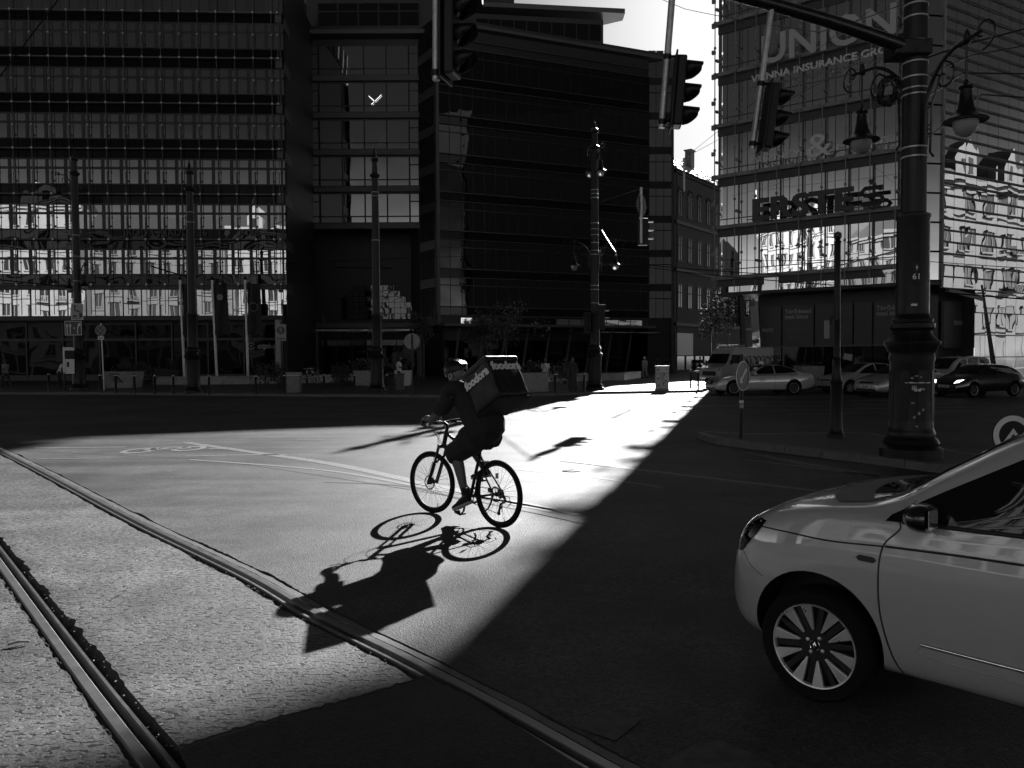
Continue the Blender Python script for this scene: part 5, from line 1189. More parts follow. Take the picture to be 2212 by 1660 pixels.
def bin_(p, label, slat=True, w_=0.62, h_=1.05, m=None):
    t = thing('litter_bin', label, 'bin', tuple(p))
    if slat:
        MB().box(-w_/2+0.02, w_/2-0.02, -0.26, 0.26, 0.02, h_-0.2).build('body', M['frame'], t)
        for k in range(12): MB().box(-w_/2+k*w_/12+0.006, -w_/2+(k+1)*w_/12-0.006, -0.29, -0.262, 0.02, h_-0.22).build('slat', M['planter'], t)
        MB().box(-w_/2-0.02, w_/2+0.02, -0.3, 0.3, h_-0.16, h_-0.02).build('lid', M['planter'], t, bevel=0.02); MB().box(-w_/2, w_/2, -0.29, 0.28, h_-0.2, h_-0.17).build('lid_rim', M['white'], t)
    else:
        MB().lathe([(0.20, 0.12), (0.23, 0.85), (0.25, 0.87), (0.25, 0.93), (0.12, 0.95)], 18).build('body', M['ledge'], t, smooth=True); MB().tube([(0, 0.25, 0), (0, 0.25, 1.0)], 0.04, 8).build('post', M['ledge'], t)
    return t
bin_(G(636, 849, 0.12), 'slatted rectangular litter bin between the bollards beside the bicycles')
bin_(G(864, 848, 0.12), 'round hanging litter bin beside the man in the white shirt', False)
cb = thing('utility_cabinet', 'grey street cabinet with black graffiti standing in the sunlit patch', 'utility cabinet', tuple(G(1432, 843.5, 0.12)))
MB().box(-0.31, 0.31, 0, 0.5, 0.08, 1.2).build('body', M['plwhite'], cb, bevel=0.01); MB().box(-0.33, 0.33, -0.03, 0.53, 1.2, 1.25).build('roof', M['plwhite'], cb, bevel=0.01); MB().box(-0.32, 0.32, -0.01, 0.51, 0, 0.08).build('plinth', M['planter'], cb)
MB().box(-0.31, 0.31, -0.006, 0, 0.86, 0.88).build('door_seam', M['graf'], cb); MB().box(-0.165, -0.155, -0.006, 0, 0.1, 1.18).build('door_seam', M['graf'], cb)
for zz in (0.2, 0.55, 1.0): MB().box(-0.28, -0.2, -0.006, 0, zz, zz+0.09).build('door_sticker', M['letD'], cb)
MB().box(0.14, 0.18, -0.006, 0, 1.03, 1.12).build('lock', M['graf'], cb)
g_ = MB(); g_.tube([(-0.08, -0.008, 0.9), (0.0, -0.008, 0.75), (0.1, -0.008, 0.9), (0.0, -0.008, 0.62), (0.16, -0.008, 0.45), (0.0, -0.008, 0.3), (0.2, -0.008, 0.5)], 0.014, 4); g_.tube([(-0.1, -0.008, 0.8), (-0.02, -0.008, 0.5), (0.04, -0.008, 0.25)], 0.014, 4); g_.tube([(0.02, -0.008, 0.95), (0.12, -0.008, 0.72), (0.2, -0.008, 0.68)], 0.012, 4); g_.build('graffiti', M['graf'], cb)
# old style street lantern and trees
ol = thing('street_lantern', 'small old-fashioned lantern on a post in front of the brick house', 'street lamp', tuple(Pd(1535, 820, 60)-Vector((0, 0, 0.1))))
ol.location.z = 0.12
MB().tube([(0, 0, 0), (0, 0, 3.4)], 0.06, 8).build('post', M['iron'], ol, smooth=True); MB().lathe([(0.10, 3.4), (0.22, 4.0)], 6, cap=False).build('lantern_glass', M['shop'], ol); MB().lathe([(0.28, 4.0), (0.2, 4.15), (0.06, 4.3), (0, 4.45)], 6).build('lantern_roof', M['iron'], ol)
def tree(p, h_, r, label, n, leaf, seed, dens=1.0):
    t = thing('tree', label, 'tree', tuple(p)); rg = random.Random(seed)
    b = MB(); b.tube([(0, 0, 0), (0.05, 0.02, h_*0.35), (0.0, 0.05, h_*0.6), (0.1, 0, h_*0.85)], [0.09, 0.07, 0.05, 0.02], 8)
    for k in range(9):
        a = rg.random()*2*PI; z = h_*(0.35+0.05*k); L_ = r*(0.5+rg.random()*0.5); b.tube([(0.02, 0.03, z), (math.cos(a)*L_*0.5, math.sin(a)*L_*0.5, z+L_*0.35), (math.cos(a)*L_, math.sin(a)*L_, z+L_*0.5)], [0.035, 0.02, 0.008], 5)
    b.build('trunk', M['bark'], t, smooth=True)
    leafball('crown', (0, 0, h_*0.74), r, n, leaf, t, seed=seed); return t
tree(Pd(1546, 815, 56)-Vector((0, 0, 0)), 6.0, 1.5, 'young tree with sunlit leaves above the white delivery van', 1400, 0.10, 21).location.z = 0.12
tree(Vector(((1573-1106)/1700*57, 57, 0.12)), 6.5, 1.7, 'young tree beside the corner of the bank building', 1300, 0.10, 22)
tree(Vector(((1050-1106)/1700*66, 66, 0.12)), 5.5, 1.5, 'dark small tree in front of the pharmacy', 1600, 0.10, 23)
tree(Vector(((1092-1106)/1700*60, 60, 0.12)), 6.0, 1.8, 'dark small tree right of the pharmacy board', 1500, 0.10, 24)
tree(Vector(((915-1106)/1700*62, 62, 0.12)), 6.0, 1.3, 'dark slim tree near the lobby of the recessed block', 900, 0.10, 25)
for i, (X, lab) in enumerate(((300, 'dark shrub bed plant behind the graffiti planter'), (600, 'round dark shrub above the slatted bin'), (730, 'dark shrub behind the sunlit seat wall'), (1200, 'low shrub row behind the right seat wall'))):
    t = thing('shrub', lab, 'shrub', ((X-1106)/1700*50, 50, 0.12)); leafball('foliage', (0, 0, 0.8), 1.3, 900, 0.08, t, seed=40+i, flat_=0.5)
# overhead wires
def wire(pts, label=None, r=0.012, nm='overhead_wire'):
    f = []; 
    for a, b_ in zip(pts, pts[1:]):
        for i in range(8): q_ = a.lerp(b_, i/8); q_ = q_-Vector((0, 0, 0.004*(a-b_).length*math.sin(PI*i/8))); f.append(q_)
    f.append(pts[-1]); o = MB().tube(f, r, 5).build(nm, M['blk'], None, smooth=True); tag(o, label, 'wire', group='overhead wires'); return o
ctop = lambda z: Vector((CL.x, CL.y, z))
wire([Pd(0, 165, 40), Pd(125, 0, 38), Pd(320, -200, 36)], 'dark overhead wire crossing the top left corner', 0.035)
wire([ctop(7.6), Pd(1770, 70, 20), Pd(1480, 20, 30), Pd(1300, -60, 40)], 'thin wire rising left from the iron column top across the sign letters')
wire([Pd(1460, 375, 52), Pd(1478, 342, 50), Pd(1800, 80, 40), Pd(1990, -60, 30)], 'stay wire rising right from the hanging pole, steeper one')
wire([Pd(1478, 342, 50), Pd(1750, 190, 40), ctop(7.3)], 'stay wire rising right from the hanging pole to the iron column')
wire([ctop(6.6), Pd(2090, 95, 12.5), Pd(2400, 10, 10)], 'wire leaving the iron column to the upper right edge', 0.014)
wire([ctop(6.3), Pd(2100, 120, 14), Pd(2400, 60, 16)], 'wire leaving the iron column just below the upper one', 0.012)
wire([ctop(5.9), Pd(2080, 158, 14), Pd(2400, 158, 16)], 'level wire leaving the iron column at lantern height', 0.014)
wire([ctop(5.2), Pd(2120, 205, 14), Pd(2400, 218, 16)], 'slightly falling wire behind the right lantern', 0.014)
wire([Pd(1290, 568, 40.5), Pd(1400, 573, 34), Pd(1700, 595, 26), ctop(3.6)], 'tram contact wire from the backlit column to the iron column, upper one', 0.018)
wire([Pd(1290, 572, 40.5), Pd(1400, 578, 36), Pd(1640, 604, 28), Pd(1960, 625, 22), Pd(2400, 660, 18)], 'tram contact wire from the backlit column to the right edge, lower one', 0.018)
wire([Pd(1545, 560, 45), Pd(1940, 560, 26), Pd(2400, 590, 20)], 'thin wire crossing low in front of the bank building')
wire([Pd(420, 577, 42), Pd(815, 560, 43.5), Pd(1285, 540, 40.5)], 'thin wire linking the three distant lamp columns')
wire([Pd(0, 520, 50), Pd(170, 560, 47.7), Pd(415, 575, 42)], 'thin wire from the left edge to the column without lanterns')
wire([Pd(1300, 498, 40.2), Pd(1330, 545, 37), Pd(1330, 548, 36.9)], 'bright short stay wire slanting down right of the backlit column', 0.018)
bpy.data.objects[-1] if False else None
# ================================================================ PEOPLE
def head_mesh(c, yaw=0.0, pitch=0.0, k=1.0):
    b = bmesh.new(); bmesh.ops.create_uvsphere(b, u_segments=20, v_segments=16, radius=1.0)
    for v in b.verts:
        x, y, z = v.co; f = 1.0
        jaw = max(0.0, -z)
        nx = x*0.098*(1-0.12*jaw); ny = y*0.076*(1-0.32*jaw*jaw); nzz = z*0.122
        if x > 0: nx += 0.010*math.exp(-((z+0.75)/0.3)**2)*x      # chin
        nx += 0.030*math.exp(-(y/0.20)**2-((z+0.15)/0.22)**2)*(1 if x > 0 else 0)     # nose
        nx -= 0.008*math.exp(-((abs(y)-0.38)/0.18)**2-((z-0.08)/0.14)**2)*(1 if x > 0 else 0)  # eye sockets
        nx += 0.006*math.exp(-(y/0.3)**2-((z+0.45)/0.07)**2)*(1 if x > 0 else 0)
        if x < 0: nx -= 0.012*max(0, z+0.2)*abs(x)
        v.co = (nx, ny, nzz)
    for s_ in (-1, 1):
        e = bmesh.ops.create_uvsphere(b, u_segments=8, v_segments=6, radius=1.0)['verts']
        for v in e: v.co = Vector((v.co.x*0.022-0.008, v.co.y*0.010+s_*0.078, v.co.z*0.033-0.005))
    bmesh.ops.transform(b, matrix=T(*c) @ RZ(yaw) @ RY(-pitch) @ Matrix.Scale(k, 4), verts=b.verts)
    me = bpy.data.meshes.new('head'); b.to_mesh(me); b.free(); return me
def hand_mesh(wrist, fdir, side, palm=None, curl=0.6, k=1.0, n=4):
    """palm plus four unequal curled fingers and a side thumb; fdir = finger direction, palm = direction the palm faces"""
    f = fdir.normalized(); pn = (palm or Vector((0, 0, -1))); pn = (pn-f*pn.dot(f)).normalized(); s_ = f.cross(pn)*side; b = MB(); k_ = k
    c = wrist+f*0.045*k_
    b.tube([wrist-f*0.01, wrist+f*0.03*k_, wrist+f*0.085*k_], [0.026*k_, 0.036*k_, 0.036*k_], 8)
    for i in range(n):
        o = c+f*0.04*k_+s_*(-0.03+0.02*i)*k_; L_ = (0.030, 0.034, 0.032, 0.025)[i]*k_; a = 0; pts = [o-f*0.01, o]; d = f.copy()
        for j in range(3): a += curl; d = f*math.cos(a)+pn*math.sin(a); pts.append(pts[-1]+d*L_*(1-0.15*j))
        b.tube(pts, [0.010*k_, 0.0098*k_, 0.009*k_, 0.0085*k_, 0.007*k_], 6)
    tb = wrist+f*0.02*k_-s_*0.03*k_; b.tube([tb, tb+(f*0.5-s_*0.6+pn*0.4)*0.035*k_, tb+(f*0.9-s_*0.4+pn*0.9)*0.055*k_, tb+(f*1.0+pn*1.3)*0.062*k_], [0.013*k_, 0.0115*k_, 0.010*k_, 0.008*k_], 6)
    return b.mesh('hand', None)
def etube(b, pts, rr, ry=1.0, n=14):
    """body-hugging tube, wider across (y) than deep"""
    k = len(b.v); fine = smooth_path([Vector(p) for p in pts], 4); rs_ = []
    for i in range(len(pts)-1):
        for q_ in range(4): rs_.append(rr[i]+(rr[i+1]-rr[i])*q_/4)
    rs_.append(rr[-1])
    for i, p in enumerate(fine):
        d = (fine[min(i+1, len(fine)-1)]-fine[max(i-1, 0)]).normalized(); v = Vector((0, 1, 0)); u = v.cross(d).normalized()
        for j in range(n): a = 2*PI*j/n; b.v.append(p+u*(rs_[i]*math.cos(a))+v*(rs_[i]*ry*math.sin(a)))
    for i in range(len(fine)-1):
        for j in range(n): b.f.append((k+i*n+j, k+i*n+(j+1) % n, k+(i+1)*n+(j+1) % n, k+(i+1)*n+j))
    b.f.append(tuple(k+j for j in range(n))[::-1]); b.f.append(tuple(k+(len(fine)-1)*n+j for j in range(n))); return b
def person(loc, rz, h_, label, top='white', bottom='trousers', bm_='grey', hair='dark', stride=0.2, lean=0.0, arms='down', sleeves='short', fat=1.0, bag=None):
    t = thing('person', label, 'person', tuple(loc), rz); k = h_/1.75
    J = {}
    def j(n, x, y, z, r): J[n] = (Vector(((x+lean*max(0, z-0.9))*k, y*k, z*k)), r*k)
    j('pel', 0, 0, 0.95, 0.115*fat); j('spi', 0.01, 0, 1.12, 0.105*fat); j('che', 0.0, 0, 1.32, 0.125*fat); j('nek', 0.0, 0, 1.49, 0.055); j('hed', 0.03, 0, 1.60, 0.06)
    for s_, n in ((1, 'L'), (-1, 'R')):
        st = stride*s_
        j('hip'+n, 0, 0.09*s_, 0.90, 0.09*fat); j('kne'+n, st*0.5+0.03, 0.095*s_, 0.50, 0.058); j('ank'+n, st*1.0-0.03, 0.095*s_, 0.09+(0.05 if st < 0 else 0), 0.036); j('toe'+n, st*1.0+0.13, 0.105*s_, 0.035, 0.03)
        j('sho'+n, 0, 0.17*s_, 1.43, 0.055)
        if arms == 'down': j('elb'+n, -st*0.35-0.02, 0.235*s_, 1.14, 0.042); j('wri'+n, -st*0.7+0.06, 0.235*s_, 0.90, 0.028)
        else: j('elb'+n, 0.05, 0.23*s_, 1.16, 0.042); j('wri'+n, 0.26, 0.12*s_, 1.20, 0.028)
    E_ = [('pel', 'spi'), ('spi', 'che'), ('che', 'nek'), ('nek', 'hed')]
    for n in 'LR': E_ += [('pel', 'hip'+n), ('hip'+n, 'kne'+n), ('kne'+n, 'ank'+n), ('ank'+n, 'toe'+n), ('che', 'sho'+n), ('sho'+n, 'elb'+n), ('elb'+n, 'wri'+n)]
    body = skin(J, E_, 'pel', 1); hd = head_mesh(J['hed'][0]+Vector((0.02, 0, 0.04))*k, 0, -lean*0.5, k)
    hs_ = [hand_mesh(J['wri'+n][0], (J['wri'+n][0]-J['elb'+n][0]), s_, Vector((1, 0, 0)) if arms == 'down' else Vector((0, 0, -1)), 0.45, k) for n, s_ in (('L', 1), ('R', -1))]
    finish(join_meshes([body, hd]+hs_), 'body', M['skin'], t)
    C_ = {'white': M['cwhite'], 'black': M['cblack'], 'grey': M['cgrey'], 'dark': M['cdark']}
    sb = MB(); P0 = [J['pel'][0]+Vector((0, 0, -0.06*k)), J['pel'][0], J['spi'][0], J['che'][0], J['che'][0].lerp(J['nek'][0], 0.6), J['nek'][0]]
    etube(sb, P0, [0.135*k*fat, 0.145*k*fat, 0.13*k*fat, 0.155*k*fat, 0.12*k, 0.065*k], 1.18)
    for n in 'LR':
        e = J['elb'+n][0] if sleeves == 'long' else J['sho'+n][0].lerp(J['elb'+n][0], 0.75); pts = [J['che'][0].lerp(J['sho'+n][0], 0.5), J['sho'+n][0], e]; rr_ = [0.085*k, 0.075*k, 0.065*k]
        if sleeves == 'long': pts.append(J['wri'+n][0]); rr_.append(0.05*k)
        sb.tube(pts, rr_, 8)
    sb.build('shirt', C_[top], t, smooth=True)
    if bottom == 'trousers':
        tb_ = MB()
        for n in 'LR': tb_.tube([J['pel'][0].lerp(J['hip'+n][0], 0.6)+Vector((0, 0, 0.05*k)), J['hip'+n][0], J['kne'+n][0], J['ank'+n][0]+Vector((0, 0, 0.02))], [0.11*k*fat, 0.115*k*fat, 0.078*k, 0.062*k], 10)
        tb_.build('trousers', C_[bm_], t, smooth=True)
    else:
        zb = 0.5 if bottom == 'dress' else 0.12
        n = 16; pr = [(0.125*fat, 1.12), (0.15*fat, 0.98), (0.19*fat, 0.8), (0.23, zb+0.1), (0.25, zb)]
        b = MB(); 
        for r_, z in pr:
            for i in range(n): a = 2*PI*i/n; q_ = r_*(1+0.07*math.sin(a*4)*(1.1-z)); b.v.append(Vector((q_*math.cos(a)*k*0.9, q_*math.sin(a)*k, z*k)))
        for q_ in range(len(pr)-1):
            for i in range(n): b.f.append((q_*n+i, q_*n+(i+1) % n, (q_+1)*n+(i+1) % n, (q_+1)*n+i))
        b.build('skirt', C_[bm_], t, smooth=True, fixn=False)
    hc = J['hed'][0]+Vector((-0.005, 0, 0.055))*k
    hb = MB(); hb.lathe([(0, 0.118), (0.05, 0.108), (0.085, 0.07), (0.095, 0.02), (0.088, -0.03), (0.07, -0.07)], 14, T(*(hc+Vector((-0.022*k, 0, 0)))) @ Matrix.Scale(k, 4) @ Matrix.Diagonal((1.12, 0.92, 1, 1)), cap=False)
    hb.build('hair', M['cdark'] if hair == 'dark' else M['cwhite'], t, smooth=True)
    for n in 'LR': MB().tube([J['ank'+n][0]-Vector((0.06, 0, 0.03))*k, J['ank'+n][0]+Vector((0.05, 0, -0.03))*k, J['toe'+n][0]+Vector((0.04, 0, 0.005))*k], [0.045*k, 0.05*k, 0.03*k], 8).build('shoe', M['cdark'] if bottom != 'dress' else M['cwhite'], t, smooth=True)
    return t
person(G(1393, 818, 0.12), PI*0.62, 1.72, 'old white-haired man in a loose pale suit walking away past the seat wall', 'grey', 'trousers', 'grey', 'white', 0.16, 0.05, sleeves='long', fat=1.1)
wmn = person(G(1178, 845, 0.12), -PI/2+0.2, 1.66, 'woman in a white top and short white dress with a dark crossbody bag', 'white', 'dress', 'white', 'dark', 0.2)
bg_ = MB().box(-0.10, 0.10, -0.05, 0.05, 0, 0.22).build('crossbody_bag', M['cblack'], None, bevel=0.02); bg_.location = wmn.location+Vector((0.10, -0.24, 0.72)); tag(bg_, 'small dark crossbody bag worn by the woman in the white dress', 'bag')
sp_ = MB().tube([(0.09, -0.27, 0.93), (0.02, -0.19, 1.15), (-0.10, -0.17, 1.38), (-0.16, -0.05, 1.46)], 0.012, 6); o = sp_.build('bag_strap', M['cblack'], bg_, smooth=True); o.location = (-0.10, 0.24, -0.72)
person(G(1237, 848, 0.12), -PI/2, 1.68, 'woman in a long grey dress standing left of the backlit lamp column', 'dark', 'long', 'dark', 'dark', 0.08)
person(G(862, 840, 0.12), 0.1, 1.78, 'man in a white polo shirt standing behind the round litter bin', 'white', 'trousers', 'dark', 'dark', 0.08, arms='front')
person(G(128, 835, 0.12), PI*0.2, 1.72, 'person in a loose white shirt bending forward behind the timetable board', 'white', 'trousers', 'dark', 'dark', 0.1, lean=0.45)
person(G(13, 838, 0.12), PI*0.9, 1.74, 'person in a grey shirt walking at the left edge of the pavement', 'grey', 'trousers', 'dark', 'dark', 0.3)
person(G(1421, 812, 0.12), PI*0.5, 1.86, 'tall person in dark clothes standing behind the street cabinet', 'dark', 'trousers', 'black', 'dark', 0.05, fat=1.1)
person(G(1441, 814, 0.12), PI*0.5, 1.72, 'person with one sunlit side right behind the street cabinet', 'dark', 'trousers', 'dark', 'dark', 0.1)
person(G(1500, 815, 0.12), PI*0.5, 1.74, 'dark-clothed person left of the white van', 'black', 'trousers', 'black', 'dark', 0.1)
person(G(1512, 813, 0.12), PI*0.4, 1.72, 'dark-clothed person closest to the white van', 'black', 'trousers', 'black', 'dark', 0.1)
# ================================================================ VEHICLES
def interp(tbl, x):
    if x <= tbl[0][0]: return tbl[0][1]
    for (a, va), (b_, vb) in zip(tbl, tbl[1:]):
        if x <= b_: t = (x-a)/(b_-a); t = t*t*(3-2*t)*0.35+t*0.65; return va+(vb-va)*t
    return tbl[-1][1]
def car_shell(L_, hw, top, belt, width, roofw, bottom, stations, sub=2):
    """closed body surface; x = distance behind the nose, y = +left; tables give heights / half widths along x"""
    rings = []
    for x in stations:
        zt = interp(top, x); zb = min(interp(belt, x), zt-0.015); w_ = interp(width, x)*hw; z0 = interp(bottom, x); rw_ = min(interp(roofw, x), 0.97)*w_
        dr = min(0.07, 0.45*(zt-zb)); wb = 0.955*w_; cab = min(1, (zt-zb)/0.3)
        half = [(0, z0), (0.80*w_, z0), (0.955*w_, z0+0.05), (w_, z0+(zb-z0)*0.40), (0.995*w_, z0+(zb-z0)*0.72), (wb, zb)]
        for t in (0.33, 0.68): half.append((wb+(rw_-wb)*t, zb+(zt-dr-zb)*(t if cab > 0.5 else t**0.7)))
        half += [(rw_, zt-dr), (0.72*rw_, zt-dr*0.28), (0, zt)]
        ring = [Vector((x, y, z)) for y, z in half]+[Vector((x, -y, z)) for y, z in half[-2:0:-1]]
        rings.append(ring)
    b = MB(); n = len(rings[0])
    for r_ in rings: b.v += r_
    for i in range(len(rings)-1):
        for j in range(n): b.f.append((i*n+j, i*n+(j+1) % n, (i+1)*n+(j+1) % n, (i+1)*n+j))
    for i, s_ in ((0, 1), (len(rings)-1, -1)):
        k = i*n; m = 10; order = []
        for j in range(m): 
            a, bb = k+j, k+j+1; c, d = k+(n-j-1) % n if j+1 < n else k, k+(n-j) % n
            f = (a, bb, c, d) if j > 0 else (k, k+1, k+n-1)
            if j == m-1: f = (k+j, k+j+1, k+n-j)
            b.f.append(f if s_ < 0 else f[::-1])
    me = b.mesh('shell', None); bmm = bmesh.new(); bmm.from_mesh(me); bmesh.ops.recalc_face_normals(bmm, faces=bmm.faces); bmm.to_mesh(me); bmm.free()
    o = bpy.data.objects.new('tmp', me); COL.objects.link(o); ss = o.modifiers.new('s', 'SUBSURF'); ss.levels = ss.render_levels = sub
    return o
def evalmesh(o):
    dg = bpy.context.evaluated_depsgraph_get(); m = bpy.data.meshes.new_from_object(o.evaluated_get(dg)); bpy.data.objects.remove(o); return m
def bvh_of(me): return BVHTree.FromPolygons([v.co.copy() for v in me.vertices], [tuple(p.vertices) for p in me.polygons])
def decal(poly, bvh, axis, step, off_, thick=0.0):
    """patch of surface under a convex outline. axis 'y+','y-': poly in (x,z); 'x-': poly in (y,z) seen from the nose; 'x+': from the tail; 'z': poly (x,y)"""
    b = bmesh.new(); xs_ = [p[0] for p in poly]; ys_ = [p[1] for p in poly]
    nx = max(2, int((max(xs_)-min(xs_))/step)); ny = max(2, int((max(ys_)-min(ys_))/step))
    g = [[b.verts.new((min(xs_)+(max(xs_)-min(xs_))*i/nx, min(ys_)+(max(ys_)-min(ys_))*j/ny, 0)) for j in range(ny+1)] for i in range(nx+1)]
    for i in range(nx):
        for j in range(ny): b.faces.new((g[i][j], g[i+1][j], g[i+1][j+1], g[i][j+1]))
    area = sum(poly[i][0]*poly[(i+1) % len(poly)][1]-poly[(i+1) % len(poly)][0]*poly[i][1] for i in range(len(poly)))
    P_ = poly if area > 0 else poly[::-1]
    for i in range(len(P_)):
        a = Vector((*P_[i], 0)); c = Vector((*P_[(i+1) % len(P_)], 0)); d = c-a
        if d.length < 1e-6: continue
        nrm = Vector((d.y, -d.x, 0)); bmesh.ops.bisect_plane(b, geom=b.verts[:]+b.edges[:]+b.faces[:], plane_co=a, plane_no=nrm, clear_outer=True)
    dead = []
    for v in b.verts:
        p, q_ = v.co.x, v.co.y
        o_, d = {'y+': (Vector((p, 3, q_)), Vector((0, -1, 0))), 'y-': (Vector((p, -3, q_)), Vector((0, 1, 0))), 'x-': (Vector((-3, p, q_)), Vector((1, 0, 0))), 'x+': (Vector((9, p, q_)), Vector((-1, 0, 0))), 'z': (Vector((p, q_, 4)), Vector((0, 0, -1)))}[axis]
        h, nn, _, _ = bvh.ray_cast(o_, d)
        if h is None: dead.append(v); continue
        if nn.dot(d) > 0: nn = -nn
        v.co = h+nn*off_
    bmesh.ops.delete(b, geom=dead, context='VERTS')
    if thick and len(b.faces): pass
    me = bpy.data.meshes.new('decal'); b.to_mesh(me); b.free(); return me
def seam(pts, bvh, axis, r=0.004, off_=-0.001, n=24):
    out = []
    f = smooth_path([Vector((p[0], p[1], 0)) for p in pts], n) if len(pts) > 2 else [Vector((*pts[0], 0)).lerp(Vector((*pts[1], 0)), i/n) for i in range(n+1)]
    for v in f:
        p, q_ = v.x, v.y
        o_, d = {'y+': (Vector((p, 3, q_)), Vector((0, -1, 0))), 'y-': (Vector((p, -3, q_)), Vector((0, 1, 0))), 'x-': (Vector((-3, p, q_)), Vector((1, 0, 0))), 'z': (Vector((p, q_, 4)), Vector((0, 0, -1)))}[axis]
        h, nn, _, _ = bvh.ray_cast(o_, d)
        if h is not None:
            if nn.dot(d) > 0: nn = -nn
            out.append(h+nn*off_)
    return MB().tube(out, r, 5).mesh('seam', None)
def wheel(parent, c, r, w_, side, spokes=5, rim_r=None, hero=False, steer=0.0, dark=False):
    rim_r = rim_r or r*0.68; mx = T(*c) @ RZ(steer) @ RX(-side*PI/2)     # local +z of the lathe -> outward
    t = thing_part('wheel', parent)
    MB().lathe([(rim_r, -w_/2), (r*0.93, -w_/2), (r*0.985, -w_*0.38), (r, -w_*0.25), (r, w_*0.25), (r*0.985, w_*0.38), (r*0.93, w_/2), (rim_r+0.006, w_/2-0.004)], 48, mx, cap=False).build('tyre', M['rubber'], t, smooth=True)
    MB().lathe([(0, -0.02), (rim_r*0.98, -0.02), (rim_r*0.98, w_/2-0.015)], 36, mx, cap=False).build('rim_well', M['grille'], t, smooth=True)
    MB().lathe([(rim_r*0.965, w_/2-0.03), (rim_r*0.97, w_/2-0.006), (rim_r*1.005, w_/2-0.004), (rim_r*1.005, w_/2-0.02)], 48, mx, cap=False).build('rim_edge', M['alloy'], t, smooth=True)
    z1 = w_/2-0.012
    if hero:
        # five pairs of machined triangular blades
        for k in range(5):
            for s_ in (-1, 1):
                a0 = 2*PI*k/5+R(90-9)+s_*R(21); q_ = MB()
                P2 = lambda rr, aa, z: (rr*math.cos(aa), rr*math.sin(aa), z)
                ri, ro = rim_r*0.37, rim_r*0.97; ai = a0-s_*R(4.5); n_ = 5
                top_ = [P2(ri, ai-R(3.2), z1-0.012), P2(ri, ai+R(3.2), z1-0.012)]+[P2(ro, a0+R(8.3)-R(16.6)*i/n_, z1) for i in range(n_+1)]
                bot = [(x, y, z-0.02) for x, y, z in top_]; m = len(top_)
                q_.add([mx @ Vector(v) for v in top_+bot], [tuple(range(m)), tuple(range(m, 2*m))[::-1]]+[(i, (i+1) % m, (i+1) % m+m, i+m) for i in range(m)])
                q_.build('spoke', M['alloy'], t, bevel=0.002)
        MB().lathe([(0, z1-0.02), (rim_r*0.36, z1-0.02), (rim_r*0.34, z1-0.03)], 30, mx, cap=False).build('hub', M['grille'], t, smooth=True)
        for k in range(10):
            a0 = 2*PI*k/10+R(9); q_ = MB(); q_.box(rim_r*0.3, rim_r*0.97, -0.014, 0.014, z1-0.045, z1-0.025, mx @ RZ(a0)); q_.build('dark_web', M['grille'], t)
        for k in range(4): MB().lathe([(0, 0.008), (0.009, 0.006), (0.010, 0)], 8, mx @ T(0.045*math.cos(R(60)+k*PI/2), 0.045*math.sin(R(60)+k*PI/2), z1-0.02)).build('bolt', M['alloy'], t)
        MB().lathe([(0.0235, z1-0.014), (0.0255, z1-0.012), (0.0275, z1-0.014)], 28, mx, cap=False).build('cap_ring', M['chrome'], t, smooth=True)
        MB().lathe([(0, z1-0.014), (0.024, z1-0.016)], 24, mx, cap=False).build('cap', M['blk'], t)
        ps = [(0.0, 0.019), (0.010, 0.0), (0.0, -0.019), (-0.010, 0.0)]
        q_ = MB()
        for i in range(4):
            a, b_ = ps[i], ps[(i+1) % 4]; q_.add([mx @ Vector((*a, z1-0.011)), mx @ Vector((*b_, z1-0.011)), mx @ Vector((b_[0]*0.45, b_[1]*0.45, z1-0.008)), mx @ Vector((a[0]*0.45, a[1]*0.45, z1-0.008))], [(0, 1, 2, 3)])
        q_.build('cap_emblem', M['chrome'], t, fixn=False)
    else:
        sp_ = MB()
        for k in range(spokes): sp_.box(0, rim_r*0.97, -0.028, 0.028, z1-0.03, z1-0.005, mx @ RZ(2*PI*k/spokes+0.3))
        sp_.lathe([(0, z1), (0.05, z1-0.005)], 12, mx, cap=False); sp_.build('spokes', M['grille'] if dark else M['alloy'], t)
    return t
def thing_part(name, parent):
    o = bpy.data.objects.new(name, None); COL.objects.link(o); o.parent = parent; o.empty_display_size = 0.1; return o
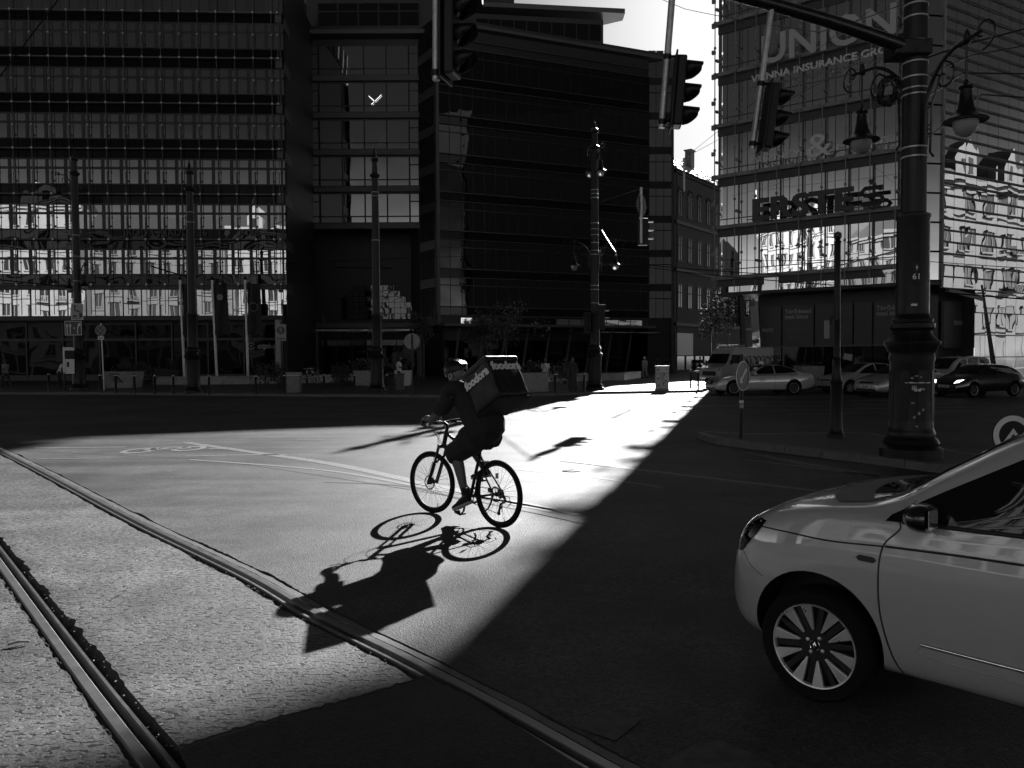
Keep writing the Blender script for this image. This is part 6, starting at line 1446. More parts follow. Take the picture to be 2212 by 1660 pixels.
def make_car(name, label, cat, loc, heading, sp):
    """loc = ground point under the nose centre; heading = world angle the nose points to"""
    t = thing(name, label, cat, tuple(loc), 0, sp.get('group')); t.rotation_euler = (0, 0, heading+PI)   # local +x runs back from the nose
    L_ = sp['L']; hw = sp['W']/2; st = sp['stations']
    sh = car_shell(L_, hw, sp['top'], sp['belt'], sp['width'], sp['roofw'], sp['bottom'], st, sp.get('sub', 2))
    full = None
    smooth_me = evalmesh(sh); bv = bvh_of(smooth_me)
    tmp = bpy.data.objects.new('tmpbody', smooth_me); COL.objects.link(tmp)
    cut = MB()
    for (wx) in sp['wheels']:
        for s_ in (1, -1): cut.lathe([(sp['arch'], 0), (sp['arch'], 0.42)], 48, T(wx, s_*(hw-0.30) if s_ > 0 else -(hw+0.12), sp['r']+sp.get('archdz', 0.03)) @ RX(-PI/2) if s_ > 0 else T(wx, -(hw+0.12), sp['r']+sp.get('archdz', 0.03)) @ RX(-PI/2))
    cm = cut.mesh('cut', None); bmm = bmesh.new(); bmm.from_mesh(cm); bmesh.ops.recalc_face_normals(bmm, faces=bmm.faces); bmm.to_mesh(cm); bmm.free()
    co = bpy.data.objects.new('cut', cm); COL.objects.link(co); bo = tmp.modifiers.new('b', 'BOOLEAN'); bo.object = co; bo.operation = 'DIFFERENCE'; bo.solver = 'EXACT'
    body = evalmesh(tmp); bpy.data.objects.remove(co)
    # wheel housings get a dark liner: faces inside the wells
    body.materials.clear(); body.materials.append(sp['paint']); body.materials.append(M['grille'])
    mi = []
    for p in body.polygons:
        c = p.center; inside = False
        for wx in sp['wheels']:
            dd = math.hypot(c.x-wx, c.z-(sp['r']+sp.get('archdz', 0.03)))
            if dd < sp['arch']*1.004 and abs(c.y) < hw*0.985 and abs(c.y) > hw-0.36 and abs(p.normal.z) + abs(p.normal.x) > 0.6 and dd > sp['arch']*0.93: inside = True
            if dd < sp['arch']*0.99 and abs(p.normal.y) > 0.9 and abs(c.y) < hw-0.25: inside = True
        mi.append(1 if inside else 0)
    body.polygons.foreach_set('material_index', mi); body.polygons.foreach_set('use_smooth', [True]*len(body.polygons)); body.set_sharp_from_angle(angle=R(42))
    body.name = 'body'; link('body', body, t)
    for poly, ax, m, nm in sp['decals']:
        me = decal(poly, bv, ax, sp.get('step', 0.06), sp.get('doff', 0.006))
        if len(me.polygons) == 0: continue
        me.materials.append(M[m] if isinstance(m, str) else m); me.polygons.foreach_set('use_smooth', [True]*len(me.polygons)); me.name = nm; o = link(nm, me, t)
        if m in ('cglass',): sd_ = None
    for pts, ax, r_, m, nm in sp.get('seams', []):
        me = seam(pts, bv, ax, r_); me.materials.append(M[m]); me.polygons.foreach_set('use_smooth', [True]*len(me.polygons)); link(nm, me, t).name = nm
    for i, wx in enumerate(sp['wheels']):
        for s_ in (1, -1): wheel(t, (wx, s_*(hw-0.105-sp.get('win', 0)), sp['r']), sp['r'], 0.19, s_, sp.get('spokes', 5), sp['r']*sp.get('rimk', 0.68), sp.get('hero', False) and i == 0, sp.get('steer', 0) if i == 0 else 0, sp.get('darkrim', False))
    return t, bv
def sym(polys):
    out = []
    for poly, m, nm in polys: out += [(poly, 'y+', m, nm), (poly, 'y-', m, nm)]
    return out
# ---- the pale small car in the right foreground -------------------------------------
ang = R(46.0); rdir = Vector((math.cos(ang), -math.sin(ang), 0)); ndir = Vector((-math.sin(ang), -math.cos(ang), 0))   # rearward, outward (to the camera)
hub = Pd(1757, 1389, 4.05); FO = 0.62
hero_sp = dict(L=3.6, W=1.64, paint=M['carhero'], r=0.295, arch=0.345, archdz=0.045, wheels=[FO, FO+2.49], hero=True, rimk=0.735, steer=R(2), sub=2, step=0.03, doff=0.004, win=-0.005,
    stations=[0.0, 0.04, 0.12, 0.24, 0.38, 0.52, 0.68, 0.84, 1.0, 1.15, 1.3, 1.5, 1.7, 1.95, 2.3, 2.7, 3.05, 3.3, 3.48, 3.57, 3.6],
    top=[(0, 0.64), (0.05, 0.80), (0.13, 0.90), (0.26, 0.975), (0.45, 1.03), (0.7, 1.065), (0.84, 1.08), (0.92, 1.105), (1.18, 1.28), (1.50, 1.49), (1.72, 1.55), (2.2, 1.57), (2.8, 1.54), (3.2, 1.44), (3.42, 1.15), (3.55, 0.9), (3.6, 0.7)],
    belt=[(0, 0.58), (0.12, 0.77), (0.28, 0.885), (0.45, 0.95), (0.7, 0.99), (1.0, 0.995), (1.4, 0.995), (2.2, 1.03), (3.0, 1.08), (3.4, 1.02), (3.6, 0.65)],
    width=[(0, 0.62), (0.04, 0.74), (0.12, 0.86), (0.24, 0.945), (0.4, 0.985), (0.6, 1.0), (1.0, 0.985), (2.0, 1.0), (3.0, 1.0), (3.4, 0.93), (3.6, 0.7)],
    roofw=[(0, 0.86), (0.5, 0.86), (0.9, 0.86), (1.1, 0.86), (1.4, 0.80), (1.8, 0.76), (3.0, 0.74), (3.4, 0.8), (3.6, 0.85)],
    bottom=[(0, 0.30), (0.12, 0.24), (0.3, 0.21), (1.0, 0.20), (3.0, 0.2), (3.6, 0.32)],
    decals=[])
# side glass: quarter triangle, front window, rear window
sw_f = [(0.955, 0.985), (1.00, 1.04), (1.22, 1.165), (1.52, 1.345), (1.85, 1.43), (2.2, 1.45), (2.2, 1.045), (1.6, 1.02)]
hero_sp['decals'] += sym([(sw_f, 'cglass', 'side_window'), ([(2.25, 1.05), (2.25, 1.405), (2.8, 1.39), (2.95, 1.12)], 'cglass', 'side_window')])
hero_sp['decals'] += [([(-0.58, 1.06), (0.58, 1.06), (0.49, 1.49), (-0.49, 1.49)], 'x-', 'cglass', 'windscreen'), ([(-0.64, 1.035), (0.64, 1.035), (0.62, 1.075), (-0.62, 1.075)], 'x-', 'grille', 'windscreen_cowl')]
hero_sp['decals'] += [([(0.82, -0.45), (0.93, -0.61), (1.02, -0.62), (1.02, 0.62), (0.93, 0.61), (0.82, 0.45)], 'z', 'grille', 'windscreen_cowl')]
hero_sp['decals'] += [([(0.50, 0.66), (0.575, 0.665), (0.70, 0.80), (0.69, 0.90), (0.63, 0.90), (0.54, 0.80)], 'x-', 'lampg', 'headlight'), ([(-0.50, 0.66), (-0.575, 0.665), (-0.70, 0.80), (-0.69, 0.90), (-0.63, 0.90), (-0.54, 0.80)], 'x-', 'lampg', 'headlight'), ([(-0.45, 0.60), (0.45, 0.60), (0.45, 0.70), (-0.45, 0.70)], 'x-', 'grille', 'grille')]
hero_sp['decals'] += [([(0.09, 0.685), (0.16, 0.70), (0.27, 0.82), (0.33, 0.90), (0.28, 0.905), (0.15, 0.83)], 'y-', 'shop', 'headlight')]
hero_sp['decals'] += [([(0.835, 0.80), (0.85, 0.786), (0.92, 0.783), (0.935, 0.797), (0.92, 0.812), (0.85, 0.815)], 'y-', 'grille', 'side_indicator')]
hero_sp['seams'] = [([(1.0, 1.03), (1.035, 0.97), (0.965, 0.88), (0.945, 0.75), (0.955, 0.55), (1.0, 0.36), (1.045, 0.25)], 'y-', 0.005, 'graf', 'door_seam'),
    ([(0.20, 0.865), (0.45, 0.865), (0.70, 0.858), (0.96, 0.872)], 'y-', 0.0045, 'graf', 'bonnet_seam'),
    ([(0.97, 0.873), (1.3, 0.885), (1.7, 0.895), (2.3, 0.93)], 'y-', 0.006, 'graf', 'door_crease'),
    ([(1.045, 0.25), (1.6, 0.235), (2.3, 0.235)], 'y-', 0.004, 'graf', 'sill_seam'),
    ([(0.17, 0.70), (0.24, 0.64), (0.33, 0.60)], 'y-', 0.0025, 'graf', 'bumper_seam'),
    ([(1.0, 1.03), (1.06, 1.075), (1.09, 1.105)], 'y-', 0.003, 'graf', 'pillar_seam'),
    ([(1.14, 0.435), (1.6, 0.428), (2.3, 0.43)], 'y-', 0.010, 'chrome', 'side_strip'),
    ([(1.13, 0.415), (1.25, 0.375), (2.3, 0.36)], 'y-', 0.004, 'dim', 'door_pressing'),
    ([(1.04, 0.999), (1.6, 1.012), (2.3, 1.04)], 'y-', 0.011, 'grille', 'window_seal')]
nose = Vector((hub.x, hub.y, 0)) - rdir*FO - ndir*(0.82-0.02)
hero, hbv = make_car('small_car', 'pale glossy small car in the right foreground, driver side with spoked front wheel', 'car', nose, math.atan2(-rdir.y, -rdir.x), hero_sp)
# door mirror
mir = MB().lathe([(0.0, -0.085), (0.05, -0.08), (0.085, -0.04), (0.095, 0.01), (0.092, 0.06), (0.0, 0.065)], 20, T(1.16, -0.885, 1.055) @ RY(PI/2) @ Matrix.Diagonal((0.72, 0.9, 0.75, 1))).build('door_mirror', M['carblack'], hero, smooth=True)
MB().tube([(1.16, -0.78, 1.0), (1.16, -0.88, 1.03)], 0.03, 8).build('mirror_arm', M['blk'], mir, smooth=True)
MB().box(1.212, 1.219, -0.945, -0.83, 1.01, 1.10).build('mirror_glass', M['chrome'], mir, bevel=0.003)
for i, (z, s_) in enumerate(((1.235, 0.0035), (1.222, 0.002))):
    me = seam([(1.48, z), (1.8, z-0.03), (2.25, z-0.04)], hbv, 'y-', s_, 0.006); me.materials.append(M['chrome']); link('glass_glint_line', me, hero)  # chrome lines drawn across the side glass as painted glints
q = MB().tube([(0.95, 0.55, 1.10), (1.0, 0.0, 1.13), (1.15, -0.45, 1.17)], 0.008, 6).build('wiper', M['blk'], hero, smooth=True)
# ---- traffic on the far side ---------------------------------------------------------
def sedan(paint, **kw):
    s_ = dict(L=4.9, W=1.86, paint=paint, r=0.335, arch=0.38, wheels=[0.85, 3.78], sub=2, step=0.07, doff=0.012, spokes=10, darkrim=True,
        stations=[0, 0.05, 0.18, 0.4, 0.7, 1.1, 1.45, 1.7, 2.0, 2.3, 2.7, 3.1, 3.5, 3.9, 4.2, 4.5, 4.75, 4.86, 4.9],
        top=[(0, 0.55), (0.08, 0.70), (0.3, 0.82), (0.9, 0.94), (1.45, 1.0), (1.6, 1.04), (2.1, 1.30), (2.5, 1.43), (3.0, 1.46), (3.5, 1.40), (4.0, 1.22), (4.3, 1.11), (4.75, 1.06), (4.88, 0.9), (4.9, 0.75)],
        belt=[(0, 0.50), (0.2, 0.70), (0.9, 0.86), (1.6, 0.93), (3.0, 0.97), (4.2, 1.0), (4.75, 0.96), (4.9, 0.7)],
        width=[(0, 0.70), (0.06, 0.82), (0.25, 0.95), (0.6, 1.0), (4.2, 1.0), (4.7, 0.92), (4.9, 0.75)],
        roofw=[(0, 0.85), (1.4, 0.85), (1.8, 0.80), (2.4, 0.70), (3.3, 0.68), (4.1, 0.78), (4.9, 0.85)],
        bottom=[(0, 0.26), (0.3, 0.2), (4.5, 0.22), (4.9, 0.36)])
    s_['decals'] = sym([([(1.78, 0.985), (2.15, 1.21), (2.45, 1.33), (2.82, 1.37), (2.82, 1.0)], 'cglass', 'side_window'), ([(2.88, 1.0), (2.88, 1.37), (3.3, 1.36), (3.75, 1.22), (3.95, 1.05)], 'cglass', 'side_window')])
    s_['decals'] += [([(-0.72, 1.03), (0.72, 1.03), (0.56, 1.39), (-0.56, 1.39)], 'x-', 'cglass', 'windscreen'), ([(-0.68, 1.12), (0.68, 1.12), (0.55, 1.36), (-0.55, 1.36)], 'x+', 'cglass', 'rear_window'),
        ([(-0.38, 0.50), (0.38, 0.50), (0.44, 0.68), (-0.44, 0.68)], 'x-', 'grille', 'grille'), ([(-0.62, 0.26), (0.62, 0.26), (0.60, 0.37), (-0.60, 0.37)], 'x-', 'grille', 'lower_grille'), ([(-0.26, 0.40), (0.26, 0.40), (0.26, 0.49), (-0.26, 0.49)], 'x-', 'dim', 'number_plate')]
    for s2 in (1, -1): s_['decals'] += [([(s2*0.50, 0.60), (s2*0.72, 0.64), (s2*0.80, 0.74), (s2*0.60, 0.72)], 'x-', 'lampg', 'headlight')]
    s_['seams'] = [([(1.66, 0.96), (1.62, 0.6), (1.7, 0.3)], 'y-', 0.006, 'grille', 'door_seam'), ([(2.85, 1.0), (2.85, 0.3)], 'y-', 0.006, 'grille', 'door_seam'), ([(3.7, 1.0), (3.55, 0.6), (3.35, 0.45)], 'y-', 0.006, 'grille', 'door_seam'), ([(1.7, 0.985), (2.8, 1.0), (3.95, 1.04)], 'y-', 0.012, 'alu', 'window_trim')]
    s_.update(kw); return s_
def mirrored(v): return v
GRP = 'cars waiting in front of the bank building'
def nosepos(X, Y, dz=0.0): return G(X, Y)
# taxi: nose at left, pointing left
tx_h = math.atan2(-0.28, -1)
txsp = sedan(M['carwhite'], group=GRP)
tx, tbv = make_car('taxi', 'white taxi saloon with checkered side stripe and roof sign, its nose in the sunlight', 'car', Vector((9.45, 37.6, 0)), PI+math.atan2(-0.05, 1)*-1*0+0.10, txsp)
for r_ in range(2):
    for k in range(34):
        if (k+r_) % 2: continue
        x0 = 1.70+k*0.066; z0 = 0.895+0.045*r_+0.0006*k
        me = decal([(x0, z0), (x0+0.066, z0), (x0+0.066, z0+0.045), (x0, z0+0.045)], tbv, 'y-', 0.05, 0.012); me.materials.append(M['graf']); link('checker_square', me, tx)
MB().box(2.35, 2.55, -0.26, 0.26, 1.455, 1.58).build('roof_sign', M['blk'], tx, bevel=0.02)
for yy in (-0.27, 0.24): MB().box(2.34, 2.56, yy, yy+0.03, 1.455, 1.585).build('roof_sign_end', M['white'], tx)
MB().lathe([(0, 0.06), (0.07, 0.05), (0.10, 0.0), (0.06, -0.06), (0, -0.07)], 12, T(1.82, -1.02, 1.02) @ RY(PI/2)).build('door_mirror', M['carwhite'], tx, smooth=True)
me = text_mesh('TAXI', 0.13, 0.01, 0.004); me.transform(T(2.45, 0.0, 1.48)); 
q = MB().lathe([(0.055, 0), (0.07, 0.0), (0.07, 0.01), (0.055, 0.01)], 18, T(-0.02, 0.0, 0.60) @ RY(-PI/2), cap=False); q.tube([(-0.025, 0, 0.60), (-0.025, 0, 0.665)], 0.006, 4); q.tube([(-0.025, 0, 0.60), (-0.025, 0.055, 0.565)], 0.006, 4); q.tube([(-0.025, 0, 0.60), (-0.025, -0.055, 0.565)], 0.006, 4); q.build('grille_emblem', M['alu'], tx, smooth=True)
for k in range(3): me = decal([(2.1, 0.78-0.07*k), (2.36-0.06*(k == 2), 0.78-0.07*k), (2.36-0.06*(k == 2), 0.81-0.07*k), (2.1, 0.81-0.07*k)], tbv, 'y-', 0.05, 0.012); me.materials.append(M['letG']); link('door_lettering', me, tx)
def hatch(paint, Ls=4.3, H_=1.47, **kw):
    k = Ls/4.3; s_ = dict(L=Ls, W=1.74, paint=paint, r=0.31, arch=0.36, wheels=[0.82*k, 3.42*k], sub=2, step=0.07, doff=0.012, spokes=7,
        stations=[x*k for x in (0, 0.05, 0.15, 0.35, 0.65, 0.95, 1.15, 1.4, 1.7, 2.0, 2.4, 2.9, 3.3, 3.7, 4.0, 4.2, 4.27, 4.3)],
        top=[(0, 0.55), (0.08*k, 0.70), (0.3*k, 0.84), (0.8*k, 0.95), (1.05*k, 1.0), (1.6*k, 1.28), (2.0*k, H_-0.03), (2.6*k, H_), (3.3*k, H_-0.05), (3.8*k, H_-0.18), (4.1*k, 1.05), (4.27*k, 0.9), (4.3*k, 0.7)],
        belt=[(0, 0.50), (0.2*k, 0.72), (0.8*k, 0.87), (1.3*k, 0.92), (3.4*k, 1.0), (4.1*k, 0.98), (4.3*k, 0.65)],
        width=[(0, 0.70), (0.06, 0.82), (0.22, 0.94), (0.6, 1.0), (3.6*k, 1.0), (4.1*k, 0.94), (4.3*k, 0.78)],
        roofw=[(0, 0.85), (1.0*k, 0.85), (1.4*k, 0.80), (2.0*k, 0.71), (3.3*k, 0.70), (4.3*k, 0.82)],
        bottom=[(0, 0.26), (0.3, 0.2), (4.0*k, 0.22), (4.3*k, 0.34)])
    s_['decals'] = sym([([(1.35*k, 0.965), (1.72*k, 1.19), (2.0*k, 1.31), (2.35*k, H_-0.10), (2.35*k, 0.99)], 'cglass', 'side_window'), ([(2.42*k, 0.99), (2.42*k, H_-0.10), (3.1*k, H_-0.12), (3.5*k, 1.20), (3.6*k, 1.06)], 'cglass', 'side_window')])
    s_['decals'] += [([(-0.68, 1.02), (0.68, 1.02), (0.54, H_-0.08), (-0.54, H_-0.08)], 'x-', 'cglass', 'windscreen'), ([(-0.36, 0.60), (0.36, 0.60), (0.38, 0.68), (-0.38, 0.68)], 'x-', 'grille', 'grille'), ([(-0.55, 0.27), (0.55, 0.27), (0.5, 0.38), (-0.5, 0.38)], 'x-', 'grille', 'lower_grille'), ([(-0.26, 0.42), (0.26, 0.42), (0.26, 0.52), (-0.26, 0.52)], 'x-', 'dim', 'number_plate')]
    lm = kw.pop('lamp', 'lampg')
    for s2 in (1, -1): s_['decals'] += [([(s2*0.44, 0.60), (s2*0.66, 0.64), (s2*0.75, 0.76), (s2*0.52, 0.73)], 'x-', lm, 'headlight')]
    s_['seams'] = [([(1.25*k, 0.93), (1.22*k, 0.6), (1.3*k, 0.3)], 'y-', 0.006, 'grille', 'door_seam'), ([(2.38*k, 1.0), (2.38*k, 0.3)], 'y-', 0.006, 'grille', 'door_seam')]
    s_.update(kw); return s_
def caddy(paint):
    s_ = hatch(paint, 4.4, 1.80); s_['top'] = [(0, 0.6), (0.08, 0.78), (0.3, 0.95), (0.8, 1.08), (1.0, 1.12), (1.6, 1.58), (1.9, 1.74), (2.4, 1.80), (3.8, 1.79), (4.25, 1.72), (4.37, 1.3), (4.4, 0.8)]
    s_['belt'] = [(0, 0.55), (0.2, 0.82), (0.8, 0.97), (1.3, 1.08), (4.2, 1.10), (4.4, 0.75)]; s_['roofw'] = [(0, 0.85), (1.0, 0.88), (2.0, 0.80), (4.4, 0.80)]
    s_['decals'] = sym([([(1.4, 1.12), (1.75, 1.42), (2.0, 1.60), (2.35, 1.66), (2.35, 1.13)], 'cglass', 'side_window'), ([(2.45, 1.14), (2.45, 1.66), (3.2, 1.66), (3.2, 1.14)], 'cglass', 'side_window'), ([(3.3, 1.14), (3.3, 1.66), (4.1, 1.62), (4.15, 1.16)], 'cglass', 'side_window')])+[([(-0.70, 1.16), (0.70, 1.16), (0.6, 1.68), (-0.6, 1.68)], 'x-', 'cglass', 'windscreen'), ([(-0.4, 0.62), (0.4, 0.62), (0.4, 0.72), (-0.4, 0.72)], 'x-', 'grille', 'grille'), ([(0.45, 0.68), (0.68, 0.70), (0.76, 0.86), (0.52, 0.82)], 'x-', 'lampg', 'headlight'), ([(-0.45, 0.68), (-0.68, 0.70), (-0.76, 0.86), (-0.52, 0.82)], 'x-', 'lampg', 'headlight')]
    return s_
hd = PI+0.30
c_, cbv = make_car('silver_car', 'silver hatchback with number plate seen left of the big iron column', 'car', Vector((15.55, 34.6, 0)), PI+0.42, hatch(M['carsilver'], 4.25, 1.46, group=GRP))
mxx = T(-0.005, 0, 0)
def plate(car, bv_, txt):
    h, nn, _, _ = bv_.ray_cast(Vector((-3, 0, 0.47)), Vector((1, 0, 0))); x = h.x-0.02
    MB().box(x-0.012, x, -0.26, 0.26, 0.42, 0.53).build('number_plate', M['white'], car); me = text_mesh(txt, 0.11, 0.004, 0.003)
    me.transform(T(x-0.016, 0, 0.437) @ RZ(-PI/2) @ VERT); me.materials.append(M['graf']); link('plate_lettering', me, car)
plate(c_, cbv, 'LPR-687')
make_car('white_car', 'white hatchback partly hidden behind the silver hatchback', 'car', Vector((15.2, 38.3, 0)), PI+0.30, hatch(M['carwhite'], 4.3, 1.52, group=GRP))
make_car('white_van', 'white high-roofed van-shaped car behind the black hatchback', 'car', Vector((19.6, 37.9, 0)), PI+0.42, dict(caddy(M['carwhite']), group=GRP))
ab, abv = make_car('black_car', 'black hatchback with lit headlamps and a white number plate right of the big column', 'car', Vector((18.9, 34.4, 0)), PI+0.36, hatch(M['carblack'], 4.05, 1.46, lamp='lit', group=GRP, darkrim=True))
plate(ab, abv, 'RRC-642')
make_car('grey_car', 'pale car with a glowing headlamp cut off by the right frame edge', 'car', Vector((24.35, 36.2, 0)), PI+0.3, hatch(M['carsilver'], 4.2, 1.46, lamp='lit', group=GRP))
# delivery van in the sun
vn = thing('delivery_van', 'white delivery van with graffiti side parked in the sunlit gap before the brick house', 'van', tuple(G(1575, 812)*1.0)); vn.location = Vector(((1532-1106)/1700*53, 53, 0.0)); vn.rotation_euler = (0, 0, 0.55)
b = MB(); prof = [(0, 0.35), (0, 0.95), (0.12, 1.1), (0.75, 1.35), (1.15, 2.0), (1.5, 2.45), (5.6, 2.5), (5.7, 2.3), (5.7, 0.4)]
b.prism(prof, -1.0, 1.0, RX(PI/2)); b.build('body', M['carwhite'], vn, bevel=0.12)
b = MB(); b.quad((0.72, -0.85, 1.37), (1.13, -0.80, 2.02), (1.13, 0.80, 2.02), (0.72, 0.85, 1.37)); 
for v in b.v: v.x -= 0.03
b.build('windscreen', M['cglass'], vn, fixn=False)
for s_ in (-1, 1): MB().box(1.05, 1.9, s_*1.005, s_*1.01, 1.35, 1.95).build('side_window', M['cglass'], vn)
for wx in (0.95, 4.6):
    for s_ in (-1, 1): wheel(vn, (wx, s_*0.92, 0.34), 0.34, 0.2, s_, 6, 0.22)
MB().box(-0.03, 0.01, -0.6, 0.6, 0.55, 0.85).build('grille', M['grille'], vn); 
for s_ in (-0.8, 0.8): MB().box(-0.02, 0.03, s_-0.15, s_+0.15, 0.9, 1.1).build('headlight', M['lampg'], vn)
MB().box(1.6, 2.7, -0.7, 0.7, 2.47, 2.62).build('roof_rack', M['galv'], vn, bevel=0.03)
g_ = MB(); rg = random.Random(3)
for k in range(9): g_.tube([(2.4+k*0.33+0.25*math.cos(a*1.7+k), -1.012, 1.4+0.45*math.sin(a+k*1.3)) for a in [i*0.55 for i in range(10)]], 0.03, 4)
g_.build('graffiti', M['graf'], vn)
for s_ in (-1, 1): MB().box(0.85, 1.0, s_*1.12-0.06, s_*1.12+0.06, 1.3, 1.6).build('door_mirror', M['blk'], vn, bevel=0.02)
# ================================================================ BICYCLES
def bike_wheel(parent, c, r=0.36, nm='wheel', disc=True, tyre=0.023, spokes=28, sm=None, rr=0.0016, cass=False):
    w_ = thing_part(nm, parent); w_.location = c; mx = RX(PI/2)
    MB().tube([( (r-tyre)*math.cos(a), 0, (r-tyre)*math.sin(a)) for a in [2*PI*i/64 for i in range(64)]], tyre, 10, closed=True).build('tyre', M['rubber'], w_, smooth=True)
    ri = r-tyre*2-0.002
    MB().lathe([(ri+0.006, -0.011), (ri-0.016, -0.010), (ri-0.020, 0), (ri-0.016, 0.010), (ri+0.006, 0.011)], 64, mx, cap=False).build('rim', sm or M['blk'], w_, smooth=True)
    s_ = MB()
    for k in range(spokes):
        a = 2*PI*k/spokes; side = 1 if k % 2 else -1; ah = a+(0.9 if (k//2) % 2 else -0.9)
        s_.tube([(0.024*math.cos(ah), side*0.028, 0.024*math.sin(ah)), ((ri-0.018)*math.cos(a), side*0.003, (ri-0.018)*math.sin(a))], rr, 4, cap=False)
    s_.build('spokes', M['galv'], w_, kind='stuff')
    MB().lathe([(0.0, -0.055), (0.010, -0.055), (0.011, -0.035), (0.026, -0.031), (0.026, -0.027), (0.014, -0.02), (0.014, 0.02), (0.026, 0.027), (0.026, 0.031), (0.011, 0.035), (0.010, 0.055), (0, 0.055)], 16, mx).build('hub', M['blk'], w_, smooth=True)
    if disc:
        d = MB()
        n = 28
        d.lathe([(0.070, -0.001), (0.082, -0.001), (0.082, 0.001), (0.070, 0.001)], 40, T(0, 0.038, 0) @ mx, cap=False)
        for k in range(6): d.tube([(0.02*math.cos(k*PI/3), 0.038, 0.02*math.sin(k*PI/3)), (0.072*math.cos(k*PI/3+0.5), 0.038, 0.072*math.sin(k*PI/3+0.5))], 0.0035, 4)
        for k in range(24): d.cbox((0.083*math.cos(k*PI/12), 0.038, 0.083*math.sin(k*PI/12)), (0.006, 0.002, 0.006))
        d.build('brake_disc', M['blk'], w_)
    if cass:
        c2 = MB()
        for k in range(7): r2 = 0.055-0.005*k; c2.lathe([(0.02, 0), (r2, 0), (r2, 0.002), (0.02, 0.002)], 22, T(0, -0.030-0.005*k, 0) @ mx, cap=False)
        c2.build('cassette', M['blk'], w_)
    MB().tube([((ri-0.02)*math.cos(-1.9), 0, (ri-0.02)*math.sin(-1.9)), ((ri-0.06)*math.cos(-1.9), 0, (ri-0.06)*math.sin(-1.9))], 0.004, 6).build('valve', M['blk'], w_)
    return w_
Rc = G(1077, 1140.5); Fc = G(932, 1108); bdir = (Fc-Rc); bdir.z = 0; wb = bdir.length; bh = math.atan2(bdir.y, bdir.x)
WR = 0.362
bk = thing('bicycle', 'black trekking bicycle ridden by the courier across the sunlit asphalt', 'bicycle', tuple(Rc), bh)
X1 = min(wb, 1.14)
bike_wheel(bk, (0, 0, WR), WR, cass=True); fw_ = bike_wheel(bk, (X1, 0, WR), WR)
fw_.rotation_euler = (0, 0, R(7))
HT = Vector((0.835*X1/1.1+0.0, 0, 0.965)); HB = Vector((0.885*X1/1.1, 0, 0.80)); BB = Vector((0.45, 0, 0.285)); ST = Vector((0.30, 0, 0.74)); RA_ = Vector((0, 0, WR))
f = MB(); f.tube([HT+(HT-HB)*0.05, HB], 0.026, 12); f.tube([HB+(HT-HB)*0.15, BB], 0.027, 12); f.tube([HT-(HT-HB)*0.1, HT.lerp(ST, 0.55)-Vector((0, 0, 0.03)), ST], 0.020, 10); f.tube([ST+(ST-BB)*0.06, BB], 0.018, 10)
for s_ in (1, -1):
    f.tube([ST-(ST-BB)*0.02+Vector((0, s_*0.015, 0)), Vector((0.12, s_*0.055, 0.50)), RA_+Vector((0, s_*0.065, 0.0))], 0.009, 8); f.tube([BB+Vector((0, s_*0.02, 0)), Vector((0.3, s_*0.05, 0.30)), RA_+Vector((0, s_*0.065, 0))], 0.011, 8)
f.lathe([(0.022, -0.04), (0.022, 0.04)], 14, T(*BB) @ RX(PI/2)); f.build('frame', M['iron'], bk, smooth=True)
kf = MB(); FA = Vector((X1, 0, WR)); cr_ = HB+(HB-HT)*0.12
for s_ in (1, -1): kf.tube([cr_+Vector((0.01, s_*0.055, 0.02)), cr_.lerp(FA, 0.35)+Vector((0, s_*0.058, 0)), FA+Vector((-0.012, s_*0.06, 0))], [0.015, 0.015, 0.019], 10)
for s_ in (1, -1): kf.tube([cr_.lerp(FA, 0.42)+Vector((0, s_*0.058, 0)), FA+Vector((-0.01, s_*0.06, -0.01))], 0.022, 10)
kf.tube([cr_+Vector((0, -0.07, 0.02)), cr_+Vector((0, 0.07, 0.02))], 0.024, 8); kf.tube([cr_, HB+(HT-HB)*0.05], 0.02, 8)
kf.tube([cr_.lerp(FA, 0.42)+Vector((-0.03, 0.06, 0)), cr_.lerp(FA, 0.40)+Vector((-0.04, 0, 0.06)), cr_.lerp(FA, 0.42)+Vector((-0.03, -0.06, 0))], 0.012, 8)
kf.cbox(FA+Vector((-0.05, 0.055, 0.03)), (0.04, 0.03, 0.07)); kf.build('fork', M['iron'], bk, smooth=True)
hbp = MB(); SM = HT+(HT-HB)*0.45; SC = SM+Vector((0.07, 0, 0.03))
hbp.tube([HT, SM], 0.020, 8); hbp.tube([SM, SC], 0.02, 8)
hbp.tube([SC+Vector((-0.075, 0.34, 0.03)), SC+Vector((-0.045, 0.20, 0.03)), SC+Vector((-0.01, 0.10, 0.02)), SC, SC+Vector((-0.01, -0.10, 0.02)), SC+Vector((-0.045, -0.20, 0.03)), SC+Vector((-0.075, -0.34, 0.03))], 0.0125, 8)
hbp.build('handlebar', M['iron'], bk, smooth=True)
for s_ in (1, -1):
    MB().tube([SC+Vector((-0.052, s_*0.23, 0.03)), SC+Vector((-0.078, s_*0.35, 0.03))], 0.017, 10).build('grip', M['rubber'], bk, smooth=True)
    MB().tube([SC+Vector((-0.03, s_*0.17, 0.02)), SC+Vector((0.03, s_*0.19, 0.0)), SC+Vector((0.015, s_*0.31, -0.015))], 0.007, 6).build('brake_lever', M['blk'], bk, smooth=True)
    MB().box(-0.02, 0.03, -0.025, 0.025, -0.02, 0.015, T(*(SC+Vector((-0.02, s_*0.14, 0.01))))).build('shifter', M['blk'], bk, bevel=0.004)
MB().box(-0.045, 0.045, -0.04, 0.04, -0.004, 0.004, T(*(SC+Vector((0.02, 0.07, 0.075)))) @ RY(R(-50))).build('phone_mount', M['chrome'], bk, bevel=0.004)
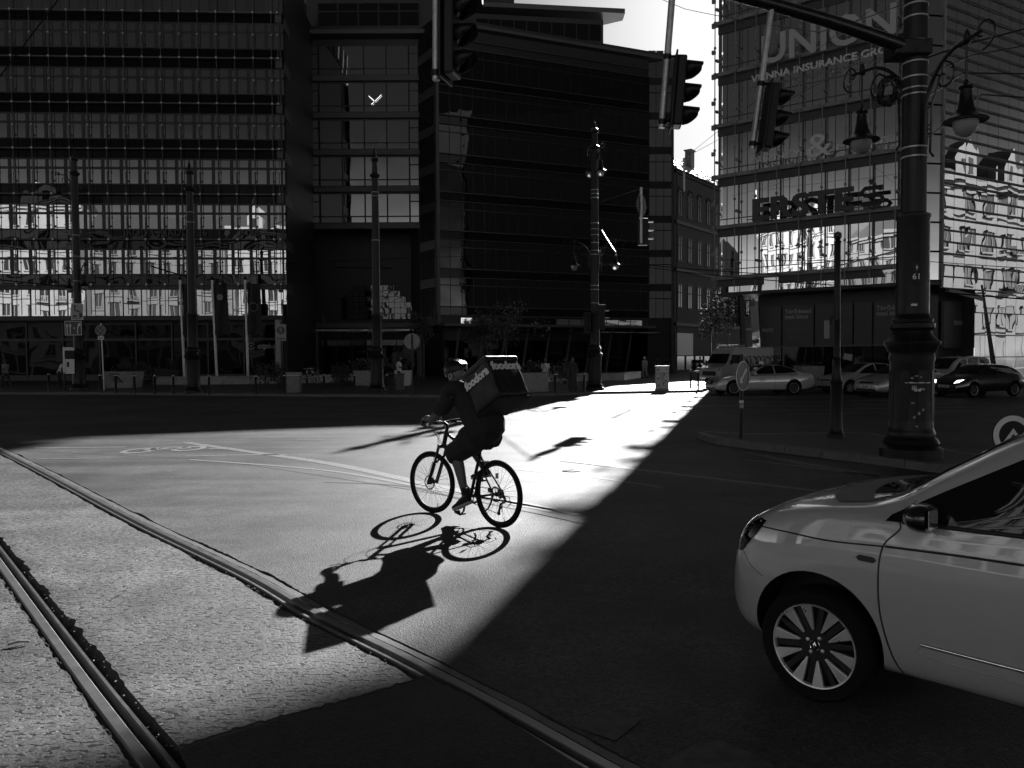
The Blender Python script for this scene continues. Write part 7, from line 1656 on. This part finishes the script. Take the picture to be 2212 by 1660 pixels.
MB().tube([SC+Vector((0.0, 0.07, 0.0)), SC+Vector((0.01, 0.07, 0.06))], 0.009, 6).build('mount_stem', M['blk'], bk)
cb_ = MB()
for y0, y1, dx in ((0.14, 0.02, 0.10), (-0.14, -0.02, 0.12), (0.12, 0.0, 0.14), (-0.11, 0.03, 0.08)):
    cb_.tube(smooth_path([SC+Vector((0.0, y0, 0)), SC+Vector((dx, y0*0.8, -0.03)), SC+Vector((dx*0.9, y1, -0.17)), HB+Vector((0.03, y1, 0.02))], 6), 0.0025, 5)
cb_.tube(smooth_path([HB+Vector((0.05, 0.03, 0.1)), cr_+Vector((0.06, 0.06, -0.05)), cr_.lerp(FA, 0.7)+Vector((0.03, 0.07, 0)), FA+Vector((-0.03, 0.06, 0.05))], 6), 0.0025, 5); cb_.build('cable', M['blk'], bk, smooth=True)
SP = ST+(ST-BB).normalized()*0.20
MB().tube([ST, SP], 0.0145, 8).build('seatpost', M['iron'], bk, smooth=True)
MB().tube([SP+Vector((-0.13, 0, 0.02)), SP+Vector((-0.07, 0, 0.035)), SP+Vector((0.02, 0, 0.03)), SP+Vector((0.14, 0, 0.025))], [0.05, 0.075, 0.045, 0.02], 12).build('saddle', M['blk'], bk, smooth=True)
MB().tube([SP+Vector((-0.11, 0, -0.06)), SP+Vector((-0.02, 0, -0.08))], [0.05, 0.04], 8).build('saddle_bag', M['cblack'], bk, smooth=True)
PEL = BB+Vector((0.03, 0, -0.172)); PER = BB-Vector((0.03, 0, -0.172))
ck = MB(); ck.tube([BB+Vector((0, 0.065, 0)), PEL+Vector((0, 0.08, 0))], [0.014, 0.011], 8); ck.tube([BB-Vector((0, 0.065, 0)), PER-Vector((0, 0.08, 0))], [0.014, 0.011], 8); ck.tube([BB-Vector((0, 0.07, 0)), BB+Vector((0, 0.07, 0))], 0.012, 8)
ck.lathe([(0.07, -0.001), (0.092, -0.001), (0.092, 0.002), (0.07, 0.002)], 34, T(BB.x, -0.045, BB.z) @ RX(PI/2), cap=False)
for k in range(5): ck.tube([(BB.x, -0.05, BB.z), (BB.x+0.08*math.cos(k*1.257), -0.047, BB.z+0.08*math.sin(k*1.257))], 0.006, 5)
ck.build('crank', M['blk'], bk, smooth=True)
for P_, s_ in ((PEL, 1), (PER, -1)): MB().box(-0.05, 0.05, -0.045, 0.045, -0.011, 0.011, T(P_.x, s_*0.13, P_.z) @ RY(R(-12))).build('pedal', M['blk'], bk, bevel=0.004)
DR = Vector((0.02, -0.05, WR-0.20)); chn = MB()
n_ = 10
top_c = [Vector((BB.x, -0.045, BB.z+0.09)), Vector((0, -0.045, WR+0.05))]
chn.tube(top_c, 0.004, 4); chn.tube([Vector((BB.x+0.02, -0.045, BB.z-0.09)), DR+Vector((0.03, 0, -0.03))], 0.004, 4); chn.tube([DR+Vector((-0.02, 0, 0.0)), Vector((-0.03, -0.045, WR-0.05))], 0.004, 4)
chn.tube([Vector((BB.x+0.09*math.cos(a), -0.045, BB.z+0.09*math.sin(a))) for a in [-PI/2+PI*i/10 for i in range(11)]], 0.004, 4); chn.build('chain', M['blk'], bk)
dr_ = MB(); dr_.tube([Vector((-0.01, -0.06, WR-0.02)), Vector((-0.05, -0.06, WR-0.08)), DR+Vector((0, 0, 0.08)), DR+Vector((0.03, 0, -0.02))], [0.014, 0.016, 0.013, 0.012], 8); dr_.lathe([(0.024, -0.003), (0.024, 0.003)], 12, T(*(DR+Vector((0, 0, 0.05)))) @ RX(PI/2)); dr_.lathe([(0.024, -0.003), (0.024, 0.003)], 12, T(*(DR+Vector((0.03, 0, -0.02)))) @ RX(PI/2))
dr_.tube([Vector((-0.02, -0.05, WR-0.02)), Vector((-0.11, -0.055, WR-0.03)), Vector((-0.13, -0.055, WR-0.10)), Vector((-0.09, -0.055, WR-0.13))], 0.005, 5); dr_.build('derailleur', M['blk'], bk, smooth=True)
cl_ = MB(); cl_.cbox(RA_+Vector((0.06, 0.058, 0.04)), (0.06, 0.03, 0.05)); cl_.build('brake_caliper', M['blk'], bk, bevel=0.006)
MB().tube([RA_+Vector((0.0, 0.075, 0)), RA_+Vector((0.03, 0.085, -0.10)), RA_+Vector((0.075, 0.085, -0.16)), RA_+Vector((0.14, 0.085, -0.205))], [0.011, 0.010, 0.009, 0.009], 8).build('kickstand', M['iron'], bk, smooth=True)
MB().box(-0.004, 0.004, -0.02, 0.02, -0.03, 0.03, T(0.02, 0, WR+0.19)).build('spoke_reflector', M['dim'], bk)
# ---- rider (local bike space) --------------------------------------------------------
rd = thing('person', 'bicycle courier in black shirt, shorts and helmet riding away to the left', 'person', tuple(Rc), bh)
V = Vector
J = {'pel': (V((0.24, 0, 1.00)), 0.11), 'spi': (V((0.32, 0, 1.16)), 0.11), 'che': (V((0.44, 0, 1.36)), 0.115), 'nek': (V((0.60, 0, 1.50)), 0.062), 'hed': (V((0.67, 0, 1.585)), 0.07),
     'hipL': (V((0.28, 0.105, 0.955)), 0.115), 'kneL': (V((0.56, 0.13, 0.80)), 0.070), 'calL': (V((0.49, 0.13, 0.62)), 0.068), 'ankL': (V((0.39, 0.125, 0.30)), 0.037), 'toeL': (V((0.535, 0.13, 0.18)), 0.035),
     'hipR': (V((0.28, -0.105, 0.955)), 0.115), 'kneR': (V((0.64, -0.12, 0.97)), 0.070), 'calR': (V((0.55, -0.12, 0.80)), 0.066), 'ankR': (V((0.35, -0.12, 0.57)), 0.037), 'toeR': (V((0.47, -0.12, 0.50)), 0.035),
     'shoL': (V((0.50, 0.19, 1.44)), 0.055), 'elbL': (V((0.62, 0.31, 1.20)), 0.052), 'foaL': (V((0.70, 0.34, 1.13)), 0.048), 'wriL': (SC+V((-0.125, 0.315, 0.075)), 0.031),
     'shoR': (V((0.50, -0.19, 1.44)), 0.055), 'elbR': (V((0.62, -0.31, 1.20)), 0.052), 'foaR': (V((0.70, -0.34, 1.13)), 0.048), 'wriR': (SC+V((-0.125, -0.315, 0.075)), 0.031)}
ED = [('pel', 'spi'), ('spi', 'che'), ('che', 'nek'), ('nek', 'hed')]
for n in 'LR': ED += [('pel', 'hip'+n), ('hip'+n, 'kne'+n), ('kne'+n, 'cal'+n), ('cal'+n, 'ank'+n), ('ank'+n, 'toe'+n), ('che', 'sho'+n), ('sho'+n, 'elb'+n), ('elb'+n, 'foa'+n), ('foa'+n, 'wri'+n)]
bodym = skin(J, ED, 'pel', 2); hc = V((0.685, 0.0, 1.610)); hdm = head_mesh(hc, R(8), R(-18), 1.10)
hh = [hand_mesh(J['wriL'][0], (SC+V((-0.045, 0.31, 0.045)))-J['wriL'][0], 1, V((0.1, 0, -1)), 0.85, 1.1), hand_mesh(J['wriR'][0], (SC+V((-0.045, -0.31, 0.045)))-J['wriR'][0], -1, V((0.1, 0, -1)), 0.85, 1.1)]
finish(join_meshes([bodym, hdm]+hh), 'body', M['skin'], rd)
def cloth(me, amp, sc_, seed):
    me.calc_loop_triangles()
    for v in me.vertices:
        n = v.normal; v.co += n*amp*noise.noise(v.co*sc_+Vector((seed, 0, 0)))
    return me
def remesh(b, vox, amp, sc_, seed):
    me = b.mesh('r', None); bm2 = bmesh.new(); bm2.from_mesh(me); bmesh.ops.recalc_face_normals(bm2, faces=bm2.faces); bm2.to_mesh(me); bm2.free()
    o = bpy.data.objects.new('r', me); COL.objects.link(o); r_ = o.modifiers.new('r', 'REMESH'); r_.mode = 'VOXEL'; r_.voxel_size = vox
    sm_ = o.modifiers.new('s', 'SMOOTH'); sm_.factor = 0.5; sm_.iterations = 8
    return cloth(evalmesh(o), amp, sc_, seed)
tb = MB(); etube(tb, [V((0.16, 0, 0.97)), V((0.20, 0, 1.08)), V((0.30, 0, 1.22)), V((0.42, 0, 1.37)), V((0.52, 0, 1.46)), V((0.60, 0, 1.50))], [0.17, 0.20, 0.20, 0.185, 0.14, 0.085], 1.15)
for s_ in (1, -1): etube(tb, [V((0.42, s_*0.08, 1.40)), V((0.50, s_*0.19, 1.45)), J['shoL'][0].lerp(J['elbL'][0], 0.5)*1 if s_ > 0 else J['shoR'][0].lerp(J['elbR'][0], 0.5), J['shoL'][0].lerp(J['elbL'][0], 0.95) if s_ > 0 else J['shoR'][0].lerp(J['elbR'][0], 0.95)], [0.12, 0.115, 0.092, 0.09], 1.0)
finish(remesh(tb, 0.012, 0.016, 8, 1), 'shirt', M['cblack'], rd)
tb = MB(); etube(tb, [V((0.06, 0, 0.98)), V((0.16, 0, 1.00)), V((0.28, 0, 1.0)), V((0.36, 0, 0.98))], [0.08, 0.175, 0.185, 0.10], 1.25)
for n, s_ in (('L', 1), ('R', -1)):
    h0_, k0_, c0_ = J['hip'+n][0], J['kne'+n][0], J['cal'+n][0]
    etube(tb, [h0_+V((-0.08, 0, 0.02)), h0_.lerp(k0_, 0.3)+V((0, 0, -0.02)), h0_.lerp(k0_, 0.75)+V((-0.01, 0, -0.03)), k0_+V((-0.005, 0, -0.02)), k0_.lerp(c0_, 0.55)+V((-0.02, 0, 0))], [0.15, 0.155, 0.135, 0.112, 0.105], 1.0)
finish(remesh(tb, 0.012, 0.018, 7, 5), 'shorts', M['cblack'], rd)
for n, s_ in (('L', 1), ('R', -1)):
    a = J['ank'+n][0]; b_ = J['toe'+n][0]; d = (b_-a).normalized(); heel = a-V((0.055, 0, 0.05))
    MB().tube([a+V((-0.0, 0, 0.10)), a+V((0, 0, 0.02))], 0.048, 10).build('sock', M['cblack'], rd, smooth=True)
    dd = (b_+V((0, 0, -0.015))-heel).normalized(); up_ = V((0, 1, 0)).cross(dd)*-1; mx = Matrix.Identity(4)
    ax = dd; ay = V((0, 1, 0)); az = ax.cross(ay)
    for i in range(3): mx[i][0] = ax[i]; mx[i][1] = ay[i]; mx[i][2] = az[i]; mx[i][3] = heel[i]
    up = MB(); rows_ = [(-0.02, 0.034, 0.05), (0.02, 0.040, 0.075), (0.07, 0.040, 0.078), (0.12, 0.042, 0.062), (0.18, 0.048, 0.045), (0.23, 0.046, 0.036), (0.27, 0.030, 0.024)]
    nn_ = 10
    for x, w_, h_ in rows_:
        for i in range(nn_): t_ = 2*PI*i/nn_; up.v.append(mx @ V((x, w_*math.cos(t_), h_*max(0, 0.5+0.5*math.sin(t_))*1.0)))
    for r_ in range(len(rows_)-1):
        for i in range(nn_): up.f.append((r_*nn_+i, r_*nn_+(i+1) % nn_, (r_+1)*nn_+(i+1) % nn_, (r_+1)*nn_+i))
    up.f.append(tuple(range(nn_))[::-1]); up.f.append(tuple((len(rows_)-1)*nn_+i for i in range(nn_)))
    sh_ = up.build('shoe', M['cblack'], rd, smooth=True)
    so = MB(); outl = [(-0.03, 0), (-0.02, 0.034), (0.05, 0.04), (0.12, 0.038), (0.19, 0.050), (0.25, 0.042), (0.285, 0.0), (0.25, -0.042), (0.19, -0.05), (0.12, -0.038), (0.05, -0.04), (-0.02, -0.034)]
    so.prism(outl, -0.026, 0.002, mx); so.build('sole', M['cdark'] if False else M['planter'], sh_, bevel=0.006)
hm = MB(); mh2 = T(*(hc+V((-0.005, 0, 0.03)))) @ RZ(R(8)) @ RY(R(20)) @ Matrix.Diagonal((1.28, 0.98, 1.0, 1))
hm.lathe([(0, 0.145), (0.045, 0.138), (0.085, 0.112), (0.108, 0.075), (0.118, 0.03), (0.114, 0.005), (0.106, 0.002)], 26, mh2, cap=False)
ho = hm.build('helmet', M['blk'], rd, smooth=True); sd_ = ho.modifiers.new('t', 'SOLIDIFY'); sd_.thickness = 0.012
for k in range(-2, 3):
    MB().tube([mh2 @ V((0.118*math.cos(a)*0.98, 0.032*k*(1-0.15*math.cos(a)**2)*math.sin(a)**0.3, 0.148*math.sin(a)*(1-0.05*abs(k)))) for a in [0.35+i*(PI-0.7)/12 for i in range(13)]], 0.011, 6).build('helmet_rib', M['blk'], ho, smooth=True)
for s_ in (1, -1): MB().tube([hc+V((0.05, s_*0.083, 0.03)), hc+V((0.03, s_*0.088, -0.05)), hc+V((0.06, s_*0.03, -0.125))], 0.005, 5).build('helmet_strap', M['blk'], rd, smooth=True)
MB().tube([hc+V((-0.01+0.028*math.cos(a), 0.094, -0.01+0.03*math.sin(a))) for a in [2*PI*i/14 for i in range(14)]], 0.007, 6, closed=True).build('earphone', M['dim'], rd, smooth=True)
# ---- delivery bag ---------------------------------------------------------------------
bag = thing('delivery_bag', 'dark cube-shaped delivery backpack with white lettering on the rider', 'backpack', tuple(Rc), bh)
bu = V((0.50, 0, 0.866)).normalized(); bo_ = V((-0.866, 0, 0.50)).normalized(); bl = V((0, 1, 0)); bcn = V((0.035, -0.01, 1.505))
mb2 = Matrix.Identity(4)
for i in range(3): mb2[i][0] = bo_[i]; mb2[i][1] = bl[i]; mb2[i][2] = bu[i]; mb2[i][3] = bcn[i]
SX, SY, SZ = 0.225, 0.225, 0.235
def bagbox():
    b = bmesh.new(); bmesh.ops.create_grid(b, x_segments=1, y_segments=1, size=1); b.free()
    n = 14; b = MB()
    def face(f):
        k = len(b.v)
        for i in range(n+1):
            for j in range(n+1): b.v.append(f(-1+2*i/n, -1+2*j/n))
        for i in range(n):
            for j in range(n): b.f.append((k+i*(n+1)+j, k+(i+1)*(n+1)+j, k+(i+1)*(n+1)+j+1, k+i*(n+1)+j+1))
    face(lambda u, v: V((1, u, v))); face(lambda u, v: V((-1, u, v))); face(lambda u, v: V((u, 1, v))); face(lambda u, v: V((u, -1, v))); face(lambda u, v: V((u, v, 1))); face(lambda u, v: V((u, v, -1)))
    out = []
    for p in b.v:
        m = sorted([abs(p.x), abs(p.y), abs(p.z)]); e = m[1]     # closeness to an edge
        q_ = V((p.x*SX, p.y*SY, p.z*SZ)); rnd_ = 0.016*max(0, (e-0.8)/0.2)**2
        q_ = q_-q_.normalized()*rnd_*1.3
        s_ = 0.012*noise.noise(V((q_.x*7, q_.y*7, q_.z*7)))+0.006*noise.noise(V((q_.x*19, q_.y*19, q_.z*19+4)))
        nn2 = V((p.x if abs(p.x) > 0.999 else 0, p.y if abs(p.y) > 0.999 else 0, p.z if abs(p.z) > 0.999 else 0)); q_ += nn2.normalized()*s_ if nn2.length else V((0, 0, 0))
        out.append(mb2 @ q_)
    b.v = out; return b
bb_ = bagbox(); me = bb_.mesh('bag_body', M['bag']); me.materials.append(M['bagtop']); bmm = bmesh.new(); bmm.from_mesh(me); bmesh.ops.remove_doubles(bmm, verts=bmm.verts, dist=0.0012); bmesh.ops.recalc_face_normals(bmm, faces=bmm.faces)
bmm.to_mesh(me); bmm.free(); me.polygons.foreach_set('use_smooth', [True]*len(me.polygons)); link('bag_body', me, bag)
lid = MB(); lid.box(-SX-0.006, SX+0.008, -SY-0.008, SY+0.008, SZ-0.055, SZ+0.010, mb2); lo = lid.build('lid', M['bag'], bag, bevel=0.02)
MB().box(-SX+0.004, SX-0.004, -SY+0.004, SY-0.004, -SZ-0.016, -SZ-0.002, mb2).build('bag_shade_panel', M['cblack'], bag, bevel=0.006)  # added matte panel keeps the underside dark despite ground bounce
MB().box(-SX+0.01, SX-0.01, -SY+0.01, SY-0.01, SZ+0.011, SZ+0.014, mb2).build('glint_top', M['bagtop'], bag)  # paler sheet puts the sun glint into the lid's colour
for s_ in (1,): 
    for yy in (SY+0.004,):
        MB().tube([mb2 @ V((x_, yy, z_)) for x_, z_ in ((SX, -SZ), (SX, SZ))], 0.006, 6).build('piping', M['blk'], bag, smooth=True)
for zz2, yy in ((-SZ, SY), (-SZ, -SY)): MB().tube([mb2 @ V((-SX, yy, zz2)), mb2 @ V((SX, yy, zz2))], 0.006, 6).build('piping', M['blk'], bag, smooth=True)
def bagtxt(mx, w_):
    me = text_mesh('foodora', 0.128, 0.003, 0.006, 0, 'CENTER', 0.98); me.transform(mx); me.materials.append(M['logo']); return me
# left side (faces +y): text reads from the back edge?? seen from the camera left to right = from front (-x side, rider) to rear
mL = mb2 @ T(0.0, SY+0.013, 0.055) @ Matrix(((1, 0, 0, 0), (0, 0, 1, 0), (0, 1, 0, 0), (0, 0, 0, 1)))
me = bagtxt(mL, 1); link('lettering', me, bag).name = 'lettering'
mR = mb2 @ T(SX+0.013, 0.0, 0.075) @ Matrix(((0, 0, 1, 0), (-1, 0, 0, 0), (0, 1, 0, 0), (0, 0, 0, 1)))
me = bagtxt(mR, 1); link('lettering', me, bag)
for s_ in (1, -1): MB().tube([mb2 @ V((-SX, s_*0.12, SZ*0.7)), J['che'][0]+V((0.02, s_*0.13, 0.16)), J['che'][0]+V((0.16, s_*0.13, 0.02)), J['spi'][0]+V((0.10, s_*0.14, -0.02)), mb2 @ V((-SX, s_*0.14, -SZ*0.8))], 0.02, 6).build('shoulder_strap', M['blk'], bag, smooth=True)
# ---- parked bicycles on the far pavement ----------------------------------------------
def parked_bike(p, rz, label, paint, basket=False):
    t = thing('parked_bicycle', label, 'bicycle', tuple(p), rz, 'bicycles parked by the seat wall')
    for x in (0, 1.05):
        w_ = thing_part('wheel', t); w_.location = (x, 0, 0.34)
        MB().tube([(0.325*math.cos(a), 0, 0.325*math.sin(a)) for a in [2*PI*i/32 for i in range(32)]], 0.02, 6, closed=True).build('tyre', M['rubber'], w_, smooth=True); s_ = MB()
        for k in range(14): s_.tube([(0, 0, 0), (0.31*math.cos(k*0.449), 0, 0.31*math.sin(k*0.449))], 0.002, 3)
        s_.build('spokes', M['galv'], w_, kind='stuff')
    f = MB()
    for a, b_, r_ in (((0.45, 0, 0.28), (0.85, 0, 0.85), 0.028), ((0.45, 0, 0.28), (0.28, 0, 0.9), 0.022), ((0.3, 0, 0.72), (0.85, 0, 0.75), 0.02), ((0, 0, 0.34), (0.45, 0, 0.28), 0.016), ((0, 0, 0.34), (0.3, 0, 0.7), 0.014), ((0.84, 0, 0.95), (1.05, 0, 0.34), 0.02)): f.tube([a, b_], r_, 8)
    f.build('frame', paint, t, smooth=True)
    MB().tube([(0.78, 0.28, 1.05), (0.86, 0.1, 1.03), (0.84, 0, 0.98), (0.86, -0.1, 1.03), (0.78, -0.28, 1.05)], 0.014, 6).build('handlebar', paint, t, smooth=True)
    MB().tube([(0.14, 0, 0.94), (0.28, 0, 0.95), (0.42, 0, 0.93)], [0.06, 0.05, 0.02], 8).build('saddle', M['blk'], t, smooth=True)
    if basket:
        b = MB()
        for z in (0.85, 0.95, 1.05): b.tube([(0.95, -0.15, z), (1.2, -0.15, z), (1.2, 0.15, z), (0.95, 0.15, z)], 0.01, 4, closed=True)
        b.build('basket', M['galv'], t)
    return t
parked_bike(Z12(582, 826), R(160), 'dark parked bicycle leftmost by the long seat wall', M['blk'])
parked_bike(Z12(625, 826), R(115), 'dark parked bicycle behind the slatted litter bin', M['blk'])
parked_bike(Z12(662, 830), R(100), 'white hire bicycle standing just right of the slatted bin', M['plwhite'])
parked_bike(Z12(694, 828), R(150), 'white hire bicycle with a front basket nearest the sunlit seat wall', M['white'], True)
